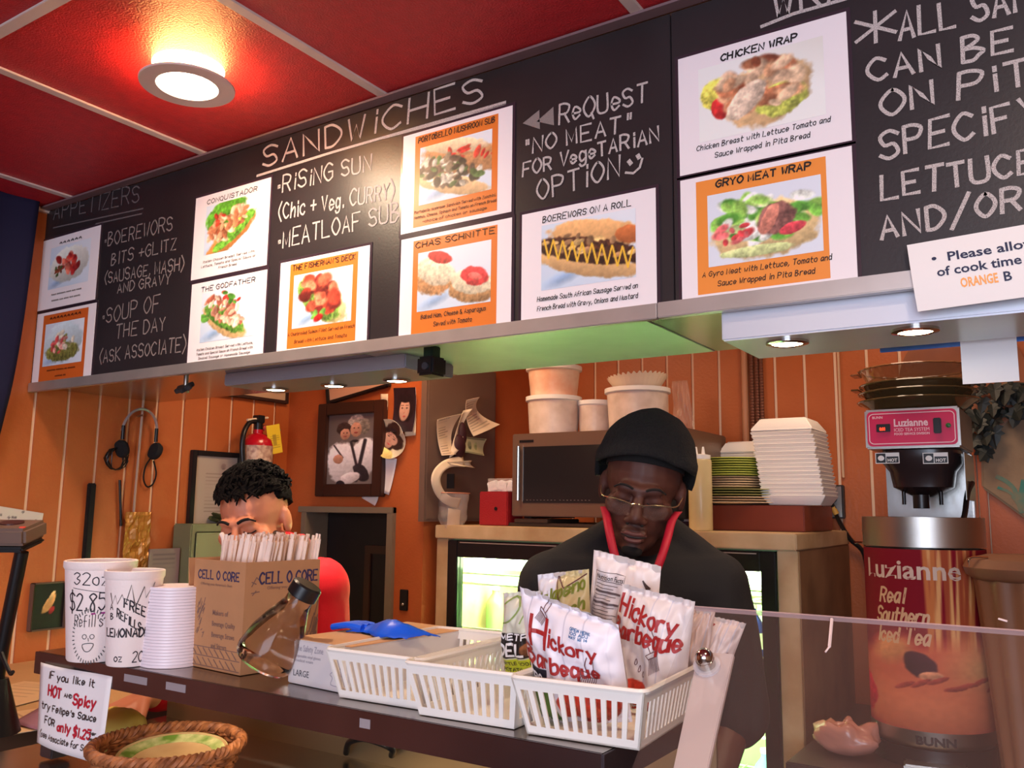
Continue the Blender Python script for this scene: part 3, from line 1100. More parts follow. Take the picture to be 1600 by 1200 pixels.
mb.build('orange_word', mat('orange_ink', (250, 170, 96), .6), t, world=True)

# valve knob and the little sensor under the soffit
q = P(290, 606, 'Z', 1.752)
t = thing('valve_knob', (q.x, q.y, 1.789), 'dark star-shaped valve knob under the left soffit', 'valve knob')
MB().rod((0, 0, 0), (0, 0, -.035), .006).build('stem', M_STEELB, t, smooth=True)
pts = []
for k in range(48):
    a_ = 2 * PI * k / 48
    r_ = .023 + .004 * math.cos(6 * a_)
    pts.append((r_ * math.cos(a_), r_ * math.sin(a_)))
MB().prism(pts, .012, Matrix.Translation((0, 0, -.042)) @ Matrix.Rotation(math.radians(35), 4, 'X')).build('hand_wheel', mat('knob_dark', (40, 42, 46), .4), t, smooth=True, bevel=.002)
MB().ball((0, .004, -.044), .007).build('hub', M_STEELB, t, smooth=True)
q = P(672, 574, 'Y', 1.42)
t = thing('sensor_box', (q.x, q.y, 1.789), 'small black camera box clipped under the soffit edge', 'sensor')
MB().box(-.022, .022, -.02, .03, -.064, -.024).build('case', M_BLACK, t, bevel=.005, smooth=True)
MB().box(-.012, .012, -.01, .02, -.026, 0).build('bracket', mat('dark_green_metal', (36, 52, 44), .4, .4), t, bevel=.002)
MB().rod((.004, -.024, -.046), (.004, -.018, -.046), .008, n=20).build('lens', mat('lens_dark', (50, 54, 60), .1), t, smooth=True)

# ------------------------------------------------------------------ left wall things
def wallp(px, py, x=XL):
    return P(px, py, 'X', x)


# deep blue banner
bn = MB()
edge = [(62, 305), (54, 360), (44, 430), (34, 500), (24, 560), (14, 610), (4, 650), (-8, 700), (-22, 730)]
ez = [wallp(px, py, XL + .04) for px, py in edge]
def banner(u, v):
    k = v * (len(ez) - 1)
    i = min(int(k), len(ez) - 2)
    e = ez[i].lerp(ez[i + 1], k - i)
    yy = e.y - (1 - u) * .9
    return Vector((XL + .04 + .018 * math.sin(u * 26 + v * 2) * (.4 + .6 * v), yy, e.z))
bn.sheet(banner, 60, 24, .0015)
tag(bn.build('banner', mat('banner_blue', (12, 11, 50), .8, bump=.1), None, world=True, loc=(XL + .03, 1.0, 1.6), smooth='all'), 'deep blue cloth banner hanging on the left wall by the ceiling', 'banner')

# headphones on a nail with cables
q = wallp(212, 690)
t = thing('headphones', (XL, q.y, q.z + .03), 'silver band headphones with black ear cups hung on the orange wall', 'headphones')
arc = []
cy, cz, rr_ = 0, -.020, .062
for k in range(25):
    a_ = PI * (k / 24.0)
    arc.append((.018 + .01 * math.sin(a_), cy - rr_ * math.cos(a_) , cz + .02 + .075 * math.sin(a_) * (1 if 1 else 0)))
MB().tube(arc, .0045, 8).build('headband', mat('silver_band', (186, 180, 186), .3, .6), t, smooth=True)
for s_ in (-1, 1):
    e = Vector((.02, cy + s_ * .060, -.058))
    MB().rod(e + Vector((0, 0, .03)), e + Vector((0, 0, .075)), .006).build('slider', M_BLACK, t, smooth=True)
    MB().lathe([(.012, -.014), (.026, -.010), (.03, 0), (.026, .010), (.012, .014)], e, 20, Matrix.Rotation(PI / 2 - .3 * s_, 4, 'X')).build('ear_cup', mat('foam_black', (24, 22, 24), .9, bump=.3), t, smooth=True)
coil = []
for k in range(90):
    a_ = k * .55
    coil.append((.012 + .008 * math.sin(k * .3), -.07 - .03 * math.cos(a_) * (1 - .3 * math.sin(k)), -.09 + .035 * math.sin(a_)))
MB().tube(coil, .0016, 6).build('coiled_cable', M_BLACK, t, smooth=True)
lp = [(.012, .062, -.09), (.012, .075, -.13), (.012, .066, -.165), (.012, .045, -.175), (.012, .03, -.15), (.012, .034, -.11), (.015, .05, -.08)]
MB().tube(catmull([tuple(p) for p in lp], 5), .003, 6).build('cable_loop', M_BLACK, t, smooth=True)
MB().rod((0, 0, .052), (.03, 0, .056), .0025).build('nail', M_STEELB, t, smooth=True)

q0, q1 = wallp(141, 755), wallp(136, 880)
ms = MB().box(XL + .0005, XL + .018, q0.y - .011, q0.y + .011, q1.z - .2, q0.z).build('magnetic_strip', M_BLACKM, None, world=True, loc=(XL, q0.y, q1.z), bevel=.003)
tag(ms, 'narrow black vertical bar mounted on the orange left wall', 'bar')

q0, q1 = wallp(222, 600), wallp(196, 920)
wm = MB()
wm.tube([(XL + .012, q0.y, 1.86), (XL + .010, q0.y + .004, q0.z), (XL + .012, q0.y - .004, 1.5), (XL + .010, q1.y + .002, q1.z), (XL + .01, q1.y, 1.0)], .004, 8)
tag(wm.build('wall_cable', mat('cable_grey', (176, 150, 134), .5), None, world=True, loc=(XL, q0.y, 1.0), smooth=True), 'thin pale cable running down the left wall behind the headphones', 'cable')
q0, q1 = wallp(190, 750, XL + .02), wallp(192, 822, XL + .02)
MB_ = MB().rod((XL + .01, q0.y, q0.z), (XL + .01, q1.y, q1.z), .004)
tag(MB_.build('hanging_plug', M_BLACK, None, world=True, loc=(XL, q1.y, q1.z), smooth=True), 'short dark cable plug hanging below the coiled cable', 'plug')


def frame_yz(name, ya, yb_, z0, z1, fw, depth, mf, label, cat, art, x=XL, inner=None, lean=0):
    """picture frame on a wall that faces +X"""
    t = thing(name, (x, (ya + yb_) / 2, z0), label, cat)
    MB().box(x, x + depth, ya, ya + fw, z0, z1).box(x, x + depth, yb_ - fw, yb_, z0, z1).box(x, x + depth, ya + fw, yb_ - fw, z0, z0 + fw).box(x, x + depth, ya + fw, yb_ - fw, z1 - fw, z1).build('frame', mf, t, world=True, bevel=.002)
    print_sheet('picture', art, lambda u, v: Vector((x + depth * .5, ya + fw + (yb_ - ya - 2 * fw) * u, z0 + fw + (z1 - z0 - 2 * fw) * v)), t)
    return t


M_FBLACK = mat('frame_black', (22, 18, 20), .4)
# certificate
a0, a1 = wallp(297, 703), wallp(386, 815)
art = Paint(60, 80, (176, 160, 146), 3)
art.ell(.38, .86, .04, .05, 0, (150, 130, 120))
for k in range(12):
    art.line(.15, .75 - k * .05, .15 + .45 * (0.6 + .4 * art.r.rand()), .75 - k * .05, .006, (140, 122, 112))
frame_yz('certificate_frame', a0.y, a0.y + .27, a1.z - .03, a0.z, .018, .02, M_FBLACK, 'black framed certificate behind the man in red', 'picture frame', art)
# small dark picture low on the left wall
a0, a1 = wallp(47, 911), wallp(94, 981)
art = Paint(40, 50, (10, 7, 12), 5)
art.ell(.42, .55, .1, .28, -35, (214, 160, 96), tex=.2)
art.ell(.5, .4, .06, .1, -35, (150, 30, 40), tex=.2)
art.ell(.48, .72, .05, .14, -30, (230, 190, 130), tex=.1)
frame_yz('small_picture', a0.y, a1.y + .003, a1.z, a0.z, .004, .022, mat('frame_grey', (104, 78, 66), .5), 'small black picture of a pale flame shape on the left wall', 'picture frame', art)
# dark shelf-like frame bottom close to the soffit
a0, a1 = wallp(352, 612), wallp(447, 630)
art = Paint(20, 12, (200, 170, 140), 8)
frame_yz('high_picture', a0.y - .06, 2.33, a1.z - .005, a1.z + .2, .012, .02, mat('frame_brown', (52, 30, 24), .5), 'dark picture frame cut off by the soffit above the fire extinguisher', 'picture frame', art)

# pale green fridge-like cabinet behind the man in red
a0 = wallp(283, 816)
t = thing('green_cabinet', (XL + .15, 2.1, 0), 'pale grey-green cabinet standing against the left wall behind the man', 'cabinet')
mgc = mat('grey_green', (128, 132, 96), .5, mott=.1)
y0c = 1.86
MB().box(XL + .004, XL + .10, y0c, 2.25, 0, a0.z - .004).build('body', mgc, t, world=True, bevel=.004)
MB().box(XL + .10, XL + .106, y0c + .015, 2.24, .1, a0.z - .03).build('door', mat('grey_green_light', (142, 146, 108), .5), t, world=True, bevel=.004)
bl = MB()
for k in range(26):
    c = Vector((XL + .05 + random.uniform(-.03, .03), 2.06 + random.uniform(-.08, .12), a0.z + .006 + random.uniform(0, .02)))
    bl.ball(c, (.018, .022, .004), 8, Euler((random.uniform(-.6, .6), random.uniform(-.6, .6), random.uniform(0, 3))).to_matrix().to_4x4())
tag(bl.build('leafy_sprig', mat('dull_leaf', (62, 66, 34), .7), None, world=True, loc=(XL + .05, 2.06, a0.z)), 'dull green leafy sprig lying on the grey-green cabinet', 'plant')
# note leaning beside it
q0, q1 = wallp(234, 858, XL + .06), wallp(277, 930, XL + .06)
art = Paint(30, 50, (126, 104, 106), 9)
for k in range(14):
    art.line(.08, .92 - k * .06, .5, .92 - k * .06, .006, (96, 78, 84))
nt_ = thing('info_card', (XL + .06, q0.y, q1.z), 'greyish printed card standing by the pale green cabinet', 'card')
MB().box(XL + .056, XL + .059, q0.y, q1.y, q1.z - .08, q0.z).build('card', mat('card_grey', (126, 104, 106), .6), nt_, world=True)
print_sheet('print', art, lambda u, v: Vector((XL + .0595, q0.y + (q1.y - q0.y) * u, q1.z - .08 + (q0.z - q1.z + .08) * v)), nt_)
# golden glint low on the left wall
q0, q1 = wallp(185, 800, XL + .08), wallp(238, 800, XL + .08)
jr = MB()
# added crumpled sheet, its gold colour standing in for the wall's own glint
rr2 = random.Random(4)
qa, qb = wallp(200, 800, XL + .03), wallp(235, 870, XL + .03)
jr.sheet(lambda u, v: (XL + .02 + .012 * mnoise.noise(Vector((u * 6, v * 9, 2))), qa.y + (qb.y - qa.y) * u, qb.z - .1 + (qa.z - qb.z + .1) * v), 14, 24, .0008)
tag(jr.build('wall_glint_sheet', mat('glint_gold', (176, 122, 50), .3, .2), None, world=True, loc=(XL + .02, qa.y, qb.z - .1)), 'crinkled golden sheet painted as a glint low on the left wall', 'bag')

# fire extinguisher
q = P(402, 700, 'X', XL + .09)
t = thing('fire_extinguisher', (XL + .09, q.y, q.z - .16), 'red fire extinguisher with yellow inspection tag on the left wall', 'fire extinguisher')
mred = mat('extinguisher_red', (176, 16, 34), .22, coat=.3)
zc_ = .16
MB().lathe([(.052, 0), (.055, .01), (.055, zc_ + .01), (.050, zc_ + .028), (.036, zc_ + .045), (.018, zc_ + .052), (.018, zc_ + .066)], (0, 0, 0), 32).build('cylinder', mred, t, smooth=True)
MB().lathe([(.0555, 0), (.0555, .075)], (0, 0, zc_ - .068), 32).build('label', mat('ext_label', (206, 176, 150), .5, rgb2=(150, 110, 96), mscale=60), t, smooth=True)
MB().rod((0, 0, zc_ + .064), (0, 0, zc_ + .10), .016).box(-.018, .018, -.014, .014, zc_ + .09, zc_ + .118).build('valve', M_BLACK, t, smooth=True, bevel=.002)
MB().box(-.006, .006, -.006, .09, zc_ + .098, zc_ + .106, Matrix.Rotation(.18, 4, 'X')).build('handle', M_PAPERC, t, bevel=.002)
MB().box(-.006, .006, -.006, .075, zc_ + .080, zc_ + .087, Matrix.Rotation(-.12, 4, 'X')).build('lever', M_STEELB, t, bevel=.002)
MB().tube(catmull([(0, -.012, zc_ + .095), (0, -.04, zc_ + .09), (.01, -.072, zc_ + .05), (.012, -.078, zc_), (.012, -.072, zc_ - .05), (.012, -.066, zc_ - .08)], 5), .0095, 10).build('hose', M_BLACK, t, smooth=True)
MB().lathe([(.012, 0), (.014, .06)], (.012, -.066, zc_ - .135), 16).build('nozzle', M_BLACK, t, smooth=True)
MB().rod((0, .020, zc_ + .078), (.004, .028, zc_ + .07), .012).build('gauge', mat('gauge_copper', (170, 70, 60), .4, .5), t, smooth=True)
mt = Matrix.Translation((.040, .000, zc_ + .078)) @ Matrix.Rotation(.22, 4, 'X')
MB().box(0, .0012, 0, .062, -.105, 0, mt).build('inspection_tag', mat('tag_yellow', (224, 190, 44), .6), t)
art = Paint(20, 36, (224, 190, 44), 2)
art.rect(.18, .36, .3, .75, (170, 140, 40))
for k in range(8): art.line(.08, .2 + k * .08, .5, .2 + k * .08, .008, (150, 126, 40))
art_m = lambda u, v: mt @ Vector((.0016, .004 + .054 * u, -.1 + .085 * v))
mbp = MB()
mbp.grid(art_m, art.w, art.h)
mbp.build('tag_print', M_PRINT, t, cols=art.lin())
MB().box(-XL * 0 - .09, -.05, -.02, .02, .02, zc_ - .02).build('wall_bracket', M_BLACK, t)


# ------------------------------------------------------------------ photo wall
def frame_xz(name, x0, x1, z0, z1, fw, depth, mf, label, cat, art, y=YP, rot=0, mat_w=0):
    t = thing(name, ((x0 + x1) / 2, y, (z0 + z1) / 2), label, cat, rot=(0, rot, 0))
    W, H = (x1 - x0) / 2, (z1 - z0) / 2
    MB().box(-W, -W + fw, -depth, -.001, -H, H).box(W - fw, W, -depth, -.001, -H, H).box(-W + fw, W - fw, -depth, -.001, -H, -H + fw).box(-W + fw, W - fw, -depth, -.001, H - fw, H).build('frame', mf, t, bevel=.003)
    mb = MB()
    mb.grid(lambda u, v: Vector((-W + fw + (2 * W - 2 * fw) * u, -depth * .45, -H + fw + (2 * H - 2 * fw) * v)), art.w, art.h)
    mb.build('picture', M_PRINT, t, cols=art.lin())
    return t


# couple portrait: two figures, white shirts, dark waistcoats
art = Paint(92, 150, (96, 84, 82), 21)
art.grad((150, 140, 136), 0, 1, .6, .5, .5)
sk = (196, 142, 118)
art.ell(.36, .86, .12, .14, 0, (172, 160, 150), tex=.5)      # hair of the man
art.ell(.20, .80, .1, .1, 0, (60, 44, 42), tex=.3)
art.ell(.47, .82, .07, .12, 0, (130, 120, 110), tex=.4)
art.ell(.36, .78, .075, .11, 0, sk, tex=.1)
art.ell(.22, .72, .065, .085, 0, sk, tex=.1)
art.ell(.46, .36, .2, .3, -8, (226, 220, 224), tex=.08)
art.ell(.2, .30, .22, .32, 8, (228, 222, 226), tex=.08)
art.line(.30, .60, .42, .1, .022, (52, 44, 50))
art.line(.48, .62, .38, .05, .03, (48, 42, 48))
art.ell(.44, .16, .09, .15, 30, (46, 40, 46))
art.line(.08, .56, .2, .38, .014, (60, 48, 52))
art.ell(.35, .615, .05, .02, 0, (40, 34, 40))
art.ell(.14, .36, .07, .07, 0, sk, tex=.1)
art.ell(.30, .09, .14, .08, 20, (224, 216, 220), tex=.1)
art.ell(.18, .0, .06, .06, 0, (40, 36, 44))
for (ex, ey) in ((.335, .80), (.39, .80), (.20, .735), (.245, .735)):
    art.ell(ex, ey, .012, .008, 0, (70, 44, 40))
art.ell(.36, .735, .03, .012, 0, (150, 70, 66))
art.ell(.22, .685, .026, .01, 0, (160, 80, 76))
a0, a1 = P(500, 632, 'Y', YP - .02), P(597, 776, 'Y', YP - .02)
frame_xz('wedding_picture', a0.x, a1.x, a1.z, a0.z, .045, .03, M_DWOOD, 'dark wood framed photo of a couple in white shirts', 'picture frame', art)
art = Paint(40, 20, (206, 160, 134), 22)
a0, a1 = P(510, 590, 'Y', YP - .01), P(606, 628, 'Y', YP - .01)
frame_xz('pale_picture', a0.x, a1.x, a1.z + .03, a0.z + .06, .012, .02, M_FBLACK, 'tilted pale picture with thin black frame above the couple photo', 'picture frame', art, rot=-.16)


def face_art(seed, bg, hair, top=None, w=50, h=64):
    p = Paint(w, h, bg, seed)
    p.ell(.4, .58, .34, .42, 0, hair, tex=.3)
    p.ell(.38, .5, .19, .27, -8, (206, 160, 140), tex=.06, wob=.05)
    p.ell(.4, .78, .24, .12, 0, hair, tex=.3)
    for ex in (.30, .46):
        p.ell(ex, .54, .035, .018, 0, (50, 34, 34), wob=0)
        p.line(ex - .045, .60, ex + .045, .605, .012, (80, 54, 48))
    p.ell(.37, .44, .028, .03, 0, (186, 130, 112), wob=0)
    p.ell(.38, .35, .06, .018, 0, (176, 76, 76), wob=0)
    if top: p.ell(.36, .06, .4, .17, 0, top, tex=.1)
    return p


def curled(name, cx, cy_px, w, h, rot, art, label, curl=.015, y=YP, outline=None, cat='photo'):
    q = P(cx, cy_px, 'Y', y - .02)
    t = thing(name, (q.x, y - .004, q.z), label, cat, rot=(0, rot, 0))
    def fm(u, v):
        a_, b_ = (u - .5), (v - .5)
        k = 1.0
        if outline == 'oval':
            m_ = max(abs(a_), abs(b_)) * 2
            l_ = math.hypot(a_, b_) * 2
            k = (m_ / l_) if l_ > 1e-6 else 1
            k = 1 * (1 - .9) + k * .9
        return Vector((a_ * k * w, -.006 - curl * (abs(b_ * 2) ** 2) - curl * .5 * (a_ + .5) ** 2, b_ * k * h))
    m1 = MB()
    m1.sheet(lambda u, v: fm(u, v) + Vector((0, .0004, 0)), 14, 14, .0006)
    m1.build('photo_paper', M_PAPER, t, smooth='all')
    m2 = MB()
    m2.grid(fm, art.w, art.h)
    m2.build('photo_print', M_PRINT, t, cols=art.lin(), smooth='all')
    return t


curled('child_photo', 630, 640, .105, .155, .05, face_art(31, (46, 30, 40), (38, 24, 30), (40, 26, 34)), 'curling photo of a dark haired child, upper of the two', .01)
curled('girl_photo', 609, 686, .15, .135, .5, face_art(32, (206, 196, 170), (60, 40, 36), (226, 206, 130)), 'rounded photo of a smiling girl overlapping the dark frame', .018, outline='oval')
for (px_, py_, w_, h_, r__, lb) in ((604, 742, .06, .13, .25, 'curled white paper slip right of the couple photo, lower'), (598, 648, .035, .15, .05, 'narrow paper strip behind the couple photo, upper right'), (640, 650, .05, .14, -.05, 'pale paper slip behind the child photo'), (578, 776, .07, .04, .4, 'paper corner sticking out under the couple photo')):
    q = P(px_, py_, 'Y', YP - .01)
    mbx = MB()
    mr = Euler((0, r__, 0)).to_matrix()
    mbx.sheet(lambda u, v: mr @ Vector(((u - .5) * w_, -.002 - .015 * (v - .5) ** 2, (v - .5) * h_)), 6, 10, .0006)
    o = mbx.build('paper_slip', M_PAPER if py_ > 700 else M_PAPERC, None, smooth='all')
    o.location = (q.x, YP - .004, q.z)
    tag(o, lb, 'paper')

# ------------------------------------------------------------------ grey electrical box on the return wall, with its clips of receipts
XB = -1.862
by0, by1 = YP - .03, 2.744
t = thing('electrical_panel_box', (XRET, 2.45, 1.405), 'tall grey-brown metal panel on the wall corner, receipts pinned on it', 'electrical box')
mgb = mat('box_taupe', (112, 88, 76), .5, mott=.06)
MB().box(XRET, XB, YP + .0, by1, 1.403, 1.97).box(XRET, XB, by0, YP - .0005, 1.403, 1.97).build('case', mgb, t, world=True)
MB().box(XB, XB + .003, by0 + .008, by1 - .008, 1.412, 1.962).build('cover', mgb, t, world=True, bevel=.001)


def onbox(px, py, d=.004):
    return P(px, py, 'X', XB + d)


def paper_on_box(name, corners, label, m=None, art=None, lift=.03, cat='receipt', group='papers pinned on the grey box', curl=1.0, d=.006):
    """corners TL, TR, BR, BL in the photo, surveyed onto the face of the box"""
    q = [onbox(x, y, d) for x, y in corners]
    c = sum(q, Vector()) / 4
    t = thing(name, tuple(c), label, cat, group)
    def fm(u, v):
        a_ = q[3].lerp(q[2], u)
        b_ = q[0].lerp(q[1], u)
        p_ = a_.lerp(b_, v)
        p_.x += lift * (abs(v - .5) * 2) ** 2 * curl * (.4 + .6 * u) + .004 * math.sin(u * 4 + v * 3)
        return p_
    m1 = MB()
    m1.sheet(lambda u, v: fm(u, v) - Vector((.0004, 0, 0)), 12, 12, .0007)
    m1.build('paper', m or M_PAPERC, t, world=True, smooth='all')
    if art:
        print_sheet('print', art, fm, t)
    return t


def receipt_art(seed, base=(222, 198, 168), w=30, h=46, ink=(150, 128, 110)):
    p = Paint(w, h, base, seed)
    for k in range(int(h / 3.2)):
        x1 = .1 + (w / h - .2) * (0.5 + .5 * p.r.rand())
        p.line(.06, .95 - k * .07, x1, .95 - k * .07, .010, ink)
    return p


paper_on_box('pinned_receipt', [(679, 656), (710, 647), (703, 710), (686, 712)], 'crumpled cream receipt, leftmost of the cluster on the grey box', art=receipt_art(41), d=.01)
paper_on_box('pinned_receipt', [(722, 626), (731, 622), (765, 664), (733, 682)], 'curling cream receipt at upper right of the cluster', art=receipt_art(42, w=44, h=44), d=.016, lift=.05)
paper_on_box('pinned_receipt', [(721, 642), (731, 639), (714, 700), (699, 716)], 'narrow folded cream receipt in the cluster centre', d=.02, lift=.02)
bill = Paint(50, 34, (196, 190, 146), 44)
bill.ell(.5, .5, .16, .3, 0, (120, 124, 96), tex=.4)
bill.rect(.1, 1.4, .03, .09, (120, 120, 90)).rect(.1, 1.4, .9, .97, (120, 120, 90))
bill.ell(.95, .5, .12, .25, 0, (150, 160, 110), tex=.3)
paper_on_box('banknote', [(722, 682), (757, 686), (755, 712), (721, 706)], 'pale green banknote pinned among the receipts', art=bill, d=.03, lift=.008, cat='banknote', group=None)
q = onbox(716, 698, .02)
bg = MB()
bg.ball((0, 0, 0), (.022, .035, .045), 18)
bg.ball((0, .02, .04), (.016, .022, .05), 16)
o = bg.build('dark_pouch', mat('maroon_cloth', (52, 16, 26), .6, bump=.3), None, smooth=True)
o.location = tuple(q)
tag(o, 'dark maroon pouch hanging behind the banknote', 'pouch')
paper_on_box('pinned_receipt', [(697, 722), (733, 720), (740, 731), (702, 726)], 'cream slip lying flat under the maroon pouch', d=.04, lift=.01)
# long receipt curling like a C
rc = []
cpts = [(722, 727), (700, 728), (686, 738), (682, 752), (688, 768), (700, 778), (716, 781)]
q = [onbox(x, y, .03) for x, y in cpts]
sp = catmull([tuple(p) for p in q], 5)
mbx = MB()
def cf(u, v):
    i = min(int(u * (len(sp) - 1)), len(sp) - 2)
    f = u * (len(sp) - 1) - i
    p_ = Vector(sp[i]).lerp(Vector(sp[i + 1]), f)
    cen = (q[0] + q[-1]) / 2
    d_ = (p_ - cen)
    d_.x = 0
    d_.normalize()
    return p_ + d_ * (-.006 + .036 * v) + Vector((.012 * (1 - v), 0, 0))
mbx.sheet(cf, 30, 5, .0007)
tag(mbx.build('long_receipt', M_PAPERC, None, world=True, loc=tuple(q[3]), smooth='all'), 'long cream receipt curling in a C on the grey box', 'receipt', 'papers pinned on the grey box')
# clear plastic bag with slips in it
q = onbox(708, 800, .035)
t = thing('plastic_bag', tuple(q), 'clear plastic bag of slips hanging from the grey box', 'bag')
mfilm = mat('film', (236, 222, 212), .18, alpha=.24)
def bagf(u, v):
    a_ = 2 * PI * u
    w_ = .046 + .030 * v + .016 * mnoise.noise(Vector((math.cos(a_) * 2, math.sin(a_) * 2, v * 5)))
    z_ = -.105 + .17 * v
    taper = 1 - .35 * (1 - v) ** 3
    return Vector((math.sin(a_) * w_ * .55 * taper, math.cos(a_) * w_ * taper, z_))
m1 = MB()
m1.grid(bagf, 33, 18)
m1.build('bag_film', mfilm, t, smooth='all')
for k, (z_, h_) in enumerate(((-.070, .07), (-.02, .06))):
    MB().box(-.004 + k * .008, -.003 + k * .008, -.035, .035, z_ - h_ / 2, z_ + h_ / 2, Matrix.Rotation(.2 - .3 * k, 4, 'X')).build('slip', M_PAPERC, t)
MB().tube([bagf(u, 1.0) for u in np.linspace(0, 1, 24)], .0022, 6).build('rolled_rim', mat('bag_rim', (196, 130, 104), .3), t, smooth=True)
MB().box(0, .03, -.04, -.035, .08, .13).build('black_clip', M_BLACK, t)
# ------------------------------------------------------------------ glass-door cooler
CX0, CX1, CY0, CY1, CZ = -1.865, -.645, 2.40, 3.02, 1.392
t = thing('glass_door_cooler', ((CX0 + CX1) / 2, CY0, 0), 'low cream glass-door cooler with lit shelves behind the man in black', 'cooler')
MB().box(CX0, CX1 + .002, CY0 - .012, CY1, CZ - .045, CZ).build('top_slab', M_CREAM, t, world=True, bevel=.003)
MB().box(CX0, CX0 + .05, CY0, CY1, .05, CZ - .046).build('side_panel', M_CREAM, t, world=True, bevel=.002)
mbr = mat('cooler_side', (150, 112, 78), .55, rgb2=(120, 86, 58), mscale=5)
MB().box(CX1 - .055, CX1, CY0, CY0 + .02, .05, CZ - .046).build('front_jamb', M_CREAM, t, world=True, bevel=.002)
MB().box(CX1 - .055, CX1, CY0 + .021, CY1, .05, CZ - .046).build('side_panel', mbr, t, world=True, bevel=.002)
MB().box(CX0 + .05, CX1 - .055, CY1 - .03, CY1, .05, CZ - .046).box(CX0 + .05, CX1 - .055, CY0 + .03, CY1, .05, .12).box(CX0 + .05, CX1 - .055, CY0 + .03, CY1, CZ - .06, CZ - .046).build('inner_liner', mat('liner_green', (170, 214, 150), .5), t, world=True)
DXM = (CX0 + .05 + CX1 - .055) / 2
M_GASK = mat('door_black', (16, 16, 18), .3)
for (a, b, nm) in ((CX0 + .052, DXM - .002, 'l'), (DXM + .002, CX1 - .057, 'r')):
    zt, zb = CZ - .05, .14
    fw = .042
    d = MB().box(a, a + fw, CY0 - .008, CY0 + .03, zb, zt).box(b - fw, b, CY0 - .008, CY0 + .03, zb, zt).box(a + fw, b - fw, CY0 - .008, CY0 + .03, zt - .055, zt).box(a + fw, b - fw, CY0 - .008, CY0 + .03, zb, zb + .05).build('door', M_GASK, t, world=True, bevel=.003)
    MB().box(a + fw, b - fw, CY0 + .008, CY0 + .012, zb + .05, zt - .055).build('door_glass', mat('cooler_glass', (255, 255, 255), .01, trans=1.0, ior=1.02), d, world=True)
    MB().box(a + fw + .01, b - fw - .01, CY0 - .0085, CY0 - .008, zt - .008, zt - .005).build('trim_line', M_ALU, d, world=True)
mtube = mat('cooler_tube', (236, 255, 226), .5, emit=(226, 255, 196), estr=14)
for (a, b) in ((CX0 + .11, DXM - .07), (DXM + .08, CX1 - .11)):
    MB().box(a, b, CY0 + .06, CY0 + .12, CZ - .145, CZ - .095).build('light_tube', mtube, t, world=True, bevel=.006)
    area('cooler_light', ((a + b) / 2, CY0 + .2, CZ - .075), ((a + b) / 2, CY0 + .28, 0), b - a, 9, (.76, 1.0, .62), .1)
    area('cooler_light_low', ((a + b) / 2, CY0 + .06, .85), ((a + b) / 2, CY1, .85), b - a, 3.5, (.76, 1.0, .62), .5)
mwire = mat('shelf_wire', (226, 236, 214), .3, .3)
for zs in (1.20, 1.02, .84, .62, .40):
    m1 = MB()
    for k in range(34):
        xx = CX0 + .07 + k * (CX1 - CX0 - .15) / 33
        m1.rod((xx, CY0 + .07, zs), (xx, CY1 - .05, zs), .0022, n=5)
    for yy in (CY0 + .07, CY0 + .3, CY1 - .06):
        m1.rod((CX0 + .06, yy, zs - .004), (CX1 - .07, yy, zs - .004), .004, n=6)
    m1.rod((CX0 + .06, CY0 + .06, zs + .03), (CX1 - .07, CY0 + .06, zs + .03), .003, n=6)
    m1.build('wire_shelf', mwire, t, world=True, smooth=True)


# contents of the cooler that can be seen left and right of the man
def drink(x, y, z, r, h, body, cap, label, lab=None):
    t = thing('drink_bottle', (x, y, z), label, 'bottle', 'things on the cooler shelves')
    MB().lathe([(r * .9, 0), (r, h * .04), (r, h * .6), (r * .8, h * .7), (r * .36, h * .84), (r * .36, h * .92)], (0, 0, 0), 20).build('body', body, t, smooth=True)
    MB().lathe([(r * .42, h * .92), (r * .42, h), (.001, h)], (0, 0, 0), 16).build('cap', cap, t, smooth=True)
    if lab: MB().lathe([(r * 1.02, h * .22), (r * 1.02, h * .5)], (0, 0, 0), 20).build('label', lab, t, smooth=True)
    return t


mb_g = mat('drink_green', (120, 160, 90), .2)
mb_w = mat('milk_white', (226, 236, 216), .4)
mb_b = mat('label_blue', (30, 60, 150), .4)
mb_y = mat('label_yellow', (206, 200, 60), .5)
mb_t = mat('drink_teal', (110, 190, 190), .3)


def onz(px, Y, z):
    q = P(px, 900, 'Y', Y)
    return q.x


drink(onz(1174, 2.55, 0), 2.55, 1.025, .032, .16, mb_b, mb_w, 'short drink bottle with dark blue label on the upper right shelf', mb_w)
drink(onz(1200, 2.60, 0), 2.60, 1.025, .03, .15, mb_w, mb_g, 'white bottle behind the blue one on the upper right shelf')
drink(onz(1186, 2.55, 0), 2.55, .845, .034, .15, mb_g, mb_w, 'green bottle with yellow label on the middle right shelf', mb_y)
drink(onz(1172, 2.68, 0), 2.66, .845, .034, .14, mb_w, mb_b, 'white bottle with blue cap on the middle right shelf')
drink(onz(1198, 2.66, 0), 2.60, .625, .036, .15, mb_t, mb_w, 'teal bottle low behind the right glass door')
drink(onz(752, 2.66, 0), 2.66, 1.025, .034, .15, mb_w, mb_g, 'white bottle with green cap on the left shelf')
drink(onz(775, 2.62, 0), 2.62, 1.025, .034, .15, mb_g, mb_w, 'green bottle on the left shelf near its light')
drink(onz(760, 2.62, 0), 2.62, .845, .036, .16, mb_w, mb_w, 'all white bottle on the lower left shelf')
q = P(1190, 900, 'Y', 2.5)
t = thing('egg_carton', (q.x, 2.6, 1.205), 'pale green carton on the top right shelf of the cooler', 'carton')
MB().box(-.06, .06, -.07, .07, 0, .05).build('box', mat('carton_green', (190, 214, 160), .7), t, bevel=.004)
MB().box(-.006, .01, -.0715, -.07, .018, .036).build('mark', M_BLACK, t)

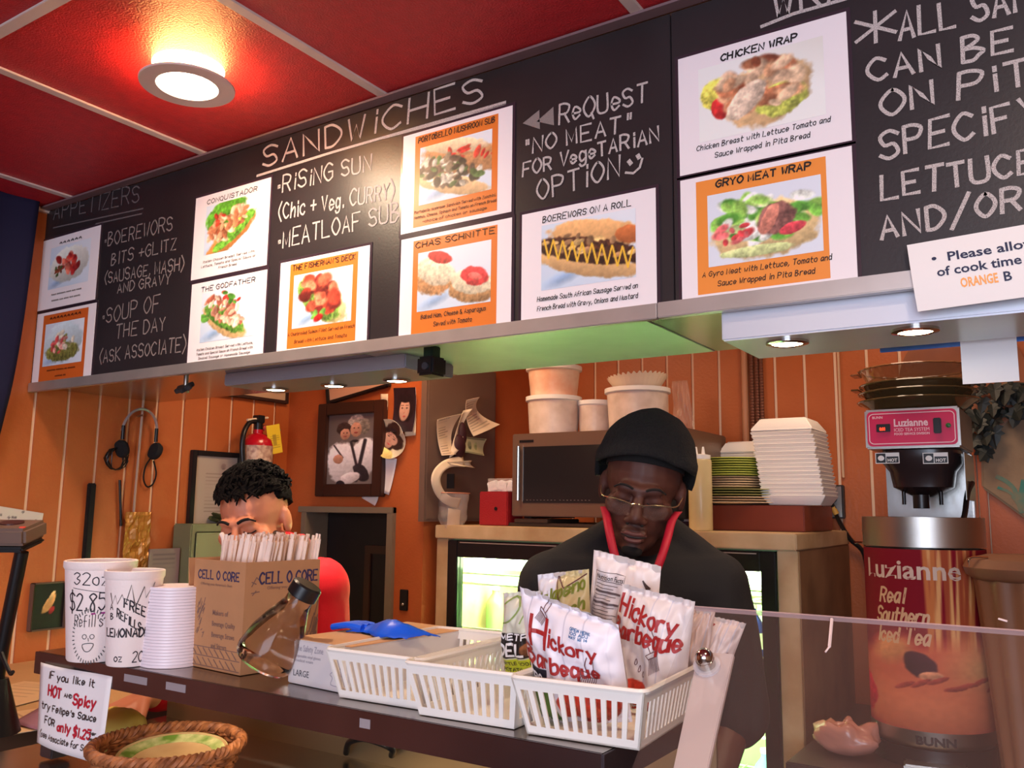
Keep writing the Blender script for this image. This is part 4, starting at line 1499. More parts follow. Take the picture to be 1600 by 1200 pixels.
# ------------------------------------------------------------------ on top of the cooler
# microwave
MX0, MX1, MY0, MY1, MZ0, MZ1 = -1.612, -.99, 2.48, 2.86, 1.425, 1.702
t = thing('microwave', ((MX0 + MX1) / 2, MY0, MZ0), 'brown-grey steel microwave oven with black window on the cooler', 'microwave')
mmw = mat('microwave_taupe', (118, 92, 76), .35, .35, mott=.05)
MB().box(MX0 + .004, MX1 - .004, MY0 + .02, MY1, MZ0, MZ1).build('body', mmw, t, world=True, bevel=.004)
d = MB().box(MX0, MX1 - .115, MY0, MY0 + .02, MZ0, MZ1).build('door', mmw, t, world=True, bevel=.003)
MB().box(MX0 + .045, MX1 - .135, MY0 - .002, MY0, MZ0 + .045, MZ1 - .045).build('window', mat('window_black', (34, 30, 30), .18), d, world=True)
MB().box(MX0 + .030, MX0 + .038, MY0 - .02, MY0 - .006, MZ0 + .05, MZ1 - .04).build('handle', M_CHROME, d, world=True, bevel=.003)
MB().box(MX0 + .03, MX0 + .085, MY0 - .002, MY0, MZ1 - .03, MZ1 - .022).build('badge', M_BLACK, d, world=True)
MB().box(MX1 - .113, MX1, MY0, MY0 + .02, MZ0, MZ1).build('control_panel', M_BLACKM, t, world=True, bevel=.003)
mb = MB()
typeset(mb, '- - - - - - - - -  - - - - - - - - -', MX0 + .06, MZ0 + .052, .010, lambda u, v: Vector((u, MY0 - .0026, v)), width=.24)
mb.build('fine_print', mat('grey_print', (150, 140, 130), .5), d, world=True)
for xx in (MX0 + .04, MX1 - .05):
    MB().box(xx - .015, xx + .015, MY0 + .04, MY1 - .04, CZ + .026, MZ0).build('foot', M_BLACK, t, world=True)
t = thing('baking_tray', (MX0 + .1, 2.5, CZ), 'flat dark tray lying under the microwave', 'tray')
MB().box(MX0 - .02, MX1, MY0 - .01, MY1, CZ + .0015, CZ + .012).box(MX0 + .02, MX0 + .15, MY0 - .015, MY0 + .2, CZ + .0125, CZ + .025).build('tray', mat('tray_dark', (70, 56, 48), .4, .4), t, world=True, bevel=.002)

# red napkin box with a bag of white things, white hanging basket
a, b = P(749, 768, 'Y', 2.46), P(802, 815, 'Y', 2.46)
t = thing('red_box', ((a.x + b.x) / 2, 2.46, CZ), 'small red woven box left of the microwave', 'box')
MB().box(a.x, MX0 - .004, 2.46, 2.56, CZ + .001, a.z).build('body', mat('woven_red', (150, 16, 26), .55, bump=.6, bscale=250), t, world=True, bevel=.003)
MB().lathe([(.006, 0), (.006, .002)], ((a.x + b.x) / 2, 2.459, (a.z + CZ) / 2), 12, Matrix.Rotation(PI / 2, 4, 'X')).build('button', M_BLACK, t, world=True)
t = thing('packet_bag', ((a.x + b.x) / 2, 2.5, a.z), 'clear bag of white packets on the red box', 'bag')
for k in range(5):
    MB().box(-.02, .02, -.008, .008, 0, .035, Matrix.Translation((-.035 + k * .018, .01 * (k % 2), .002)) @ Matrix.Rotation(.25 * (k % 3 - 1), 4, 'Y')).build('packet', M_PAPER, t, bevel=.003)
MB().sheet(lambda u, v: (-.05 + .1 * u, -.018 - .006 * mnoise.noise(Vector((u * 8, v * 6, 3))), .045 * v), 16, 10, .0006).build('film', mfilm, t, smooth='all')
a, b = P(779, 696, 'Y', 2.93), P(806, 742, 'Y', 2.93)
t = thing('wall_basket', (a.x, 2.93, b.z), 'small white slotted basket left of the microwave', 'basket')
m1 = MB()
W_ = .09
for k in range(5):
    xx = a.x + .006 + k * .022
    m1.box(xx - .0025, xx + .0025, 2.928, 2.932, b.z, a.z)
for k in range(4):
    zz = b.z + (a.z - b.z) * k / 3
    m1.box(a.x, a.x + W_, 2.927, 2.933, zz - .003, zz + .003)
m1.box(a.x, a.x + .004, 2.93, 3.02, b.z, a.z).box(a.x, a.x + W_, 2.93, 3.02, b.z, b.z + .004)
m1.build('grid', M_WHITEP, t, world=True)
MB().box(a.x - .004, a.x + W_, 2.922, 2.936, a.z - .004, a.z + .004).build('rim', M_WHITEP, t, world=True, bevel=.001)


def tub(px0, px1, pyt, pyb, Y, zbase, m, label, n=40, lid=True, col2=None, group='plastic tubs on the microwave', name='plastic_tub'):
    a, b = P(px0, pyt, 'Y', Y), P(px1, pyt, 'Y', Y)
    c = P(px0, pyb, 'Y', Y)
    R = (b.x - a.x) / 2
    zt = a.z
    t = thing(name, ((a.x + b.x) / 2, Y, zbase), label, 'tub', group)
    h = zt - zbase
    MB().lathe([(R * .86, 0), (R * .93, h - .012), (R * .91, h - .012), (R * .84, .003), (.001, .003)], (0, 0, 0), n).build('body', m, t, smooth=True)
    MB().lathe([(R * .92, h - .018), (R, h - .014), (R, h), (R * .88, h), (R * .88, h - .008)], (0, 0, 0), n, closed=True).build('rim', M_WHITEP, t, smooth=True)
    if lid: MB().lathe([(R * .88, h - .003), (.001, h - .002)], (0, 0, 0), n).build('lid', M_WHITEP, t, smooth=True)
    return t, R, h


M_TUB = mat('tub_milky', (226, 206, 190), .4, rgb2=(206, 184, 166), mscale=20)
M_TUBR = mat('tub_food', (226, 170, 140), .4, rgb2=(236, 206, 180), mscale=16)
Yt = 2.60
zb_ = MZ1 + .002
t1, R1, h1 = tub(828, 904, 624, 672, Yt, zb_, M_TUB, 'white round tub standing on the microwave, lower of two stacked')
a = P(830, 574, 'Y', Yt)
t2 = thing('plastic_tub', (t1.location.x, Yt, zb_ + h1 + .001), 'round tub with orange food showing, stacked on the other tub', 'tub', 'plastic tubs on the microwave')
h2 = .098
MB().lathe([(R1 * .82, 0), (R1 * .93, h2), (R1 * .9, h2), (R1 * .8, .003), (.001, .003)], (0, 0, 0), 40).build('body', M_TUBR, t2, smooth=True)
MB().lathe([(R1 * .93, h2 - .01), (R1, h2 - .006), (R1, h2 + .008), (R1 * .5, h2 + .010), (.001, h2 + .010)], (0, 0, 0), 40).build('lid', M_WHITEP, t2, smooth=True)
tub(905, 955, 629, 671, Yt + .05, zb_, M_TUB, 'smallest white tub, between the stacked pair and the big one')
t3, R3, h3 = tub(950, 1044, 612, 672, Yt + .02, zb_, M_TUB, 'widest tub on the microwave, behind the black beanie', lid=False)
t = thing('coffee_filters', (t3.location.x, t3.location.y, zb_ + h3 - .03), 'stack of fluted paper coffee filters standing in the widest tub', 'coffee filters')
m1 = MB()
def filt(u, v):
    a_ = 2 * PI * u
    fl_ = math.sin(a_ * 34)
    r_ = R3 * (.55 + .36 * v) + .003 * fl_ * v
    return Vector((r_ * math.cos(a_), r_ * math.sin(a_), .012 + .056 * v + .004 * fl_ * v + .008 * math.sin(a_ + 2) * v))
for k in range(3):
    m1.grid(lambda u, v: filt(u, v) * (1 - .03 * k) + Vector((0, 0, .002 * k)), 205, 5)
m1.build('fluted_paper', mat('filter_paper', (236, 216, 190), .8), t, smooth='all')

# tall crinkled plastic wrap behind the hat
mbx = MB()
qa, qb = P(1050, 600, 'Y', 2.9), P(1105, 715, 'Y', 2.9)
mbx.sheet(lambda u, v: (qa.x + (qb.x - qa.x) * (u * (.45 + .5 * (1 - v)) + .1 * (1 - v)), 2.9 + .02 * mnoise.noise(Vector((u * 9, v * 9, 0))), CZ + .01 + (qa.z - CZ) * v), 20, 36, .0006)
tag(mbx.build('plastic_wrap', mat('thin_film', (236, 200, 180), .12, alpha=.22), None, world=True, loc=(qa.x, 2.9, CZ), smooth='all'), 'crumpled clear plastic sleeve leaning at the wall behind the black beanie', 'plastic wrap')

# squeeze bottles
a, b = P(1078, 822, 'Y', 2.47), P(1113, 822, 'Y', 2.47)
R = (b.x - a.x) / 2
zt = P(1078, 718, 'Y', 2.47).z
t = thing('squeeze_bottle', ((a.x + b.x) / 2, 2.47, CZ), 'translucent yellowish squeeze bottle with twin nozzle on the cooler', 'bottle')
h = zt - CZ
MB().lathe([(R * .95, 0.001), (R, .006), (R, h * .97), (R * .9, h)], (0, 0, 0), 32).build('body', mat('bottle_milky', (214, 196, 150), .3, rgb2=(196, 176, 124), mscale=4), t, smooth=True)
MB().lathe([(R * .92, h), (R * .92, h + .012), (R * .5, h + .015), (.001, h + .015)], (0, 0, 0), 28).build('cap', M_WHITEP, t, smooth=True)
for s_ in (-1, 1):
    MB().lathe([(.006, 0), (.003, .024)], (s_ * .011, 0, h + .013), 12).build('nozzle', M_WHITEP, t, smooth=True)
a, b = P(1054, 740, 'Y', 2.55), P(1080, 740, 'Y', 2.55)
t = thing('printed_carton', ((a.x + b.x) / 2, 2.55, CZ), 'narrow white carton with small reddish print left of the squeeze bottle', 'carton')
hh = a.z - CZ
MB().box(-.032, .028, 0, .03, .001, hh).build('carton', M_PAPER, t, bevel=.002)
art = Paint(30, 100, (226, 206, 210), 51)
art.rect(0, .3, .0, .14, (70, 30, 40))
for k in range(26):
    art.line(.02, .97 - k * .03, .26, .97 - k * .03, .006, (170, 120, 136) if k % 5 else (140, 50, 70))
m2 = MB()
m2.grid(lambda u, v: Vector((-.032 + .06 * u, -.0008, .003 + (hh - .006) * v)), art.w, art.h)
m2.build('print', M_PRINT, t, cols=art.lin())

# red-brown shelf box with plates and foam boxes
BX0, BX1, BZ1 = -.985, -.665, 1.468
t = thing('wooden_riser', ((BX0 + BX1) / 2, 2.56, CZ), 'red-brown wooden box riser under the foam containers', 'riser')
MB().box(BX0 + .02, BX1, 2.56, 2.90, CZ + .001, BZ1).build('box', mat('redbrown_wood', (122, 50, 30), .4, mott=.15), t, world=True, bevel=.003)
mgp = mat('plate_green', (196, 206, 96), .5)
mgp2 = mat('plate_cream', (232, 206, 170), .5)


def plate(x, y, z, R, m, label, first=[None]):
    t = thing('paper_plate', (x, y, z), label, 'plate', 'plates piled on the riser')
    MB().lathe([(R * .62, 0), (R, .006), (R * .985, .008), (R * .6, .0022), (.001, .002)], (0, 0, 0), 28).build('plate', m, t, smooth=True)
    return t


q = P(1149, 780, 'Y', 2.66)
zz = BZ1 + .002
labs = [('wide cream plate at the bottom of the pile on the riser', 'wide green plate second from the bottom of the pile')]
k = 0
Rb = .112
base_pl = None


def pile(x, y, z, R, n, dz, m, label, group):
    """a pile of alike plates, every plate a thing of its own"""
    me = None
    for i in range(n):
        if me is None:
            o = MB().lathe([(R * .62, 0), (R, .006), (R * .985, .0078), (R * .6, .0022), (.001, .002)], (0, 0, 0), 32).build('paper_plate', m, None, smooth=True)
            me = o
        else:
            o = me.copy()
            COL.objects.link(o)
        o.location = (x + random.uniform(-.002, .002), y + random.uniform(-.002, .002), z + i * dz)
        tag(o, ordinal(i, n) + label, 'plate', group)
    return z + n * dz


z1_ = pile(q.x + .01, 2.67, zz, .135, 3, .0078, mgp2, 'wide pale plates at the plate pile bottom', 'wide pale plates')
z1_ = pile(q.x + .01, 2.67, z1_, .135, 3, .0078, mat('plate_dull_green', (150, 150, 90), .5), 'wide dull green plates above the wide pale ones', 'wide green plates')
z1_ = pile(q.x - .01, 2.67, z1_ + .002, .100, 5, .0072, mgp2, 'small cream plates of the plate pile', 'small cream plates')
z1_ = pile(q.x - .01, 2.67, z1_, .104, 8, .0072, mgp, 'small bright green plates of the pile', 'small green plates')


def clam(px0, px1, Y, z0, n, dz, label, group, tilt=0.0, w=None):
    a, b = P(px0, 780, 'Y', Y), P(px1, 780, 'Y', Y)
    W = (b.x - a.x) / 2
    first = None
    for i in range(n):
        if first is None:
            m1 = MB()
            m1.add([Vector((x, y, z)) for (s, z) in ((.80, 0), (1.0, .026), (1.0, .030), (.97, .030), (.78, .003)) for (x, y) in ((-W * s, -W * s), (W * s, -W * s), (W * s, W * s), (-W * s, W * s))],
                   [(3, 2, 1, 0), (16, 17, 18, 19)] + [(j * 4 + k, j * 4 + (k + 1) % 4, (j + 1) * 4 + (k + 1) % 4, (j + 1) * 4 + k) for j in range(4) for k in range(4)])
            first = m1.build('foam_container', M_FOAM, None, bevel=.003, smooth=True)
            o = first
        else:
            o = first.copy()
            COL.objects.link(o)
        o.location = ((a.x + b.x) / 2 - tilt * i, Y + W + random.uniform(-.002, .002), z0 + i * dz)
        o.rotation_euler = (0, 0, random.uniform(-.03, .03))
        tag(o, ordinal(i, n) + label, 'foam container', group)
    # closed lid on top
    m1 = MB()
    m1.add([Vector((x, y, z)) for (s, z) in ((1.0, 0), (1.0, .006), (.74, .04)) for (x, y) in ((-W * s, -W * s), (W * s, -W * s), (W * s, W * s), (-W * s, W * s))],
           [(3, 2, 1, 0), (8, 9, 10, 11)] + [(j * 4 + k, j * 4 + (k + 1) % 4, (j + 1) * 4 + (k + 1) % 4, (j + 1) * 4 + k) for j in range(2) for k in range(4)])
    o = m1.build('foam_container', M_FOAM, None, bevel=.005, smooth=True)
    o.location = ((a.x + b.x) / 2 - tilt * n, Y + W, z0 + (n - 1) * dz + .0315)
    tag(o, 'upturned foam container with sloping sides on top of the ' + group, 'foam container')
    return o


clam(1189, 1288, 2.60, BZ1 + .0015, 17, .0118, 'white foam containers in the tall stack on the riser', 'tall stack of foam containers', tilt=.0016)
clam(1124, 1196, 2.80, BZ1 + .0015, 13, .0115, 'foam containers in the shorter stack behind plates', 'short stack of foam containers')

# conduits on the wall, outlet and cord
q0 = P(1165, 600, 'Y', YB)
for k, (px, r_, m_) in enumerate(((1165, .011, M_ORANGEP),)):
    q = P(px, 600, 'Y', YB)
    o = MB().rod((q.x, YB - .012, 1.45), (q.x, YB - .012, ZC), .012).build('wall_pipe', mat('pipe_painted', (186, 130, 96), .45), None, world=True, loc=(q.x, YB - .012, 1.45), smooth=True)
    tag(o, 'smooth painted pipe running down the back wall beside the ribbed conduits', 'pipe')
for k, px in enumerate((1176, 1184, 1191)):
    q = P(px, 600, 'Y', YB)
    L_ = ZC - 1.55
    prof = []
    n_ = 150
    for i in range(n_):
        prof.append((.0082 if i % 2 else .0066, L_ * i / n_))
    o = MB().lathe(prof, (q.x, YB - .010, 1.55), 10).build('ribbed_conduit', mat('conduit_brown', (122, 78, 62), .4, .4), None, world=True, loc=(q.x, YB - .01, 1.55))
    tag(o, ('ribbed conduit next to the painted pipe, left of three', 'ribbed conduit in the middle of the three', 'ribbed conduit farthest right of the three, by its clamp')[k], 'conduit')
q = P(1193, 658, 'Y', YB - .01)
t = thing('pipe_clamp', (q.x, YB - .018, q.z), 'small metal clamp at the right conduit on the back wall', 'clamp')
MB().box(-.014, .022, -.004, 0, -.008, .008).build('strap', M_STEELB, t, bevel=.002)
MB().rod((.014, -.006, 0), (.014, 0, 0), .006).build('screw', M_CHROME, t, smooth=True)
q = P(1304, 784, 'Y', YB)
t = thing('wall_outlet', (q.x, YB, q.z), 'metal wall outlet with a plug right of the foam stack', 'outlet')
MB().box(-.035, .035, -.028, -.001, -.055, .055).build('box', mat('outlet_dark', (50, 42, 40), .5), t, bevel=.003)
MB().box(-.031, .031, -.031, -.0285, -.051, .051).build('cover_plate', M_STEELB, t, bevel=.002)
MB().lathe([(.017, 0), (.017, .006)], (0, -.0315, .012), 20, Matrix.Rotation(PI / 2, 4, 'X')).build('receptacle', M_BLACK, t)
pg = MB().rod((0, -.06, .008), (0, -.038, .010), .014).build('plug', M_BLACK, t, smooth=True)
MB().tube(catmull([(0, -.06, .005), (.012, -.065, -.02), (.022, -.05, -.06), (.05, -.03, -.12), (.09, -.02, -.17), (.10, -.02, -.3)], 5), .007, 8).build('cord', M_BLACK, t, smooth=True)
MB().rod((.008, -.066, -.018), (.018, -.06, -.04), .009).build('yellow_collar', mat('collar', (196, 150, 70), .5), t, smooth=True)
q = P(1312, 600, 'Y', YB)
o = MB().tube([(q.x, YB - .006, ZC), (q.x, YB - .006, 1.565)], .0045, 8).build('thin_conduit', mat('groove_cream2', (206, 168, 134), .5), None, world=True, loc=(q.x, YB - .006, 1.565), smooth=True)
tag(o, 'thin straight cable pipe dropping to the wall outlet', 'pipe')

# ------------------------------------------------------------------ tea corner
KZ = .872
t = thing('back_counter', (0, 2.3, 0), 'dark low counter under the tea urn', 'counter')
MB().box(-.62, 1.3, 2.14, 2.90, KZ - .03, KZ).build('worktop', mat('dark_counter', (60, 46, 44), .35, mott=.2), t, world=True, bevel=.003)
MB().box(-.60, 1.3, 2.18, 2.90, 0, KZ - .031).build('body', mat('counter_body', (70, 52, 48), .6), t, world=True)

# iced tea urn
u0, u1 = Pd(1353, 808, 2.16), Pd(1527, 808, 2.16)
UC = (u0 + u1) / 2
UR = (u1 - u0).length / 2 * .99
UZ = UC.z
axis_dir = math.atan2(-UC.y, -UC.x)      # towards the room's front
t = thing('iced_tea_urn', (UC.x, UC.y, KZ), 'tall red iced tea urn lettered Luzianne with steel rim', 'tea urn')
H = UZ - KZ
MB().lathe([(UR * .93, .045), (UR * .97, .05), (UR, .06), (UR, H - .075), (UR * .99, H - .075), (UR * .96, .055)], (0, 0, 0), 64, closed=True).build('steel_body', M_STEELB, t, smooth=True)
MB().lathe([(UR * 1.01, H - .07), (UR * 1.01, H), (UR * .97, H), (UR * .97, H - .07)], (0, 0, 0), 64, closed=True).lathe([(UR * 1.018, H - .035), (UR * 1.018, H - .032), (UR * 1.0, H - .032), (UR * 1.0, H - .035)], (0, 0, 0), 64, closed=True).build('rim_band', M_STEELB, t, smooth=True)
MB().lathe([(UR * .96, H - .012), (.001, H - .004)], (0, 0, 0), 48).build('lid', M_BLACK, t, smooth=True)
MB().lathe([(UR * .98, 0.001), (UR * .98, .044)], (0, 0, 0), 48).build('base', M_BLACK, t, smooth=True)
MB().box(-.065, .065, -UR - .035, -UR + .03, .004, .018, Matrix.Rotation(axis_dir + PI / 2, 4, 'Z')).build('drip_tray', M_STEELB, t, bevel=.004)
# printed wrap
art = Paint(150, 190, (122, 8, 26), 61)
art.grad((150, 14, 34), .2, .5, .75, .5, .5)
for k in range(16):
    x0 = .40 + .012 * k + .01 * art.r.randn()
    art.line(x0, 1.0, x0 - .0 + .02 * art.r.randn(), .38, .012, [(196, 112, 60), (222, 160, 100), (160, 70, 40)][k % 3])
art.ell(.42, .22, .60, .3, 0, (176, 84, 58), tex=.05, edge=.3, wob=.1)
art.ell(.60, .34, .20, .22, 0, (200, 140, 90), tex=.08, edge=.9, wob=.1)
art.ell(.25, .44, .12, .10, 30, (206, 130, 80), tex=.12, edge=.6)
art.ell(.42, .12, .46, .2, 0, (190, 104, 70), tex=.05, edge=.8, wob=.1)
art.ell(.05, .16, .12, .13, 0, (190, 20, 50), tex=.2)
art.ell(.79, .20, .1, .16, 0, (186, 24, 50), tex=.2)
art.ell(.36, .36, .08, .06, -70, (60, 30, 40), tex=.2)
art.ell(.40, .30, .05, .03, 0, (196, 130, 96), tex=.3)
for k in range(8):
    art.ell(.3 + .06 * k, .24 + .02 * (k % 3), .05, .014, art.r.rand() * 40, (150, 60, 50), tex=.2)
def cyl(R, z0, z1, a0, a1):
    return lambda u, v: Vector((R * math.cos(axis_dir + a0 + (a1 - a0) * u), R * math.sin(axis_dir + a0 + (a1 - a0) * u), z0 + (z1 - z0) * v))
WZ0, WZ1 = .085, H - .075
mbw = MB()
mbw.grid(cyl(UR * 1.003, WZ0, WZ1, -1.75, 1.75), art.w, art.h)
mbw.build('printed_wrap', M_PRINTM, t, cols=art.lin(), smooth='all')
AW = 3.5 * UR
def um(u, v):
    a_ = axis_dir + u / UR
    return Vector((UR * 1.006 * math.cos(a_), UR * 1.006 * math.sin(a_), v))
mlet = mat('urn_lettering', (206, 176, 156), .5)
mb = MB()
typeset(mb, 'Luzianne', -.155, H - .143, .062, um, width=.235, bold=.02)
mb.build('lettering', mlet, t)
mb = MB()
for k, (l, wd, xo) in enumerate((('Real', .062, -.112), ('Southern', .125, -.125), ('Iced Tea', .125, -.125))):
    write(mb, l, xo, H - .20 - k * .046, .034, um, w=.0055, width=wd, slant=.22, jit=.03)
mb.build('script_lettering', mat('urn_script', (206, 160, 120), .5), t)
mb = MB()
typeset(mb, 'BUNN', -.038, .056, .026, um, width=.085, bold=.04)
mb.build('maker_mark', M_INK, t)

# brewer above it
b0, b1 = Pd(1350, 640, 2.30), Pd(1502, 698, 2.30)
Yb = 2.40
b0, b1 = P(1350, 641, 'Y', Yb), P(1502, 698, 'Y', Yb)
t = thing('tea_brewer', ((b0.x + b1.x) / 2, Yb, KZ), 'steel iced tea brewer with pink front panel behind the urn', 'tea brewer')
hx0, hx1, hz0, hz1 = b0.x, b1.x, b1.z, b0.z
hd = MB().box(hx0, hx1, Yb, Yb + .30, hz0, hz1).build('head', M_STEELB, t, world=True, bevel=.004)
W, H2 = hx1 - hx0, hz1 - hz0
outl = []
rr_ = .012
for (cx, cz, a0) in ((W - .006 - rr_, .006 + rr_, -90), (W - .006 - rr_, H2 - .006 - rr_, 0), (.006 + rr_, H2 - .006 - rr_, 90), (.006 + rr_, .006 + rr_, 180)):
    for k in range(6):
        a_ = math.radians(a0 + 18 * k)
        outl.append((cx + rr_ * math.cos(a_), cz + rr_ * math.sin(a_)))
FX = Matrix.Translation((hx0, Yb - .0005, hz0)) @ Matrix.Rotation(PI / 2, 4, 'X')
mb = MB()
mb.prism(outl, .0015, FX)
mb.build('pink_panel', mat('panel_pink', (206, 26, 84), .4), hd, world=True)
fm = lambda u, v: Vector((hx0 + u, Yb - .0026, hz0 + v))
mlw = mat('panel_white', (240, 206, 214), .5)
mb = MB()
cxm, czm = W / 2, H2 / 2
ring = [(cxm + (x - cxm) * .95, czm + (z - czm) * .86) for x, z in outl]
ribbon(mb, ring + ring[:1], .0022, fm)
typeset(mb, 'Luzianne', W * .32, H2 * .55, H2 * .26, fm, width=W * .36, bold=.03)
typeset(mb, 'ICED TEA SYSTEM', W * .32, H2 * .42, H2 * .12, fm, width=W * .37)
typeset(mb, 'FOOD SERVICE DIVISION', W * .32, H2 * .33, H2 * .08, fm, width=W * .37, bold=.02)
typeset(mb, 'BUNN', W * .09, H2 * .76, H2 * .09, fm, width=W * .11, bold=.02)
mb.build('panel_print', mlw, hd, world=True)
MB().box(hx0 + W * .13, hx0 + W * .28, Yb - .006, Yb - .001, hz0 + H2 * .42, hz0 + H2 * .62).build('display', M_BLACK, hd, world=True, bevel=.001)
mb = MB()
typeset(mb, '0:01', hx0 * 0 + W * .165, H2 * .455, H2 * .11, lambda u, v: fm(u, v) + Vector((0, -.0040, 0)), width=W * .06, bold=.03)
mb.build('red_digits', mat('led_red', (255, 60, 30), .5, emit=(255, 50, 20), estr=3), hd, world=True)
MB().box(hx0 + W * .735, hx0 + W * .815, Yb - .010, Yb - .001, hz0 + H2 * .34, hz0 + H2 * .72).build('rocker_switch', M_BLACK, hd, world=True, bevel=.002)
MB().lathe([(.006, 0), (.006, .003), (.001, .005)], (hx0 + W * .885, Yb - .001, hz0 + H2 * .53), 16, Matrix.Rotation(PI / 2, 4, 'X')).build('green_lamp', mat('lamp_green', (50, 110, 60), .3), hd, world=True, smooth=True)
# funnel below the head, steel column behind
fcx = hx0 + W * .52
fb0 = P(1390, 760, 'Y', Yb).z
m1 = MB()
secs = [(hz0 - .002, W * .42, .10), (hz0 - .035, W * .42, .10), (fb0 + .04, W * .35, .085), (fb0 + .0, W * .32, .08), (fb0 - .025, W * .10, .03)]
nseg = 24
for z, wx, wy in secs:
    for k in range(nseg):
        a_ = 2 * PI * k / nseg
        ca, sa = math.cos(a_), math.sin(a_)
        p_ = 3.2
        r_ = (abs(ca) ** p_ + abs(sa) ** p_) ** (-1 / p_)
        m1.v.append((fcx + wx * r_ * ca, Yb + .13 + wy * r_ * sa, z))
for i in range(len(secs) - 1):
    for k in range(nseg):
        q_ = (k + 1) % nseg
        m1.f.append((i * nseg + k, i * nseg + q_, (i + 1) * nseg + q_, (i + 1) * nseg + k))
m1.f.append(tuple(range((len(secs) - 1) * nseg, len(secs) * nseg)))
m1.build('brew_funnel', mat('funnel_black', (46, 34, 34), .25), t, world=True, smooth=True)
for px_ in (1412, 1448, 1470):
    q = P(px_, 770, 'Y', Yb + .1)
    MB().rod((q.x, Yb + .1, fb0 + .01), (q.x, Yb + .1, fb0 - .045), .005).build('tap_tube', M_BLACK, t, world=True, smooth=True)
MB().lathe([(.02, 0), (.02, .035)], (fcx, Yb + .07, fb0 - .055), 16).build('drip_valve', M_BLACK, t, world=True, smooth=True)
cw0, cw1 = P(1386, 780, 'Y', Yb + .24), P(1522, 780, 'Y', Yb + .24)
MB().box(cw0.x, cw1.x, Yb + .24, Yb + .30, KZ + .001, hz0 - .002).build('steel_column', M_STEEL, t, world=True, bevel=.004)
MB().box(hx1 + .0, cw1.x, Yb + .05, Yb + .239, hz0 - .13, hz0 - .01).build('side_plate', M_STEEL, t, world=True, bevel=.003)
for (px_, tx) in ((1387, 'HOT'), (1462, 'HOT')):
    q = P(px_, 716, 'Y', Yb + .028)
    s_ = MB().box(q.x - .029, q.x + .029, Yb + .022, Yb + .0235, q.z - .014, q.z + .014).build('warning_sticker', M_WHITEP, t, world=True)
    MB().box(q.x - .027, q.x - .004, Yb + .0212, Yb + .022, q.z - .012, q.z + .012).build('picture_field', M_BLACK, s_, world=True)
    MB().box(q.x - .002, q.x + .027, Yb + .0212, Yb + .022, q.z - .012, q.z + .004).build('text_field', M_BLACK, s_, world=True)
    mb = MB()
    typeset(mb, tx, q.x + .001, q.z - .009, .011, lambda u, v: Vector((u, Yb + .0205, v)), width=.023, bold=.03)
    mb.ball((q.x - .015, Yb + .0212, q.z), (.008, .0006, .007), 10)
    mb.build('sticker_print', M_WHITEP, s_, world=True)
# cable of the brewer
c_ = [P(1519, 755, 'Y', 2.55), P(1512, 770, 'Y', 2.5), P(1508, 800, 'Y', 2.45), P(1505, 812, 'Y', 2.42)]
MB().tube(catmull([tuple(p) for p in c_], 5), .007, 8).build('black_cable', M_BLACK, t, world=True, smooth=True)

# glass pie dishes on the brewer
gy = Yb + .13
gx_ = (hx0 + hx1) / 2
mamb = mat('amber_glass', (140, 98, 66), .08, alpha=.72, coat=.5)
mamb2 = mat('smoky_glass', (84, 70, 46), .1, alpha=.95, coat=.5)
ds = [(.112, .028, .148, mamb2, 'lowest smoky glass dish of the stack on the brewer', False), (.108, .034, .145, mamb2, 'second smoky glass dish from the bottom of the stack', False), (.105, .034, .142, mamb2, 'third smoky glass dish, with a side handle', True), (.115, .055, .142, mamb, 'topmost amber glass pie dish with fluted rim', True)]
zz = hz1 + .001
for i, (rb, hh_, rt, m_, lb, hnd) in enumerate(ds):
    t = thing('glass_dish', (gx_, gy, zz), lb, 'dish', 'glass dishes stacked on the tea brewer')
    def dish(u, v, inn=0):
        a_ = 2 * PI * u
        if v < .2:
            r_ = rb * v / .2
            z_ = inn * .003
        else:
            w_ = (v - .2) / .8
            r_ = rb + (rt - rb) * w_ - inn * .003
            z_ = hh_ * w_ ** .8 + inn * .003 * (1 - w_)
        if v > .9: r_ += .003 * math.sin(a_ * 30) * (1 if i == 3 else .4)
        return Vector((r_ * math.cos(a_), r_ * math.sin(a_), z_))
    m1 = MB()
    m1.grid(dish, 121, 12)
    m1.build('bowl', m_, t, smooth='all')
    MB().tube([dish(u, 1) for u in np.linspace(0, 1, 73)[:-1]], .003, 6, closed=True).build('rim', m_, t, smooth=True)
    if hnd:
        for s_ in (-1, 1):
            e = s_ * rt
            MB().box(min(e, e + s_ * .022), max(e, e + s_ * .022), -.03, .03, hh_ - .008, hh_ - .003).build('handle', m_, t, bevel=.002)
    zz += hh_ * (.62 if i < 3 else 1)

# second vessel at right, stone picture and leaves
q = P(1588, 900, 'Y', 2.25)
t = thing('tan_vessel', (q.x + .02, 2.28, KZ), 'tan tapered fluted vessel with rounded lid at the right edge', 'vessel')
zt = P(1588, 868, 'Y', 2.25).z - KZ
mtan = mat('tan_ceramic', (128, 84, 58), .5, mott=.15)
def vess(u, v):
    a_ = 2 * PI * u
    r_ = .070 + .034 * v + .004 * math.cos(a_ * 12)
    return Vector((r_ * math.cos(a_), r_ * math.sin(a_), .001 + (zt - .055) * v))
m1 = MB()
m1.grid(vess, 97, 10)
m1.build('fluted_body', mtan, t, smooth='all')
MB().lathe([(.106, zt - .056), (.122, zt - .045), (.128, zt - .028), (.118, zt - .01), (.08, zt), (.001, zt)], (0, 0, 0), 48).build('rounded_lid', mtan, t, smooth=True)
hk = [P(1513, 885, 'Y', 2.2), P(1515, 873, 'Y', 2.2), P(1524, 870, 'Y', 2.2), P(1544, 871, 'Y', 2.2)]
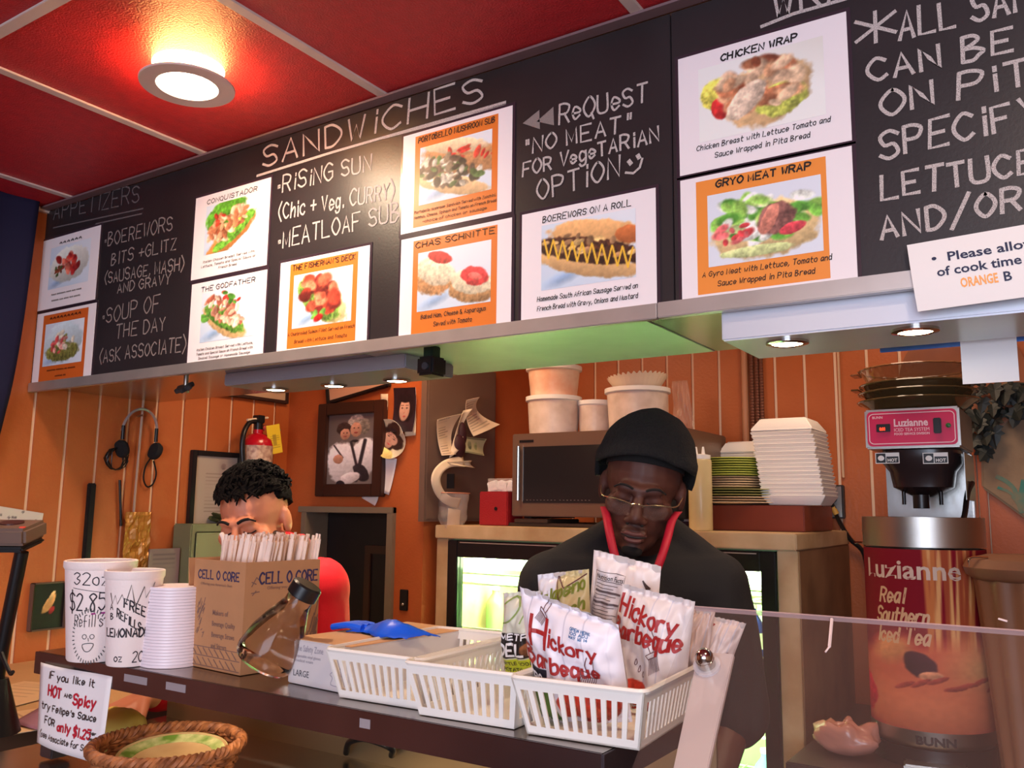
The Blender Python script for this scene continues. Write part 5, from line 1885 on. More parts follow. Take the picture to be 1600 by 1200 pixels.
MB().tube(catmull([tuple(p) for p in hk], 4), .0025, 6).build('wire_hook', M_CHROME, t, world=True, smooth=True)
hk = [P(1335, 848, 'Y', 2.45), P(1349, 848, 'Y', 2.45), P(1352, 858, 'Y', 2.45)]
tag(MB().tube(catmull([tuple(p) for p in hk], 4), .003, 6).build('wire_hook', M_CHROME, None, world=True, loc=tuple(hk[0]), smooth=True), 'short silver wire hook left of the tea urn rim', 'hook')

# stone plaque
pts = [(1532, 640), (1560, 600), (1640, 560), (1760, 560), (1800, 700), (1760, 820), (1680, 840), (1598, 808), (1560, 780), (1534, 762)]
q = [P(x, y, 'Y', YB - .014) for x, y in pts]
m1 = MB()
m1.prism([(p.x, p.z) for p in q], .02, Matrix.Translation((0, YB - .004, 0)) @ Matrix.Rotation(PI / 2, 4, 'X'))
t = thing('stone_plaque', tuple(q[-1]), 'brownish stone-like wall plaque with a teal painting on it', 'plaque')
m1.build('slab', mat('stone_brown', (150, 122, 92), .7, rgb2=(122, 96, 72), mscale=9, bump=.3), t, world=True, bevel=.006)
mb = MB()
for w_, pts in ((.012, [(1558, 745), (1572, 752), (1585, 765), (1590, 782), (1596, 800)]), (.016, [(1600, 752), (1597, 768), (1591, 785)]), (.008, [(1560, 762), (1575, 768), (1588, 778)]), (.03, [(1590, 776), (1600, 786), (1612, 792)]), (.02, [(1604, 760), (1606, 776), (1612, 790)])):
    q2 = [P(x, y, 'Y', YB - .0255) for x, y in pts]
    ribbon(mb, catmull([(p.x, p.z) for p in q2], 4), w_, lambda u, v: Vector((u, YB - .0255, v)))
mb.build('teal_painting', mat('teal_paint', (60, 120, 104), .7, rgb2=(120, 116, 90), mscale=30), t, world=True)

# bronze-green ivy garland
t = thing('ivy_garland', tuple(P(1560, 640, 'Y', YB - .05)), 'dark bronze-green leaf garland hanging above the stone plaque', 'garland')
mleaf = mat('ivy_dark', (20, 30, 30), .5, rgb2=(38, 40, 34), mscale=20)
lo = None
lr = random.Random(5)
LP = [(1512, 628), (1520, 640), (1530, 655), (1535, 672), (1526, 680), (1541, 688), (1548, 676), (1540, 645), (1550, 632), (1556, 648), (1563, 622), (1570, 640), (1578, 618), (1582, 636), (1592, 612), (1598, 630), (1608, 622), (1620, 618), (1524, 612), (1538, 604), (1552, 600), (1568, 604), (1584, 598), (1600, 606), (1545, 660), (1552, 668), (1519, 655), (1536, 622), (1560, 634), (1590, 640), (1532, 695), (1546, 700)]
def leafmesh():
    m1 = MB()
    out = [(0, 0), (.010, -.006), (.022, .002), (.018, .012), (.028, .022), (.016, .026), (.012, .040), (0, .056), (-.012, .040), (-.016, .026), (-.028, .022), (-.018, .012), (-.022, .002), (-.010, -.006)]
    n = len(out)
    vs = [Vector((0, 0, -.02))] + [Vector((x, .008 * abs(x) / .028 - .006 * (y / .05), -y)) for x, y in out]
    vs += [v + Vector((0, .0014, 0)) for v in vs]
    fs = [(0, 1 + i, 1 + (i + 1) % n) for i in range(n)] + [(n + 1, n + 2 + (i + 1) % n, n + 2 + i) for i in range(n)] + [(1 + i, n + 2 + i, n + 2 + (i + 1) % n, 1 + (i + 1) % n) for i in range(n)]
    m1.add(vs, fs)
    return m1
for (x, y) in LP:
    q = P(x, y, 'Y', YB - .05 - lr.random() * .03)
    l_ = q - t.location
    if lo is None:
        lo = leafmesh().build('leaf', mleaf, t)
        o = lo
    else:
        o = inst(lo, t, l_)
    o.location = l_
    o.rotation_euler = (lr.uniform(-.4, .3), lr.uniform(-.7, .7), lr.uniform(-.6, .6))
    s_ = lr.uniform(.7, 1.15)
    o.scale = (s_, s_, s_)
vn = [P(x, y, 'Y', YB - .04) for x, y in ((1505, 605), (1530, 615), (1550, 610), (1580, 600), (1620, 600), (1700, 590))]
MB().tube(catmull([tuple(p) for p in vn], 4), .005, 6).build('vine', mleaf, t, world=True, smooth=True)
# pale plate-like disc behind the dishes
q = P(1500, 590, 'Y', 2.96)
o = MB().lathe([(.001, 0), (.13, .004), (.175, .018), (.18, .022), (.172, .022), (.12, .010), (.001, .006)], (0, 0, 0), 48, Matrix.Rotation(PI / 2, 4, 'X')).build('wall_dish', mat('brown_glaze', (150, 92, 64), .3, mott=.2), None, smooth=True)
o.location = (q.x + .0, 3.02, q.z)
tag(o, 'brown glazed round dish on the wall behind the glass dishes', 'wall dish')
# ------------------------------------------------------------------ people
def solidify(mb, voxel, name, m, parent, smooth_it=3, disp=None):
    me = bpy.data.meshes.new('tmp')
    me.from_pydata([tuple(p) for p in mb.v], [], mb.f)
    ob = bpy.data.objects.new('tmp', me)
    COL.objects.link(ob)
    r = ob.modifiers.new('r', 'REMESH')
    r.mode = 'VOXEL'
    r.voxel_size = voxel
    s = ob.modifiers.new('s', 'SMOOTH')
    s.factor = .5
    s.iterations = smooth_it
    dg = bpy.context.evaluated_depsgraph_get()
    nm = bpy.data.meshes.new_from_object(ob.evaluated_get(dg))
    bpy.data.objects.remove(ob)
    if disp:
        for v in nm.vertices:
            v.co = disp(v.co)
    nm.name = name
    iv = WM[parent.name].inverted()
    nm.transform(iv)
    nm.materials.clear()
    nm.materials.append(m)
    for p in nm.polygons: p.use_smooth = True
    o = bpy.data.objects.new(name, nm)
    COL.objects.link(o)
    o.parent = parent
    WM[o.name] = WM[parent.name].copy()
    return o


def head_prims(mb, HM, s=1.0):
    def e(c, r): mb.ball(HM @ (Vector(c) * s), tuple(x * s for x in r), 20, HM.to_3x3().normalized().to_4x4())
    def c(a, b, r0, r1, n=12): mb.capsule(HM @ (Vector(a) * s), HM @ (Vector(b) * s), r0 * s, r1 * s, n)
    e((0, .012, .035), (.074, .094, .085))
    e((0, -.020, -.030), (.061, .068, .080))
    e((0, -.036, -.078), (.044, .044, .036))
    e((0, -.066, -.098), (.022, .018, .018))
    for k in (-1, 1):
        e((k * .042, -.058, -.020), (.022, .022, .022))
        e((k * .030, -.0745, .001), (.0165, .0135, .0125))
        e((k * .0135, -.100, -.036), (.0095, .011, .008))
        e((k * .077, .012, -.006), (.009, .018, .031))
        e((k * .050, .0, -.055), (.018, .04, .035))
    c((-.034, -.082, .021), (-.008, -.088, .019), .0095, .010)
    c((.034, -.082, .021), (.008, -.088, .019), .0095, .010)
    c((0, -.086, .012), (0, -.108, -.029), .0085, .0125)
    e((0, -.062, -.060), (.031, .025, .027))
    c((-.019, -.090, -.0605), (.019, -.090, -.0605), .0062, .0062)
    c((-.015, -.091, -.0725), (.015, -.091, -.0725), .0078, .0078)


def hand(mb, wrist, fwd, up, side, s=1.0, curl=.5):
    """palm, four fingers of different lengths with bends, thumb off the side of the palm"""
    fwd = Vector(fwd).normalized()
    up = Vector(up)
    up = (up - fwd * up.dot(fwd)).normalized()
    lat = fwd.cross(up) * side
    w = Vector(wrist)
    pc = w + fwd * .045 * s
    for k in range(-2, 3):
        mb.capsule(w + lat * k * .006 * s, w + fwd * .085 * s + lat * k * .0165 * s, .014 * s, .0125 * s, 10)
    L = [.062, .078, .084, .076]
    for i, k in enumerate((-1.55, -.52, .52, 1.55)):
        b = w + fwd * .088 * s + lat * k * .0205 * s
        d = (fwd + lat * k * .07).normalized()
        l = L[3 - i] if side > 0 else L[3 - i]
        a1 = curl * .7
        p1 = b + (d * math.cos(a1) - up * math.sin(a1)) * l * .45 * s
        a2 = curl * 1.5
        p2 = p1 + (d * math.cos(a2) - up * math.sin(a2)) * l * .32 * s
        a3 = curl * 2.1
        p3 = p2 + (d * math.cos(a3) - up * math.sin(a3)) * l * .25 * s
        mb.capsule(b, p1, .0088 * s, .0082 * s, 10)
        mb.capsule(p1, p2, .0082 * s, .0076 * s, 10)
        mb.capsule(p2, p3, .0076 * s, .0066 * s, 10)
    tb = w + fwd * .022 * s + lat * .026 * s
    t1 = tb + (fwd * .6 + lat * .75 - up * .3).normalized() * .042 * s
    t2 = t1 + (fwd * .85 + lat * .35 - up * .4).normalized() * .032 * s
    mb.capsule(tb, t1, .0135 * s, .0105 * s, 10)
    mb.capsule(t1, t2, .0102 * s, .0085 * s, 10)


def figure(root, J, skin, shirt_m, trouser_m, sleeve_to=.92, voxel=.0045):
    HM = J['head']
    body = MB()
    head_prims(body, HM, J.get('hs', 1.0))
    nb = J['neck']
    hb = HM @ Vector((0, .020, -.05))
    body.capsule(hb, nb, .056, .062, 16)
    body.capsule(HM @ Vector((0, .02, -.02)), nb, .052, .058, 16)
    ch, pv = J['chest'], J['pelvis']
    R = J['right']
    Fd = J['fwd']
    Mx = Matrix((R, -Fd, Vector((0, 0, 1)))).transposed().to_4x4()
    def torso(mb, g):
        mb.ball(ch, (.165 + g, .112 + g, .20 + g), 20, Mx)
        mb.ball(ch.lerp(pv, .5), (.145 + g, .105 + g, .2 + g), 20, Mx)
        mb.ball(pv, (.160 + g, .112 + g, .13 + g), 20, Mx)
        mb.capsule(nb - Vector((0, 0, .03)), J['sh'][0] + Vector((0, 0, .0)), .052 + g, .062 + g, 14)
        mb.capsule(nb - Vector((0, 0, .03)), J['sh'][1] + Vector((0, 0, .0)), .052 + g, .062 + g, 14)
        mb.capsule(J['sh'][0], J['sh'][1], .07 + g, .07 + g, 14)
        if 'trap' in J:
            for k in (0, 1): mb.capsule(J['trap'][k], J['sh'][k], .050 + g, .064 + g, 14)
    torso(body, -.012)
    shirt = MB()
    torso(shirt, .006)
    for i in (0, 1):
        s_, e_, w_ = J['sh'][i], J['el'][i], J['wr'][i]
        body.capsule(s_, e_, .050, .040, 14)
        body.capsule(e_, w_, .041, .028, 14)
        hand(body, w_, J['hd'][i], J['hu'][i], J['hside'][i], 1.0, J.get('curl', .45))
        if J['sleeve'] == 'long':
            shirt.capsule(s_, e_, .072, .060, 14)
            q_ = e_.lerp(w_, sleeve_to)
            shirt.capsule(e_, q_, .060, .042, 14)
        else:
            q_ = s_.lerp(e_, .96)
            shirt.capsule(s_, s_.lerp(e_, .5), .076, .074, 14)
            shirt.capsule(s_.lerp(e_, .5), q_, .074, .074, 14)
    for k in (-1, 1):
        hip = pv + R * k * .085 - Vector((0, 0, .05))
        kn = Vector((hip.x, hip.y, .50)) + Fd * .02
        an = Vector((hip.x, hip.y, .09)) - Fd * .02
        body.capsule(hip, kn, .075, .052, 14)
        body.capsule(kn, an, .052, .036, 14)
        body.capsule(an - Vector((0, 0, .045)), an + Fd * .15 - Vector((0, 0, .055)), .034, .028, 12)
    bo = solidify(body, voxel, 'body', skin, root)
    so_ = solidify(shirt, .007, 'shirt', shirt_m, root, 5, J.get('shirt_disp'))
    tr = MB()
    for k in (-1, 1):
        hip = pv + R * k * .085 - Vector((0, 0, .05))
        kn = Vector((hip.x, hip.y, .50)) + Fd * .02
        an = Vector((hip.x, hip.y, .12)) - Fd * .02
        tr.capsule(hip, kn, .098, .078, 14)
        tr.capsule(kn, an, .078, .066, 14)
    tr.ball(pv - Vector((0, 0, .03)), (.175, .128, .12), 18, Mx)
    solidify(tr, .012, 'trousers', trouser_m, root, 3)
    for k in (-1, 1):
        hip = pv + R * k * .085
        an = Vector((hip.x, hip.y, .05))
        sh_ = MB()
        sh_.capsule(an - Fd * .06, an + Fd * .16 - Vector((0, 0, .005)), .046, .042, 14)
        sh_.box(-.045, .045, -.1, .2, -.05, -.03, Matrix.Translation(an) @ Matrix((R, Fd, Vector((0, 0, 1)))).transposed().to_4x4())
        sh_.build('shoe', M_BLACK, root, world=True, smooth=True)
    return bo


def shell(HM, rad, cen, low, thick, nz, name, m, parent, nu=72, nv=26, seed=0, extra=None, s=1.0, freq=30, lumps=.0):
    """cap on the skull; low(az) gives the lower elevation angle; az 0 = face side"""
    def fn(u, v):
        az = 2 * PI * u + PI
        lo = low(az)
        el = PI / 2 + (lo - PI / 2) * v
        d = Vector((math.sin(az) * math.cos(el), -math.cos(az) * math.cos(el), math.sin(el)))
        n_ = mnoise.noise(d * freq + Vector((seed, 0, 0))) * nz + mnoise.noise(d * 3.5 + Vector((seed, 5, 0))) * lumps
        p = Vector((d.x * rad[0], d.y * rad[1], d.z * rad[2])) * (1 + n_)
        if extra: p = extra(p, az, v)
        return HM @ ((p + Vector(cen)) * s)
    m1 = MB()
    m1.sheet(lambda u, v: fn(1 - u, v), nu, nv, thick)
    return m1.build(name, m, parent, world=True, smooth='all')


M_SKIN_D = mat('skin_dark', (78, 44, 36), .55, sub=0.0, mott=.12, mscale=14, bump=.06, bscale=160, spec=.4)
M_SKIN_L = mat('skin_light', (206, 128, 96), .5, mott=.08, mscale=12, bump=.05, bscale=160)

# ---- man in black, facing the camera and looking down
Cc = Pd(1003, 765, 1.69)
toc = Vector((-Cc.x, -Cc.y, 0)).normalized()
Rv = Vector((-toc.y, toc.x, 0))      # viewer's right
rot = Matrix((Rv, -toc, Vector((0, 0, 1)))).transposed().to_4x4()
HM = Matrix.Translation(Cc) @ rot @ Matrix.Rotation(math.radians(9), 4, 'Y') @ Matrix.Rotation(math.radians(-2), 4, 'Z') @ Matrix.Rotation(math.radians(15), 4, 'X')
root = thing('person', (Cc.x, Cc.y, 0), 'man in black shirt, black beanie and glasses with red lanyard, looking down', 'person')
neck = Pd(1003, 850, 1.80)
J = dict(head=HM, neck=neck, right=Rv, fwd=toc, sleeve='short', hs=1.0, curl=.5)
J['sh'] = [Pd(872, 918, 1.76), Pd(1112, 918, 1.76)]
J['trap'] = [Pd(968, 845, 1.83), Pd(1040, 845, 1.83)]
J['chest'] = Pd(995, 1010, 1.76)
J['pelvis'] = Vector((J['chest'].x, J['chest'].y, .88)) - toc * .04
J['el'] = [Pd(838, 1120, 1.72), Pd(1146, 1118, 1.70)]
J['wr'] = [Pd(900, 1262, 1.56), Pd(1100, 1275, 1.54)]
J['hd'] = [(toc + Rv * .3 - Vector((0, 0, .3))), (toc - Rv * .3 - Vector((0, 0, .3)))]
J['hu'] = [Vector((0, 0, 1))] * 2
J['hside'] = [-1, 1]
M_SHIRT = mat('shirt_black', (22, 18, 22), .85, bump=.15, bscale=200)
def fold(co):
    n_ = mnoise.noise(Vector((co.x * 7, co.y * 7, co.z * 4))) * .012 + mnoise.noise(Vector((co.x * 18, co.y * 18, co.z * 9))) * .005
    return co + Vector((co.x - Cc.x, co.y - Cc.y, 0)).normalized() * n_
J['shirt_disp'] = fold
figure(root, J, M_SKIN_D, M_SHIRT, mat('trousers_dark', (30, 28, 34), .8))


def beanie_extra(p, az, v):
    k = max(0, 1 - v * 1.3)
    ho = math.hypot(p.x, p.y)
    fu = 1 + .11 * (p.z / .124) * min(1, ho / .05) if p.z > 0 else 1
    p = Vector((p.x * fu, p.y * fu, p.z * .96))
    p = p * (1 + .014 * mnoise.noise(Vector((p.x * 22, p.y * 22, p.z * 30))))
    p = p + Vector((.006 * k, .016 * k, .008 * k))
    if v > .82: p = p * (1 + .02 * math.sin((v - .82) / .18 * PI))
    return p
shell(HM, (.097, .122, .124), (0, .016, .030), lambda az: (.17 + .23 * math.cos(az) + (.10 * math.cos(2 * az)) - (.0 if math.cos(az) > 0 else .25)), .008, .010, 'beanie', mat('beanie_black', (13, 12, 15), .95, bump=1.0, bscale=180), root, seed=3, freq=5, lumps=.02, extra=beanie_extra)
# short dark hair under the beanie
shell(HM, (.0765, .0965, .0885), (0, .013, .035), lambda az: (.20 + .20 * math.cos(az) - .35 * (1 - math.cos(az)) * .5), .002, .006, 'hair', mat('hair_black', (16, 12, 12), .9, bump=.5, bscale=400), root, seed=1)


def hline(HM, pts, r, name, m, root, n=6, s=1.0):
    q = [HM @ (Vector(p) * s) for p in catmull(pts, 5)]
    return MB().tube(q, r, n).build(name, m, root, world=True, smooth=True)


M_BROW = mat('brow_black', (18, 12, 12), .9)
M_LASH = mat('lash', (12, 8, 8), .8)
for k in (-1, 1):
    hline(HM, [(k * .048, -.083, .018), (k * .036, -.0925, .0265), (k * .022, -.0965, .0265), (k * .012, -.0975, .022)], [.0016] * 5 + [.0024] * 11, 'eyebrow', M_BROW, root)
    hline(HM, [(k * .045, -.0825, -.003), (k * .036, -.0885, -.0065), (k * .026, -.089, -.0065), (k * .016, -.0865, -.003)], .0010, 'eyelid_line', M_LASH, root)
    MB().ball(HM @ Vector((k * .0135, -.108, -.041)), (.0035, .0035, .0022), 8).build('nostril', M_LASH, root, world=True, smooth=True)
M_LIPD = mat('lip_dark', (96, 54, 50), .6)
lp_ = MB()
lp_.tube([HM @ Vector(p) for p in catmull([(-.023, -.0895, -.065), (-.012, -.0965, -.0615), (0, -.0978, -.0625), (.012, -.0965, -.0615), (.023, -.0895, -.065)], 5)], [.0022] * 4 + [.0042] * 13 + [.0022] * 4, 8)
lp_.tube([HM @ Vector(p) for p in catmull([(-.021, -.0895, -.068), (-.010, -.0975, -.0735), (0, -.0985, -.0745), (.010, -.0975, -.0735), (.021, -.0895, -.068)], 5)], [.0022] * 4 + [.0050] * 13 + [.0022] * 4, 8)
lp_.build('lips', M_LIPD, root, world=True, smooth=True)
hline(HM, [(-.023, -.0925, -.0665), (-.01, -.1005, -.0675), (0, -.1008, -.068), (.01, -.1005, -.0675), (.023, -.0925, -.0665)], .0010, 'mouth_line', M_LASH, root)
goat = MB()
goat.ball(HM @ Vector((0, -.074, -.101)), (.020, .012, .013), 14, HM.to_3x3().to_4x4())
goat.build('goatee', M_BROW, root, world=True, smooth=True)

# rimless glasses with gold top wire
gm = mat('glasses_gold', (216, 196, 160), .2, .9)
GY = -.103
gl = MB()
gz = -.004
for k in (-1, 1):
    gl.tube([HM @ Vector(p) for p in catmull([(k * .010, GY - .004, gz), (k * .030, GY - .002, gz + .004), (k * .052, GY + .008, gz + .003), (k * .063, GY + .018, gz + .001)], 5)], .0011, 6)
    gl.tube([HM @ Vector(p) for p in catmull([(k * .063, GY + .018, gz + .001), (k * .072, GY + .04, gz), (k * .079, GY + .10, gz + .002)], 5)], .0013, 6)
    gl.tube([HM @ Vector(p) for p in catmull([(k * .010, GY - .002, gz - .003), (k * .009, GY + .004, gz - .010)], 4)], .0010, 6)
gl.tube([HM @ Vector(p) for p in catmull([(-.010, GY - .004, gz), (0, GY - .008, gz + .003), (.010, GY - .004, gz)], 5)], .0012, 6)
go = gl.build('glasses_frame', gm, root, world=True, smooth=True)
for k in (-1, 1):
    out = [(k * .010, gz), (k * .030, gz + .003), (k * .052, gz + .002), (k * .057, gz - .008), (k * .052, gz - .022), (k * .034, gz - .026), (k * .016, gz - .022)]
    n_ = len(out)
    yy = lambda x: GY - .003 + abs(x) ** 2 * 4.2
    vs = [HM @ Vector((x, yy(x), z)) for x, z in out] + [HM @ Vector((x, yy(x) + .0015, z)) for x, z in out]
    m1 = MB()
    m1.add(vs, [tuple(range(n_)), tuple(range(n_, 2 * n_))[::-1]] + [(i, n_ + i, n_ + (i + 1) % n_, (i + 1) % n_) for i in range(n_)])
    m1.build('lens', mat('lens_glass', (120, 100, 90), .03, alpha=.09, coat=1.0), go, world=True)

# red lanyard
M_LAN = mat('lanyard_red', (168, 12, 42), .6)
for k, pts in ((-1, [(1000 - 56, 792, 1.66), (948, 808, 1.63), (953, 835, 1.60), (962, 872, 1.58), (985, 930, 1.575)]), (1, [(1060, 800, 1.66), (1050, 814, 1.63), (1043, 840, 1.60), (1032, 875, 1.58), (1010, 930, 1.575)])):
    q = catmull([tuple(Pd(*p)) for p in pts], 6)
    m1 = MB()
    def lf(u, v):
        i = min(int(v * (len(q) - 1)), len(q) - 2)
        f_ = v * (len(q) - 1) - i
        p_ = Vector(q[i]).lerp(Vector(q[i + 1]), f_)
        return p_ + Rv * (u - .5) * .015 + toc * (.004 - .008 * abs(u - .5))
    m1.sheet(lf, 5, 30, .0012)
    m1.build('lanyard', M_LAN, root, world=True, smooth='all')

# ---- man in red behind the straw box
C1 = Pd(398, 815, 2.06)
toc1 = Vector((-C1.x, -C1.y, 0)).normalized()
R1v = Vector((-toc1.y, toc1.x, 0))
rot = Matrix((R1v, -toc1, Vector((0, 0, 1)))).transposed().to_4x4()
HM1 = Matrix.Translation(C1) @ rot @ Matrix.Rotation(math.radians(-28), 4, 'Z') @ Matrix.Rotation(math.radians(-6), 4, 'Y') @ Matrix.Rotation(math.radians(14), 4, 'X')
root1 = thing('person', (C1.x, C1.y, 0), 'dark haired man in red shirt bending his head behind the straw box', 'person')
J = dict(head=HM1, neck=Pd(425, 905, 2.12), right=R1v, fwd=toc1, sleeve='long', hs=1.0, curl=.35)
J['sh'] = [Pd(345, 935, 2.12), Pd(500, 918, 2.14)]
J['chest'] = Pd(425, 1010, 2.14)
J['pelvis'] = Vector((J['chest'].x, J['chest'].y, .86)) - toc1 * .05
J['el'] = [Pd(322, 1055, 2.05), Pd(505, 1065, 2.12)]
J['wr'] = [Pd(232, 1086, 1.80), Pd(430, 1125, 1.88)]
J['hd'] = [(-R1v + toc1 * .6 - Vector((0, 0, .45))), (toc1 - R1v * .3 - Vector((0, 0, .3)))]
J['hu'] = [Vector((0, 0, 1))] * 2
J['hside'] = [-1, 1]
M_RSH = mat('shirt_red', (222, 18, 40), .8, bump=.1, bscale=200)
def fold1(co):
    return co + Vector((co.x - C1.x, co.y - C1.y, 0)).normalized() * (mnoise.noise(Vector((co.x * 9, co.y * 9, co.z * 6))) * .012)
J['shirt_disp'] = fold1
figure(root1, J, M_SKIN_L, M_RSH, mat('trousers_blue', (40, 44, 62), .8), sleeve_to=.86)
hm_ = mat('hair_dark', (16, 11, 10), .9, bump=.6, bscale=200, spec=.12)
shell(HM1, (.083, .101, .095), (0, .015, .040), lambda az: (.46 - .30 * (1 - math.cos(az)) / 2 + .06 * math.cos(3 * az) + .05 * math.sin(7 * az)) if math.cos(az) > .2 else (.16 - .55 * (.2 - math.cos(az)) / 1.2), .012, .035, 'hair', hm_, root1, nu=120, nv=44, seed=9, freq=16, lumps=.05)
hr = random.Random(8)
lk_ = MB()
for i in range(420):
    az, el = hr.uniform(-PI, PI), hr.uniform(.3, 1.5)
    if math.cos(az) > .2: el = max(el, .50)
    d = Vector((math.sin(az) * math.cos(el), -math.cos(az) * math.cos(el), math.sin(el)))
    p0 = Vector((d.x * .084, d.y * .102, d.z * .096)) + Vector((0, .015, .040))
    tdir = Vector((hr.uniform(-.6, .6), -.7 + hr.uniform(-.5, .5), hr.uniform(-.3, .3)))
    tdir = (tdir - d * tdir.dot(d)).normalized()
    l_ = hr.uniform(.018, .036)
    pts = [p0 - d * .004, p0 + tdir * l_ * .5 + d * .006, p0 + tdir * l_ + d * hr.uniform(-.001, .006)]
    lk_.tube([HM1 @ Vector(q) for q in catmull([tuple(p) for p in pts], 3)], [.0034, .0036, .0036, .0032, .0028, .0022, .0008], 5)
o = lk_.build('hair_strands', hm_, root1, world=True, smooth=True)
o['kind'] = 'stuff'
for k in (-1, 1):
    hline(HM1, [(k * .048, -.083, .018), (k * .036, -.0935, .0265), (k * .022, -.0975, .0255), (k * .011, -.0985, .020)], [.0022] * 5 + [.0036] * 11, 'eyebrow', M_BROW, root1)
    hline(HM1, [(k * .045, -.0825, -.003), (k * .036, -.0885, -.0065), (k * .026, -.089, -.0065), (k * .016, -.0865, -.003)], .0014, 'eyelid_line', M_LASH, root1)
    m1 = MB()
    m1.ball(HM1 @ Vector((k * .056, -.022, -.052)), (.010, .026, .034), 14, HM1.to_3x3().to_4x4())
    m1.build('beard_side', mat('beard', (62, 40, 32), .9, bump=.5, bscale=300), root1, world=True, smooth=True)
m1 = MB()
m1.ball(HM1 @ Vector((0, -.050, -.086)), (.047, .046, .036), 18, HM1.to_3x3().to_4x4())
m1.build('beard', MATS['beard'], root1, world=True, smooth=True)
hline(HM1, [(-.022, -.096, -.0665), (0, -.1015, -.067), (.022, -.096, -.0665)], .002, 'mouth_line', mat('lip_red', (150, 70, 62), .5), root1)
# hood / collar folds
ck = MB()
for a_, b_, r_ in (((448, 842, 2.12), (470, 850, 2.10), .020), ((470, 850, 2.10), (478, 880, 2.06), .026), ((478, 880, 2.06), (440, 908, 2.0), .022), ((440, 908, 2.0), (385, 905, 2.0), .020), ((385, 905, 2.0), (355, 880, 2.06), .022)):
    ck.capsule(Pd(*a_), Pd(*b_), r_, r_ * .9, 12)
solidify(ck, .006, 'collar', M_RSH, root1, 3)
# ------------------------------------------------------------------ front counter
SZ = 1.20
FX0, FX1, FY0, FY1 = -1.512, -.432, .842, 1.165
t = thing('serving_counter', ((FX0 + FX1) / 2, FY0, 0), 'steel serving counter with raised shelf of dark front edge', 'counter')
M_SHELF = mat('shelf_steel', (150, 138, 132), .22, 1.0, bump=.05, bscale=25)
M_EDGE = mat('shelf_edge_dark', (128, 118, 122), .26, .95, mott=.35, mscale=5)
MB().box(FX0, FX1, FY0 + .002, FY1, SZ - .006, SZ).build('shelf_top', M_SHELF, t, world=True, bevel=.0015)
e_ = MB().box(FX0, FX1, FY0 - .001, FY0 + .002, SZ - .036, SZ).box(FX0, FX1, FY0 + .002, FY0 + .02, SZ - .036, SZ - .033).build('front_edge', M_EDGE, t, world=True, bevel=.0008)
MB().box(FX1, FX1 + .002, FY0, FY1, SZ - .036, SZ).build('end_edge', M_EDGE, t, world=True, bevel=.0008)
MB().box(FX0, FX1, FY1, FY1 + .002, SZ - .036, SZ).build('back_edge', M_EDGE, t, world=True)
# tape remnants and scratches on the edge
for (a, b, c, d) in ((195, 1037, 230, 1050), (260, 1052, 290, 1062), (562, 1112, 578, 1120)):
    p, q = P(a, b, 'Y', FY0 - .002), P(c, d, 'Y', FY0 - .002)
    MB().box(p.x, q.x, FY0 - .0016, FY0 - .001, SZ - .020, SZ - .009).build('tape_scrap', mat('old_tape', (150, 142, 146), .5), e_, world=True)
MB().rod((-.452, FY0 - .003, SZ - .026), (-.452, FY0, SZ - .026), .003).build('rivet', M_BLACK, e_, world=True, smooth=True)
for x_ in (FX0 + .02, FX1 - .03):
    MB().box(x_ - .018, x_ + .018, FY0 + .02, FY0 + .055, 1.025, SZ - .036).build('leg', mat('post_steel', (96, 92, 96), .35, .8), t, world=True, bevel=.002)
DZ_ = 1.02
MB().box(FX0 - .10, FX1 + .0, FY0 - .12, FY1 + .02, DZ_ - .02, DZ_).build('deck', M_STEEL, t, world=True, bevel=.002)
MB().box(FX0 - .10, FX1 + .0, FY0 - .10, FY1 + .02, .10, DZ_ - .021).build('cabinet_body', M_STEELB, t, world=True)
px0 = P(262, 1110, 'Y', FY1 + .012)
MB().box(px0.x, FX1, FY1 + .010, FY1 + .016, DZ_, SZ - .037).build('back_panel', mat('panel_steel', (170, 150, 118), .36, .9, bump=.04, bscale=20), t, world=True)
MB().box(-1.2, -.6, FY0 + .030, FY0 + .045, SZ - .030, SZ - .018).build('added_fill_strip', mat('fill_glow', (255, 220, 170), .5, emit=(255, 210, 150), estr=1.5), t, world=True)  # glowing strip added under the shelf to brighten the space below
area('shelf_fill', (-.9, FY0 + .05, SZ - .034), (-.9, FY0 + .20, 1.0), .6, .4, (1.0, .74, .46), .02)  # unseen fill light added for the dark steel panel
# arched black handle on the panel
hp = [P(541, 1176, 'Y', FY1 - .0), P(546, 1160, 'Y', FY1 - .025), P(566, 1154, 'Y', FY1 - .035), P(592, 1160, 'Y', FY1 - .035), P(612, 1170, 'Y', FY1 - .02), P(612, 1180, 'Y', FY1)]
MB().tube(catmull([tuple(p) for p in hp], 6), .0055, 10).build('handle', M_BLACK, t, world=True, smooth=True)

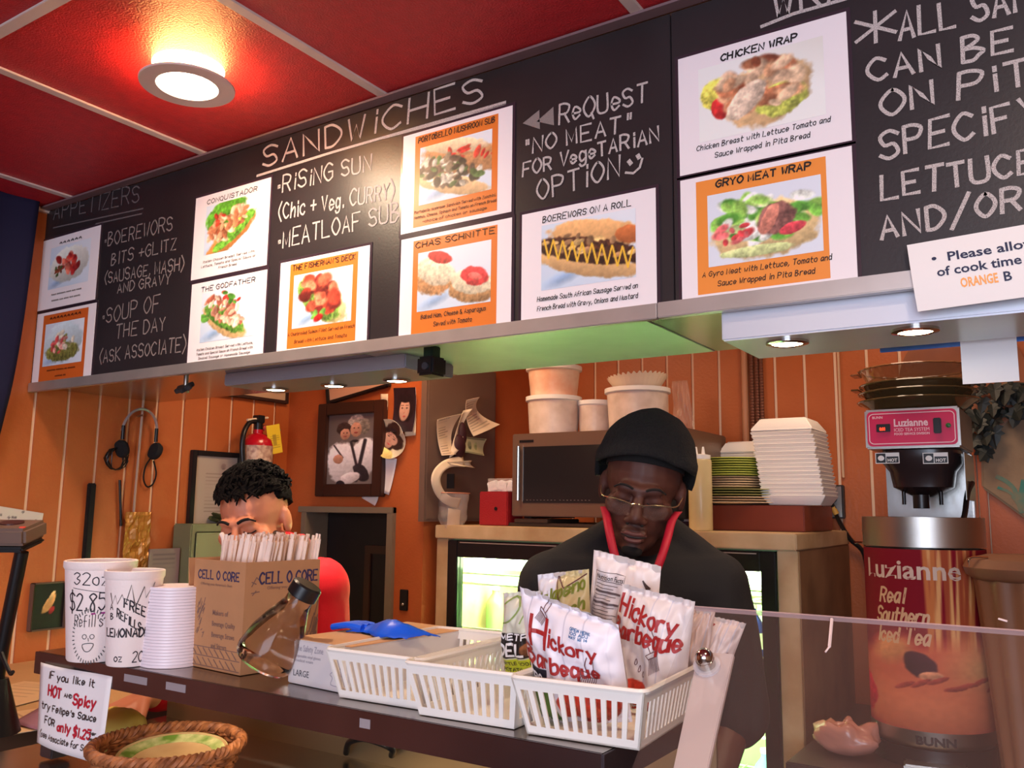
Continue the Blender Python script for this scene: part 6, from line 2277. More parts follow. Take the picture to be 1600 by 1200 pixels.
# papers and things on the low left ledge
t = thing('left_ledge', (-2.2, 1.1, 0), 'tan low ledge with papers at the far lower left', 'ledge')
MB().box(XL + .001, -1.86, .6, 1.72, .98, 1.0).build('top', mat('ledge_tan', (206, 160, 112), .5, mott=.1), t, world=True, bevel=.003)
MB().box(XL + .001, -1.88, .62, 1.70, 0, .979).build('body', mat('ledge_body', (90, 60, 44), .6), t, world=True)
art = Paint(50, 60, (226, 186, 142), 71)
for k in range(14): art.line(.08, .92 - k * .06, .3 + .4 * art.r.rand(), .92 - k * .06, .006, (170, 130, 100))
for i, (px, py, rz, w_, h_, lb) in enumerate(((22, 1085, .3, .2, .26, 'cream printed sheet on the low left ledge, topmost'), (6, 1130, -.2, .2, .26, 'cream printed sheet half under the topmost one on the left ledge'))):
    q = P(px, py, 'Z', 1.003)
    o = thing('printed_sheet', (q.x, q.y, 1.0012 + .0015 * (1 - i)), lb, 'paper', rz=rz)
    MB().box(-w_ / 2, w_ / 2, -h_ / 2, h_ / 2, 0, .0008).build('sheet', M_PAPERC, o)
    m1 = MB()
    m1.grid(lambda u, v: Vector((-w_ / 2 + w_ * u, -h_ / 2 + h_ * v, .0011)), art.w, art.h)
    m1.build('print', M_PRINT, o, cols=art.lin())
q = P(28, 1120, 'Z', 1.02)
o = MB().sheet(lambda u, v: (q.x + .1 * u - .02, q.y + .08 * v, 1.006 + .03 * (1 - u) * v), 8, 8, .001).build('violet_slip', mat('violet_paper', (150, 104, 120), .6), None, world=True, loc=(q.x, q.y, 1.006), smooth='all')
tag(o, 'small violet paper slip lying by the counter post', 'paper')

# handwritten sign taped to the left post
c = [P(63, 1035, 'Y', FY0 - .006), P(171, 1058, 'Y', FY0 - .006), P(158, 1196, 'Y', FY0 - .006), P(57, 1160, 'Y', FY0 - .006)]
t = thing('handwritten_sign', tuple(c[0]), 'white handwritten sauce sign taped under the left end of the shelf', 'sign')
w_s = (c[1] - c[0]).length
h_s = (c[3] - c[0]).length
def sg(u, v):   # u,v in metres, v up from the bottom
    uu, vv = u / w_s, v / h_s
    a_ = c[3].lerp(c[2], uu)
    b_ = c[0].lerp(c[1], uu)
    p_ = a_.lerp(b_, vv)
    p_.y -= .004 * math.sin(uu * 5) + .006 * (1 - vv) * uu
    return p_
MB().sheet(lambda u, v: sg(u * w_s, v * h_s) + Vector((0, .0006, 0)), 14, 14, .0008).build('sheet', M_PAPER, t, world=True, smooth='all')
fm = lambda u, v: sg(u, v) - Vector((0, .0006, 0))
mb = MB()
def sline(mb, tx, fx, fy, cap, fw, w=.0018, jit=.1):
    write(mb, tx, fx * w_s, fy * h_s, cap * h_s, fm, w=w, width=fw * w_s, jit=jit, slant=.1)
sline(mb, 'IF you like it', .17, .84, .085, .62)
sline(mb, 'AND', .43, .66, .045, .10, .0014)
sline(mb, 'try Felipe\'s Sauce', .08, .45, .080, .78)
sline(mb, 'FOR', .15, .28, .085, .17)
sline(mb, 'per', .80, .30, .04, .09, .0012)
sline(mb, 'serving', .80, .235, .035, .15, .0010)
sline(mb, '(see Associate for Sauce)', .07, .10, .07, .84, .0014)
mb.build('black_lettering', M_INK, t, world=True)
mb = MB()
sline(mb, 'HOT', .18, .63, .12, .20, .0036)
sline(mb, 'Spicy', .55, .60, .12, .28, .0034)
sline(mb, 'only', .37, .25, .10, .18, .0030)
sline(mb, '$1.25', .59, .235, .11, .22, .0030)
mb.build('red_lettering', M_INKR, t, world=True)

# wicker basket with plates below the shelf
q = P(262, 1172, 'Z', 1.085)
BXc, BYc = q.x, q.y
BR = .108
t = thing('wicker_basket', (BXc, BYc, DZ_), 'round brown wicker basket of plates under the left part of the shelf', 'basket')
mwk = mat('wicker', (176, 112, 66), .6, rgb2=(110, 62, 36), mscale=60)
m1 = MB()
for k in range(13):
    z_ = .004 + k * .0052
    r_ = BR * (.66 + .30 * (k / 12) ** .7)
    pts = [((r_ + .0028 * math.cos(a_ * 22 + PI * (k % 2))) * math.cos(a_), (r_ + .0028 * math.cos(a_ * 22 + PI * (k % 2))) * math.sin(a_), z_ + .0012 * math.sin(a_ * 22)) for a_ in np.linspace(0, 2 * PI, 133)[:-1]]
    m1.tube(pts, .0032, 5, closed=True)
m1.build('woven_side', mwk, t, smooth=True)
m1 = MB()
for s_ in range(3):
    pts = [((BR * .985 + .005 * math.cos(a_ * 24 + s_ * 2.1)) * math.cos(a_), (BR * .985 + .005 * math.cos(a_ * 24 + s_ * 2.1)) * math.sin(a_), .074 + .005 * math.sin(a_ * 24 + s_ * 2.1)) for a_ in np.linspace(0, 2 * PI, 241)[:-1]]
    m1.tube(pts, .0042, 5, closed=True)
m1.build('braided_rim', mwk, t, smooth=True)
MB().lathe([(.001, .002), (BR * .66, .002), (BR * .66, .005), (.001, .005)], (0, 0, 0), 40).build('bottom', mwk, t)
mpg = mat('plate_leaf_green', (104, 140, 56), .4, rgb2=(206, 206, 150), mscale=40)
for i in range(3):
    o = thing('small_plate', (BXc + .004 * i, BYc + .003, DZ_ + .030 + i * .010), ('lowest', 'middle', 'top')[i] + ' of the three green rimmed plates inside the wicker basket', 'plate', 'plates in the wicker basket')
    o.rotation_euler = (math.radians(6), 0, .3 * i)
    r_ = .080
    MB().lathe([(r_ * .6, 0), (r_, .012), (r_ * .98, .0145), (r_ * .6, .003), (.001, .003)], (0, 0, 0), 40).build('plate', M_CREAM, o, smooth=True)
    MB().lathe([(r_ * .99, .0145), (r_ * .72, .0078), (r_ * .72, .0068), (r_ * .99, .0130)], (0, 0, 0), 40, closed=True).build('green_rim', mpg, o, smooth=True)
# black tag holder in front of it
q = P(212, 1172, 'Y', .90)
t = thing('tag_holder', (q.x, .90, DZ_), 'black T-shaped tag holder standing before the wicker basket', 'tag holder')
MB().box(-.004, .004, -.003, .003, .004, q.z - DZ_).build('stem', M_BLACK, t)
MB().box(-.018, .018, -.005, .005, q.z - DZ_, q.z - DZ_ + .014).box(-.045, .018, -.003, .003, q.z - DZ_ - .002, q.z - DZ_ + .004).build('clip', M_BLACK, t, bevel=.001)
MB().lathe([(.016, 0.0005), (.016, .004)], (0, 0, 0), 20).build('foot', M_BLACK, t)
q = P(190, 1125, 'Z', 1.06)
t = thing('yellow_wrapped_loaf', (q.x, q.y, DZ_), 'yellowish paper wrapped loaf left behind the wicker basket', 'wrapped food')
def loaf(u, v):
    a_ = 2 * PI * u
    return Vector(((.075 * (1 - abs(2 * v - 1) ** 4 * .4)) * (2 * v - 1) , .03 * math.cos(a_) * (1 - abs(2 * v - 1) ** 3), .0315 + .03 * math.sin(a_) * (1 - abs(2 * v - 1) ** 3) + .004 * mnoise.noise(Vector((u * 9, v * 9, 0)))))
m1 = MB()
m1.grid(loaf, 25, 16)
m1.build('wrap', mat('yellow_wrap', (226, 196, 96), .5), t, smooth='all')

# ------------------------------------------------------------------ things on the shelf
M_CUP = mat('foam_cup', (240, 226, 222), .55, bump=.1, bscale=250)
M_PEN = mat('marker_black', (30, 26, 36), .6)
M_PENV = mat('marker_violet', (150, 40, 120), .6)


def cup(px_c, py_b, px_w, py_t, label):
    q = P(px_c, py_b, 'Z', SZ)
    fwd_ = (q - CAM).dot(_f)
    R = px_w / 2 / FPX * fwd_
    h = P(px_c, py_t, 'Y', q.y).z - SZ
    t = thing('foam_cup', (q.x, q.y, SZ), label, 'cup', 'big foam cups on the shelf')
    r0 = R * .74
    MB().lathe([(r0 * .96, .001), (r0, .004), (R * .955, h - .012), (R * .93, h - .012), (r0 * .92, .008), (.001, .008)], (0, 0, 0), 48).build('cup', M_CUP, t, smooth=True)
    MB().lathe([(R * .955, h - .014), (R, h - .010), (R, h - .001), (R * .97, h), (R * .93, h - .001), (R * .93, h - .014)], (0, 0, 0), 48, closed=True).build('rim', M_CUP, t, smooth=True)
    ax = math.atan2(-q.y, -q.x)
    def cm(u, v):
        rr = r0 + (R * .955 - r0) * min(max((v - .004) / (h - .016), 0), 1) + .0009
        a_ = ax + u / R
        return Vector((rr * math.cos(a_), rr * math.sin(a_), v))
    return t, R, h, cm


t, R, h, cm = cup(147, 1030, 108, 874, 'large foam cup with marker writing 32oz $2.85, leftmost on the shelf')
mb = MB()
write(mb, '32oz', -.044, h * .78, h * .12, cm, w=.0016, width=.056, slope=-.05)
ribbon(mb, [(-.046 + .003 * k, h * .74 - .0004 * k) for k in range(32)], .0008, cm)
write(mb, '$2.85', -.054, h * .52, h * .17, cm, w=.0022, width=.066)
write(mb, 'Refill\'s', -.042, h * .36, h * .115, cm, w=.0012, width=.052)
mb.build('marker_text', M_PEN, t)
mb = MB()
ribbon(mb, [(-.010, h * .487), (.012, h * .495)], .0028, cm)
mb.build('violet_underline', M_PENV, t)
mb = MB()
fc = (-.014, h * .20)
ribbon(mb, catmull([(fc[0] - .010, fc[1] - .002), (fc[0] - .006, fc[1] - .012), (fc[0] + .004, fc[1] - .012), (fc[0] + .010, fc[1] - .001), (fc[0] - .010, fc[1] - .002)], 4), .0012, cm)
for k in (-1, 1):
    ribbon(mb, [(fc[0] + k * .007 + .004 * math.cos(a_), fc[1] + .010 + .0035 * math.sin(a_)) for a_ in np.linspace(0, 2 * PI, 12)], .0010, cm)
ribbon(mb, [(fc[0], fc[1] + .008), (fc[0] + .001, fc[1] + .003)], .001, cm)
for k in range(40):
    a_ = 2 * PI * k / 40
    ribbon(mb, [(fc[0] + .003 + .032 * math.cos(a_), h * .265 + .038 * math.sin(a_)), (fc[0] + .003 + .036 * math.cos(a_), h * .265 + .043 * math.sin(a_))], .0015, cm)
mb.build('marker_doodle', mat('marker_green_black', (52, 60, 64), .6), t)
t, R, h, cm = cup(201, 1038, 90, 889, 'foam cup lettered FREE REFILLS in a jagged burst, in front of the 32oz cup')
mb = MB()
zig = [(-.040, .77), (-.036, .66), (-.030, .75), (-.026, .66), (-.018, .76), (-.012, .66), (-.004, .86), (.002, .68), (.006, .66), (.016, .84), (.020, .72), (.034, .88), (.026, .66), (.036, .64), (.026, .56), (.036, .50), (.028, .46), (.034, .40)]
ribbon(mb, [(x, z * h) for x, z in zig], .0014, cm)
write(mb, 'FREE', -.014, h * .63, h * .095, cm, w=.0022, width=.036, slope=-.45)
write(mb, 'REFILLS', -.026, h * .53, h * .085, cm, w=.0018, width=.042, slope=-.55)
write(mb, 'LEMONADE', -.052, h * .32, h * .085, cm, w=.0026, width=.086)
write(mb, 'OZ', -.030, h * .065, h * .05, cm, w=.0016, width=.016)
write(mb, '20', .006, h * .055, h * .11, cm, w=.0016, width=.020)
write(mb, 'B', -.040, h * .50, h * .06, cm, w=.0014, width=.006)
write(mb, 'A', -.041, h * .60, h * .06, cm, w=.0014, width=.006)
mb.build('marker_text', M_PEN, t)

# stack of clear-white lids
q = P(268, 1037, 'Z', SZ)
first = None
n_l = 26
Rl = .0475
h_l = (P(268, 914, 'Y', q.y).z - SZ) / n_l
for i in range(n_l):
    if first is None:
        first = MB().lathe([(Rl, 0), (Rl * 1.0, h_l * .55), (Rl * .985, h_l * .9), (Rl * .95, h_l * .92), (.001, h_l * .92)], (0, 0, 0), 40).build('plastic_bowl', mat('lid_milky', (236, 224, 232), .35), None, smooth=True)
        o = first
    else:
        o = first.copy()
        COL.objects.link(o)
    s_ = 1 - .09 * i / n_l
    o.scale = (s_, s_, 1)
    o.location = (q.x, q.y, SZ + .0005 + i * h_l)
    tag(o, ordinal(i, n_l) + 'upturned milky bowls nested beside the straw box', 'bowl', 'column of plastic bowls')

# straw box
A_, B_ = P(375, 1057, 'Z', SZ), P(295, 1040, 'Z', SZ)
ux_ = (A_ - B_)
rz_ = math.atan2(ux_.y, ux_.x)
wA = ux_.length
dB = .142
hB = P(383, 879, 'Y', A_.y).z - SZ
t = thing('straw_box', tuple(B_), 'tall kraft cardboard box of wrapped straws lettered CELL O CORE', 'box', rz=rz_)
th = .0025
mcd = M_CARD
MB().box(0, wA, 0, th, .001, hB).box(0, wA, dB - th, dB, .001, hB).box(0, th, th, dB - th, .001, hB).box(wA - th, wA, th, dB - th, .001, hB).box(th, wA - th, th, dB - th, .001, .004).build('carton', mcd, t)
MB().box(-.006, -.004, .004, dB - .004, hB - .05, hB + .002, Matrix.Rotation(-.12, 4, 'Y')).build('flap', mcd, t)
fm = lambda u, v: Vector((u, -.0006, v))
fr = lambda u, v: Vector((wA + .0006, u, v))
mnv = mat('carton_print', (58, 50, 84), .6)
mfa = mat('carton_faint', (128, 96, 84), .6)
mb = MB()
write(mb, 'CELL O CORE', .012, hB * .825, hB * .075, fm, w=.0026, width=wA * .80, jit=0, serif=True)
write(mb, 'CELL O CORE', .026, hB * .80, hB * .10, fr, w=.0030, width=dB * .78, jit=0, serif=True)
mb.build('carton_lettering', mnv, t)
mb = MB()
typeset(mb, 'Offering you America\'s Best', .02, hB * .765, .006, fm, width=wA * .62)
typeset(mb, 'Offering you America\'s Best', .04, hB * .745, .007, fr, width=dB * .60)
for k, l in enumerate(('Makers of', 'Beverage Quality', 'Beverage Straws', 'and Stirrers')):
    typeset(mb, l, wA * .42, hB * (.50 - k * .10), .011, fm, width=wA * (.3 if k in (0, 3) else .44), bold=.01)
for k in range(8):
    x_ = .006 + k * wA / 9
    ribbon(mb, [(x_, hB * .19), (x_ + .012, hB * .13)], .0018, fm)
    ribbon(mb, [(x_, hB * .10), (x_ + .012, hB * .04)], .0018, fm)
for z_ in (.20, .12, .03):
    ribbon(mb, [(.003, hB * z_), (wA - .003, hB * z_)], .0012, fm)
for k in range(30):
    rr = random.Random(k)
    a0, b0 = .012 + .02 * rr.random(), hB * (.28 + .32 * rr.random())
    ribbon(mb, [(a0, b0), (a0 + .004, b0 + .012 * rr.random())], .0014, fm)
for k in range(70):
    rr = random.Random(k + 50)
    a0, b0 = dB * (.62 + .34 * rr.random()), hB * (.10 + .42 * rr.random())
    ribbon(mb, [(a0, b0), (a0 + .006, b0 + .022)], .0022, fr)
for (a0, b0, a1, b1) in ((.012, .78, .020, .86), (.014, .70, .02, .74), (.012, .72, .026, .73), (.02, .86, .028, .82), (.012, .82, .02, .80), (.018, .30, .024, .36), (.018, .36, .026, .36)):
    ribbon(mb, [(a0, hB * b0), (a1, hB * b1)], .0016, fr)
mb.build('carton_small_print', mfa, t)
# paper-wrapped straws, each its own object
M_STRAW = mat('straw_paper', (238, 214, 198), .7)
sl = .19
m1 = MB()
m1.box(-.0042, .0042, -.0016, .0016, 0, sl).box(-.0032, .0032, -.0004, .0004, sl, sl + .008)
st0 = m1.build('wrapped_straw', M_STRAW, None, bevel=.0008)
BM = Matrix.Translation(B_) @ Matrix.Rotation(rz_, 4, 'Z')
sr = random.Random(12)
cnt = 0
for r_ in range(9):
    for k in range(16):
        lx = .020 + r_ * (wA - .034) / 8.5 + sr.uniform(-.003, .003)
        ly = .014 + k * (dB - .03) / 15.5 + sr.uniform(-.003, .003)
        o = st0 if cnt == 0 else st0.copy()
        if cnt: COL.objects.link(o)
        cnt += 1
        low_ = .045 if lx < .035 else .0
        o.location = BM @ Vector((lx, ly, .006 + sr.uniform(.0, .010) + hB - sl - low_ + .020))
        if o.location.z < SZ + .005: o.location.z = SZ + .006
        o.rotation_euler = (sr.uniform(-.16, -.06), .06 + sr.uniform(-.05, .05), rz_ + sr.uniform(-.35, .35))
        tag(o, 'white paper-wrapped straw standing in the packed straw box', 'straw', 'wrapped straws in the box')
sp = [P(346, 834, 'Y', .95), P(350, 845, 'Y', .95), P(349, 880, 'Y', .95)]
o = MB().tube([tuple(p) for p in catmull([tuple(p) for p in sp], 4)] + [tuple(sp[2] - Vector((0, 0, .06)))], .0040, 8).build('bendy_straw', M_STRAW, None, world=True, loc=tuple(sp[2]), smooth=True)
tag(o, 'single bent straw sticking up apart at the left of the box', 'straw')

# leaning clear bottle with black cap
bb, bt = P(408, 1036, 'Y', .885), P(482, 913, 'Y', .915)
axv = (bt - bb)
Lb = axv.length
Q = axv.to_track_quat('Z', 'Y').to_matrix().to_4x4()
t = thing('clear_bottle', tuple(bb), 'empty clear plastic bottle with black cap leaning before the straw box', 'bottle')
mcl = mat('clear_plastic', (250, 244, 238), .04, trans=1.0, ior=1.2)
MB().lathe([(.001, .004), (.038, .0), (.043, .006), (.044, Lb * .12), (.040, Lb * .34), (.032, Lb * .52), (.0235, Lb * .68), (.0195, Lb * .76), (.0195, Lb * .86)], (0, 0, 0), 40, Q).build('bottle_wall', mcl, t, smooth=True)
MB().lathe([(.001, .006), (.0365, .003), (.0415, .008), (.0425, Lb * .12), (.0385, Lb * .34), (.0305, Lb * .52), (.022, Lb * .68), (.018, Lb * .76), (.018, Lb * .86)], (0, 0, 0), 40, Q).build('inner_wall', mcl, t, smooth=True)
MB().lathe([(.021, Lb * .84), (.0225, Lb * .85), (.0225, Lb * .98), (.020, Lb * 1.0), (.001, Lb * 1.0)], (0, 0, 0), 36, Q).build('cap', M_BLACK, t, smooth=True)

# glove box
g0, g1 = P(449, 1067, 'Z', SZ), P(545, 1087, 'Z', SZ)
rzg = math.atan2(g1.y - g0.y, g1.x - g0.x)
wg = (g1 - g0).length
hg = P(451, 997, 'Y', g0.y).z - SZ
lg = .24
t = thing('glove_box', tuple(g0), 'grey-white disposable glove box marked LARGE behind the first basket', 'box', rz=rzg)
MB().box(0, wg, 0, lg, .001, hg).build('carton', mat('glove_carton', (206, 200, 200), .6), t, bevel=.0015)
MB().box(.001, wg - .001, .001, lg - .001, hg, hg + .0012).build('top_face', mat('glove_top', (206, 156, 110), .6), t)
MB().lathe([(.001, hg + .0013), (.03, hg + .0013), (.031, hg + .002), (.001, hg + .002)], (wg * .5, lg * .5, 0), 24).build('opening', M_BLACKM, t)
mb = MB()
fm = lambda u, v: Vector((u, -.0006, v))
typeset(mb, 'LARGE', wg * .10, hg * .20, .0125, fm, width=wg * .26)
mb.build('size_print', mat('grey_ink', (74, 70, 78), .6), t)
mb = MB()
typeset(mb, 'The Safety Zone', wg * .12, hg * .76, .0125, fm, width=wg * .46)
typeset(mb, 'disposable vinyl gloves', wg * .12, hg * .62, .006, fm, width=wg * .42)
typeset(mb, 'medical exam', wg * .12, hg * .52, .006, fm, width=wg * .30)
for pts in ([(.72, .15), (.74, .3), (.70, .36), (.74, .42), (.78, .40), (.82, .44), (.88, .36), (.86, .24), (.90, .15), (.72, .15)], [(.78, .50), (.80, .80), (.84, .80), (.86, .50)]):
    ribbon(mb, [(x * wg, z * hg) for x, z in catmull(pts, 3)], .0009, fm)
mb.build('faint_print', mat('faint_ink', (150, 144, 156), .6), t)
# blue glove on top
t2 = thing('blue_glove', tuple(Matrix.Translation(g0) @ Matrix.Rotation(rzg, 4, 'Z') @ Vector((wg * .5, lg * .45, hg + .0025))), 'crumpled bright blue glove pulled out on top of the glove box', 'glove', rz=rzg)
mbl = mat('glove_blue', (18, 92, 226), .35)
def gl1(u, v):
    x_ = -.03 + .12 * u
    hgt = .026 * math.sin(PI * min(1, u * 1.0)) ** 1 * (.35 + .65 * u) + .003
    return Vector((x_ + .02 * (v - .5), -.024 + .05 * v + .01 * math.sin(u * 7), .001 + hgt * math.sin(PI * v) + .004 * abs(mnoise.noise(Vector((u * 7, v * 5, 1))))))
MB().sheet(gl1, 24, 14, .0012).build('glove_body', mbl, t2, smooth='all')
for k in range(3):
    MB().tube(catmull([(-.02, -.01 + .012 * k, .006), (-.045, -.018 + .012 * k, .009), (-.075, -.02 + .010 * k, .004)], 5), [.006] * 4 + [.0048] * 7, 8).build('glove_finger', mbl, t2, smooth=True)


# white slotted baskets
def slotted_basket():
    t = thing('slotted_basket', (0, 0, 0), '', 'basket', 'white slotted baskets on the shelf')
    W, D, Hh = .158, .255, .062       # rim outer
    k = .84
    def P3(sx, sy, f):                # f 0 bottom, 1 top
        s = k + (1 - k) * f
        return Vector((sx * W / 2 * s, sy * (D / 2 * (s + .03 * (1 - f))), Hh * f + .0005))
    body = MB()
    tk = .0022
    def quadwall(p, q, f0, f1, a0, a1):
        """solid strip of the wall between corners p,q from a0 to a1 along and f0 to f1 in height"""
        def pt(a, f, o):
            A = P3(p[0], p[1], f)
            B = P3(q[0], q[1], f)
            c_ = A.lerp(B, a)
            n_ = Vector((0, 0, 0)) - Vector((c_.x if p[0] == q[0] else 0, c_.y if p[1] == q[1] else 0, 0))
            n_.normalize()
            return c_ + n_ * o
        vs = [pt(a, f, o) for o in (0, tk) for f in (f0, f1) for a in (a0, a1)]
        body.add(vs, [(0, 1, 3, 2), (4, 6, 7, 5), (0, 4, 5, 1), (2, 3, 7, 6), (0, 2, 6, 4), (1, 5, 7, 3)])
    for p, q, n in (((-1, -1), (1, -1), 11), ((1, -1), (1, 1), 17), ((1, 1), (-1, 1), 11), ((-1, 1), (-1, -1), 17)):
        quadwall(p, q, 0, .16, 0, 1)
        quadwall(p, q, .80, 1, 0, 1)
        quadwall(p, q, .16, .80, 0, .05)
        quadwall(p, q, .16, .80, .95, 1)
        for i in range(1, n):
            a = .05 + .9 * i / n
            wd = .9 / n * .24
            quadwall(p, q, .16, .80, a - wd, a + wd)
    o = body.build('slotted_wall', M_WHITEP, t)
    MB().add([P3(-1, -1, 0), P3(1, -1, 0), P3(1, 1, 0), P3(-1, 1, 0)] + [P3(-1, -1, .03), P3(1, -1, .03), P3(1, 1, .03), P3(-1, 1, .03)], [(3, 2, 1, 0), (4, 5, 6, 7), (0, 1, 5, 4), (1, 2, 6, 5), (2, 3, 7, 6), (3, 0, 4, 7)]).build('bottom', M_WHITEP, t)
    pts = []
    r_ = .010
    for (sx, sy, a0) in ((1, -1, -90), (1, 1, 0), (-1, 1, 90), (-1, -1, 180)):
        for kk in range(5):
            a_ = math.radians(a0 + kk * 22.5)
            pts.append((sx * (W / 2 - r_) + r_ * math.cos(a_), sy * (D / 2 - r_) + r_ * math.sin(a_), Hh + .001))
    MB().tube(pts, .0032, 6, closed=True).build('rim', M_WHITEP, t, smooth=True)
    return t, W, D, Hh


bk, bW, bD, bH = slotted_basket()
specs = [((535, 1093), (650, 1107), 'white slotted basket nearest the glove box, empty'), ((667, 1119), (790, 1139), 'middle white slotted basket, almost empty'), ((836, 1150), (985, 1172), 'white slotted basket at right, crammed with chip bags')]
BK = []
for i, (a, b, lb) in enumerate(specs):
    p, q = P(a[0], a[1], 'Z', SZ), P(b[0], b[1], 'Z', SZ)
    c_ = (p + q) / 2
    rz = math.radians((2, 3, 4)[i])
    yv = Vector((-math.sin(rz), math.cos(rz), 0))
    ctr = c_ + yv * (bD / 2 * .87)
    ctr.z = SZ + .0005
    if i == 0:
        t = bk
        t.location = ctr
        t.rotation_euler = (0, 0, rz)
        t['label'] = lb
    else:
        t = dup(bk, ctr, (0, 0, rz), lb)
    BK.append((ctr, rz))

# ------------------------------------------------------------------ chip bags
M_BAG = mat('bag_print', (255, 255, 255), .38, vcol=True, bump=.0)
M_TXR = mat('bag_red', (160, 34, 34), .5)
M_TXG = mat('bag_green', (120, 130, 40), .5)
M_TXB = mat('bag_line', (96, 50, 54), .5)


def chip_bag(label, cor, yb, yt, art, T=.035, seed=0, writes=(), crimp=.05, name='chip_bag', fold_=None):
    """cor: TL, TR, BR, BL photo pixels surveyed at the depths yt (top) and yb (bottom)"""
    q = [P(*cor[0], 'Y', yt), P(*cor[1], 'Y', yt), P(*cor[2], 'Y', yb), P(*cor[3], 'Y', yb)]
    base = (q[2] + q[3]) / 2
    t = thing(name, tuple(base), label, 'chip bag', 'chip bags in the baskets')
    nrm = (q[1] - q[0]).cross(q[3] - q[0]).normalized()
    if nrm.y > 0: nrm = -nrm
    def surf(u, v, side=1, lift=0.0):
        a_ = q[3].lerp(q[2], u)
        b_ = q[0].lerp(q[1], u)
        p_ = a_.lerp(b_, v)
        vv = min(max((v - crimp) / (1 - 2 * crimp), 0), 1)
        bul = max(math.sin(PI * u), 0) ** .55 * max(math.sin(PI * vv), 0) ** .5
        n1 = mnoise.noise(Vector((u * 3.5 + seed, v * 3.0, side * 2))) * .010 + mnoise.noise(Vector((u * 9 + seed, v * 8, side * 2))) * .0045
        n2 = .0012 * math.sin(u * 60) if (v < crimp or v > 1 - crimp) else 0
        k = min(1, 12 * min(u, 1 - u)) * (1 if crimp < v < 1 - crimp else .5)
        w_ = n1 * k
        if fold_: p_ = p_ + fold_(u, v)
        return p_ + nrm * (side * (T * bul + lift) + w_ * side + n2)
    nu, nv = art.w, art.h
    fr_ = MB()
    fr_.grid(lambda u, v: surf(u, v, 1), nu, nv)
    fr_.build('bag_front', M_BAG, t, world=True, cols=art.lin(), smooth='all')
    bk_ = MB()
    bk_.grid(lambda u, v: surf(1 - u, v, -1), 30, 36)
    bk_.build('bag_back', mat('bag_foil', (214, 206, 204), .3, .2), t, world=True, smooth='all')
    Wm = ((q[1] - q[0]).length + (q[2] - q[3]).length) / 2
    Hm = ((q[0] - q[3]).length + (q[1] - q[2]).length) / 2
    fm = lambda u, v: surf(min(max(u, 0.002), .998), min(max(v, 0), 1), 1, .0017)
    for kind, m, items in writes:
        mb = MB()
        for it in items:
            if kind == 'w':
                tx, x, y, cap, wd, w, sl, jit = it
                st, W0 = strokes(tx, jit)
                for pl in st:
                    pts = [(x + p[0] / W0 * wd, y + p[1] * cap + sl * p[0] / W0 * wd) for p in pl]
                    qd = [pts[0]]
                    for a_, b_ in zip(pts, pts[1:]):
                        for kk in range(1, 4): qd.append((a_[0] + (b_[0] - a_[0]) * kk / 3, a_[1] + (b_[1] - a_[1]) * kk / 3))
                    # ribbon in metric space
                    ribbon(mb, [(a_ * Wm, b_ * Hm) for a_, b_ in qd], w, lambda U, V: fm(U / Wm, V / Hm))
            elif kind == 't':
                tx, x, y, size, wd = it
                typeset(mb, tx, x * Wm, y * Hm, size, lambda U, V: fm(U / Wm, V / Hm), width=wd * Wm, bold=.01)
            else:
                pts0, w = it
                pts = [pts0[0]]
                for a_, b_ in zip(pts0, pts0[1:]):
                    for kk in range(1, 7): pts.append((a_[0] + (b_[0] - a_[0]) * kk / 6, a_[1] + (b_[1] - a_[1]) * kk / 6))
                ribbon(mb, [(a_ * Wm, b_ * Hm) for a_, b_ in pts], w, lambda U, V: fm(U / Wm, V / Hm))
        mb.build('bag_lettering' if kind != 'l' else 'bag_drawing', m, t, world=True)
    return t


def brush_drawing(x, y, s, ang=0):
    c_, q_ = math.cos(ang), math.sin(ang)
    f = lambda a, b: (x + (a * c_ - b * q_) * s, y + (a * q_ + b * c_) * s)
    out = []
    out.append(([f(0, 0), f(.5, 0), f(.56, .14), f(-.06, .14), f(0, 0)], .0009))
    for k in range(9):
        out.append(([f(.02 + k * .06, 0), f(-.03 + k * .06, -.42)], .0006))
    out.append(([f(.16, .14), f(.10, .38), f(.14, .7)], .0009))
    out.append(([f(.34, .14), f(.40, .38), f(.36, .7)], .0009))
    return out


def drops(x, y, s):
    out = []
    for (a, b) in ((0, 0), (.06, -.06), (.13, -.10)):
        out.append((catmull([(x + a * s, y + b * s + .035), (x + a * s - .014, y + b * s), (x + a * s, y + b * s - .016), (x + a * s + .014, y + b * s), (x + a * s, y + b * s + .035)], 3), .0008))
    return out


def hickory_art(seed, chipx=.62, w=90, h=110, tint=(234, 228, 236), cy=.10):
    p = Paint(w, h, tint, seed)
    for k in range(5):
        p.line(.1 + k * .16, 0, .1 + k * .16, 1, .0035, (190, 186, 200))
    p.ell(chipx, cy, .26, .20, 12, (188, 58, 40), tex=.25, edge=.04, wob=.1)
    p.ell(chipx + .05, .12, .12, .08, 0, (204, 84, 60), tex=.3, edge=.5)
    return p


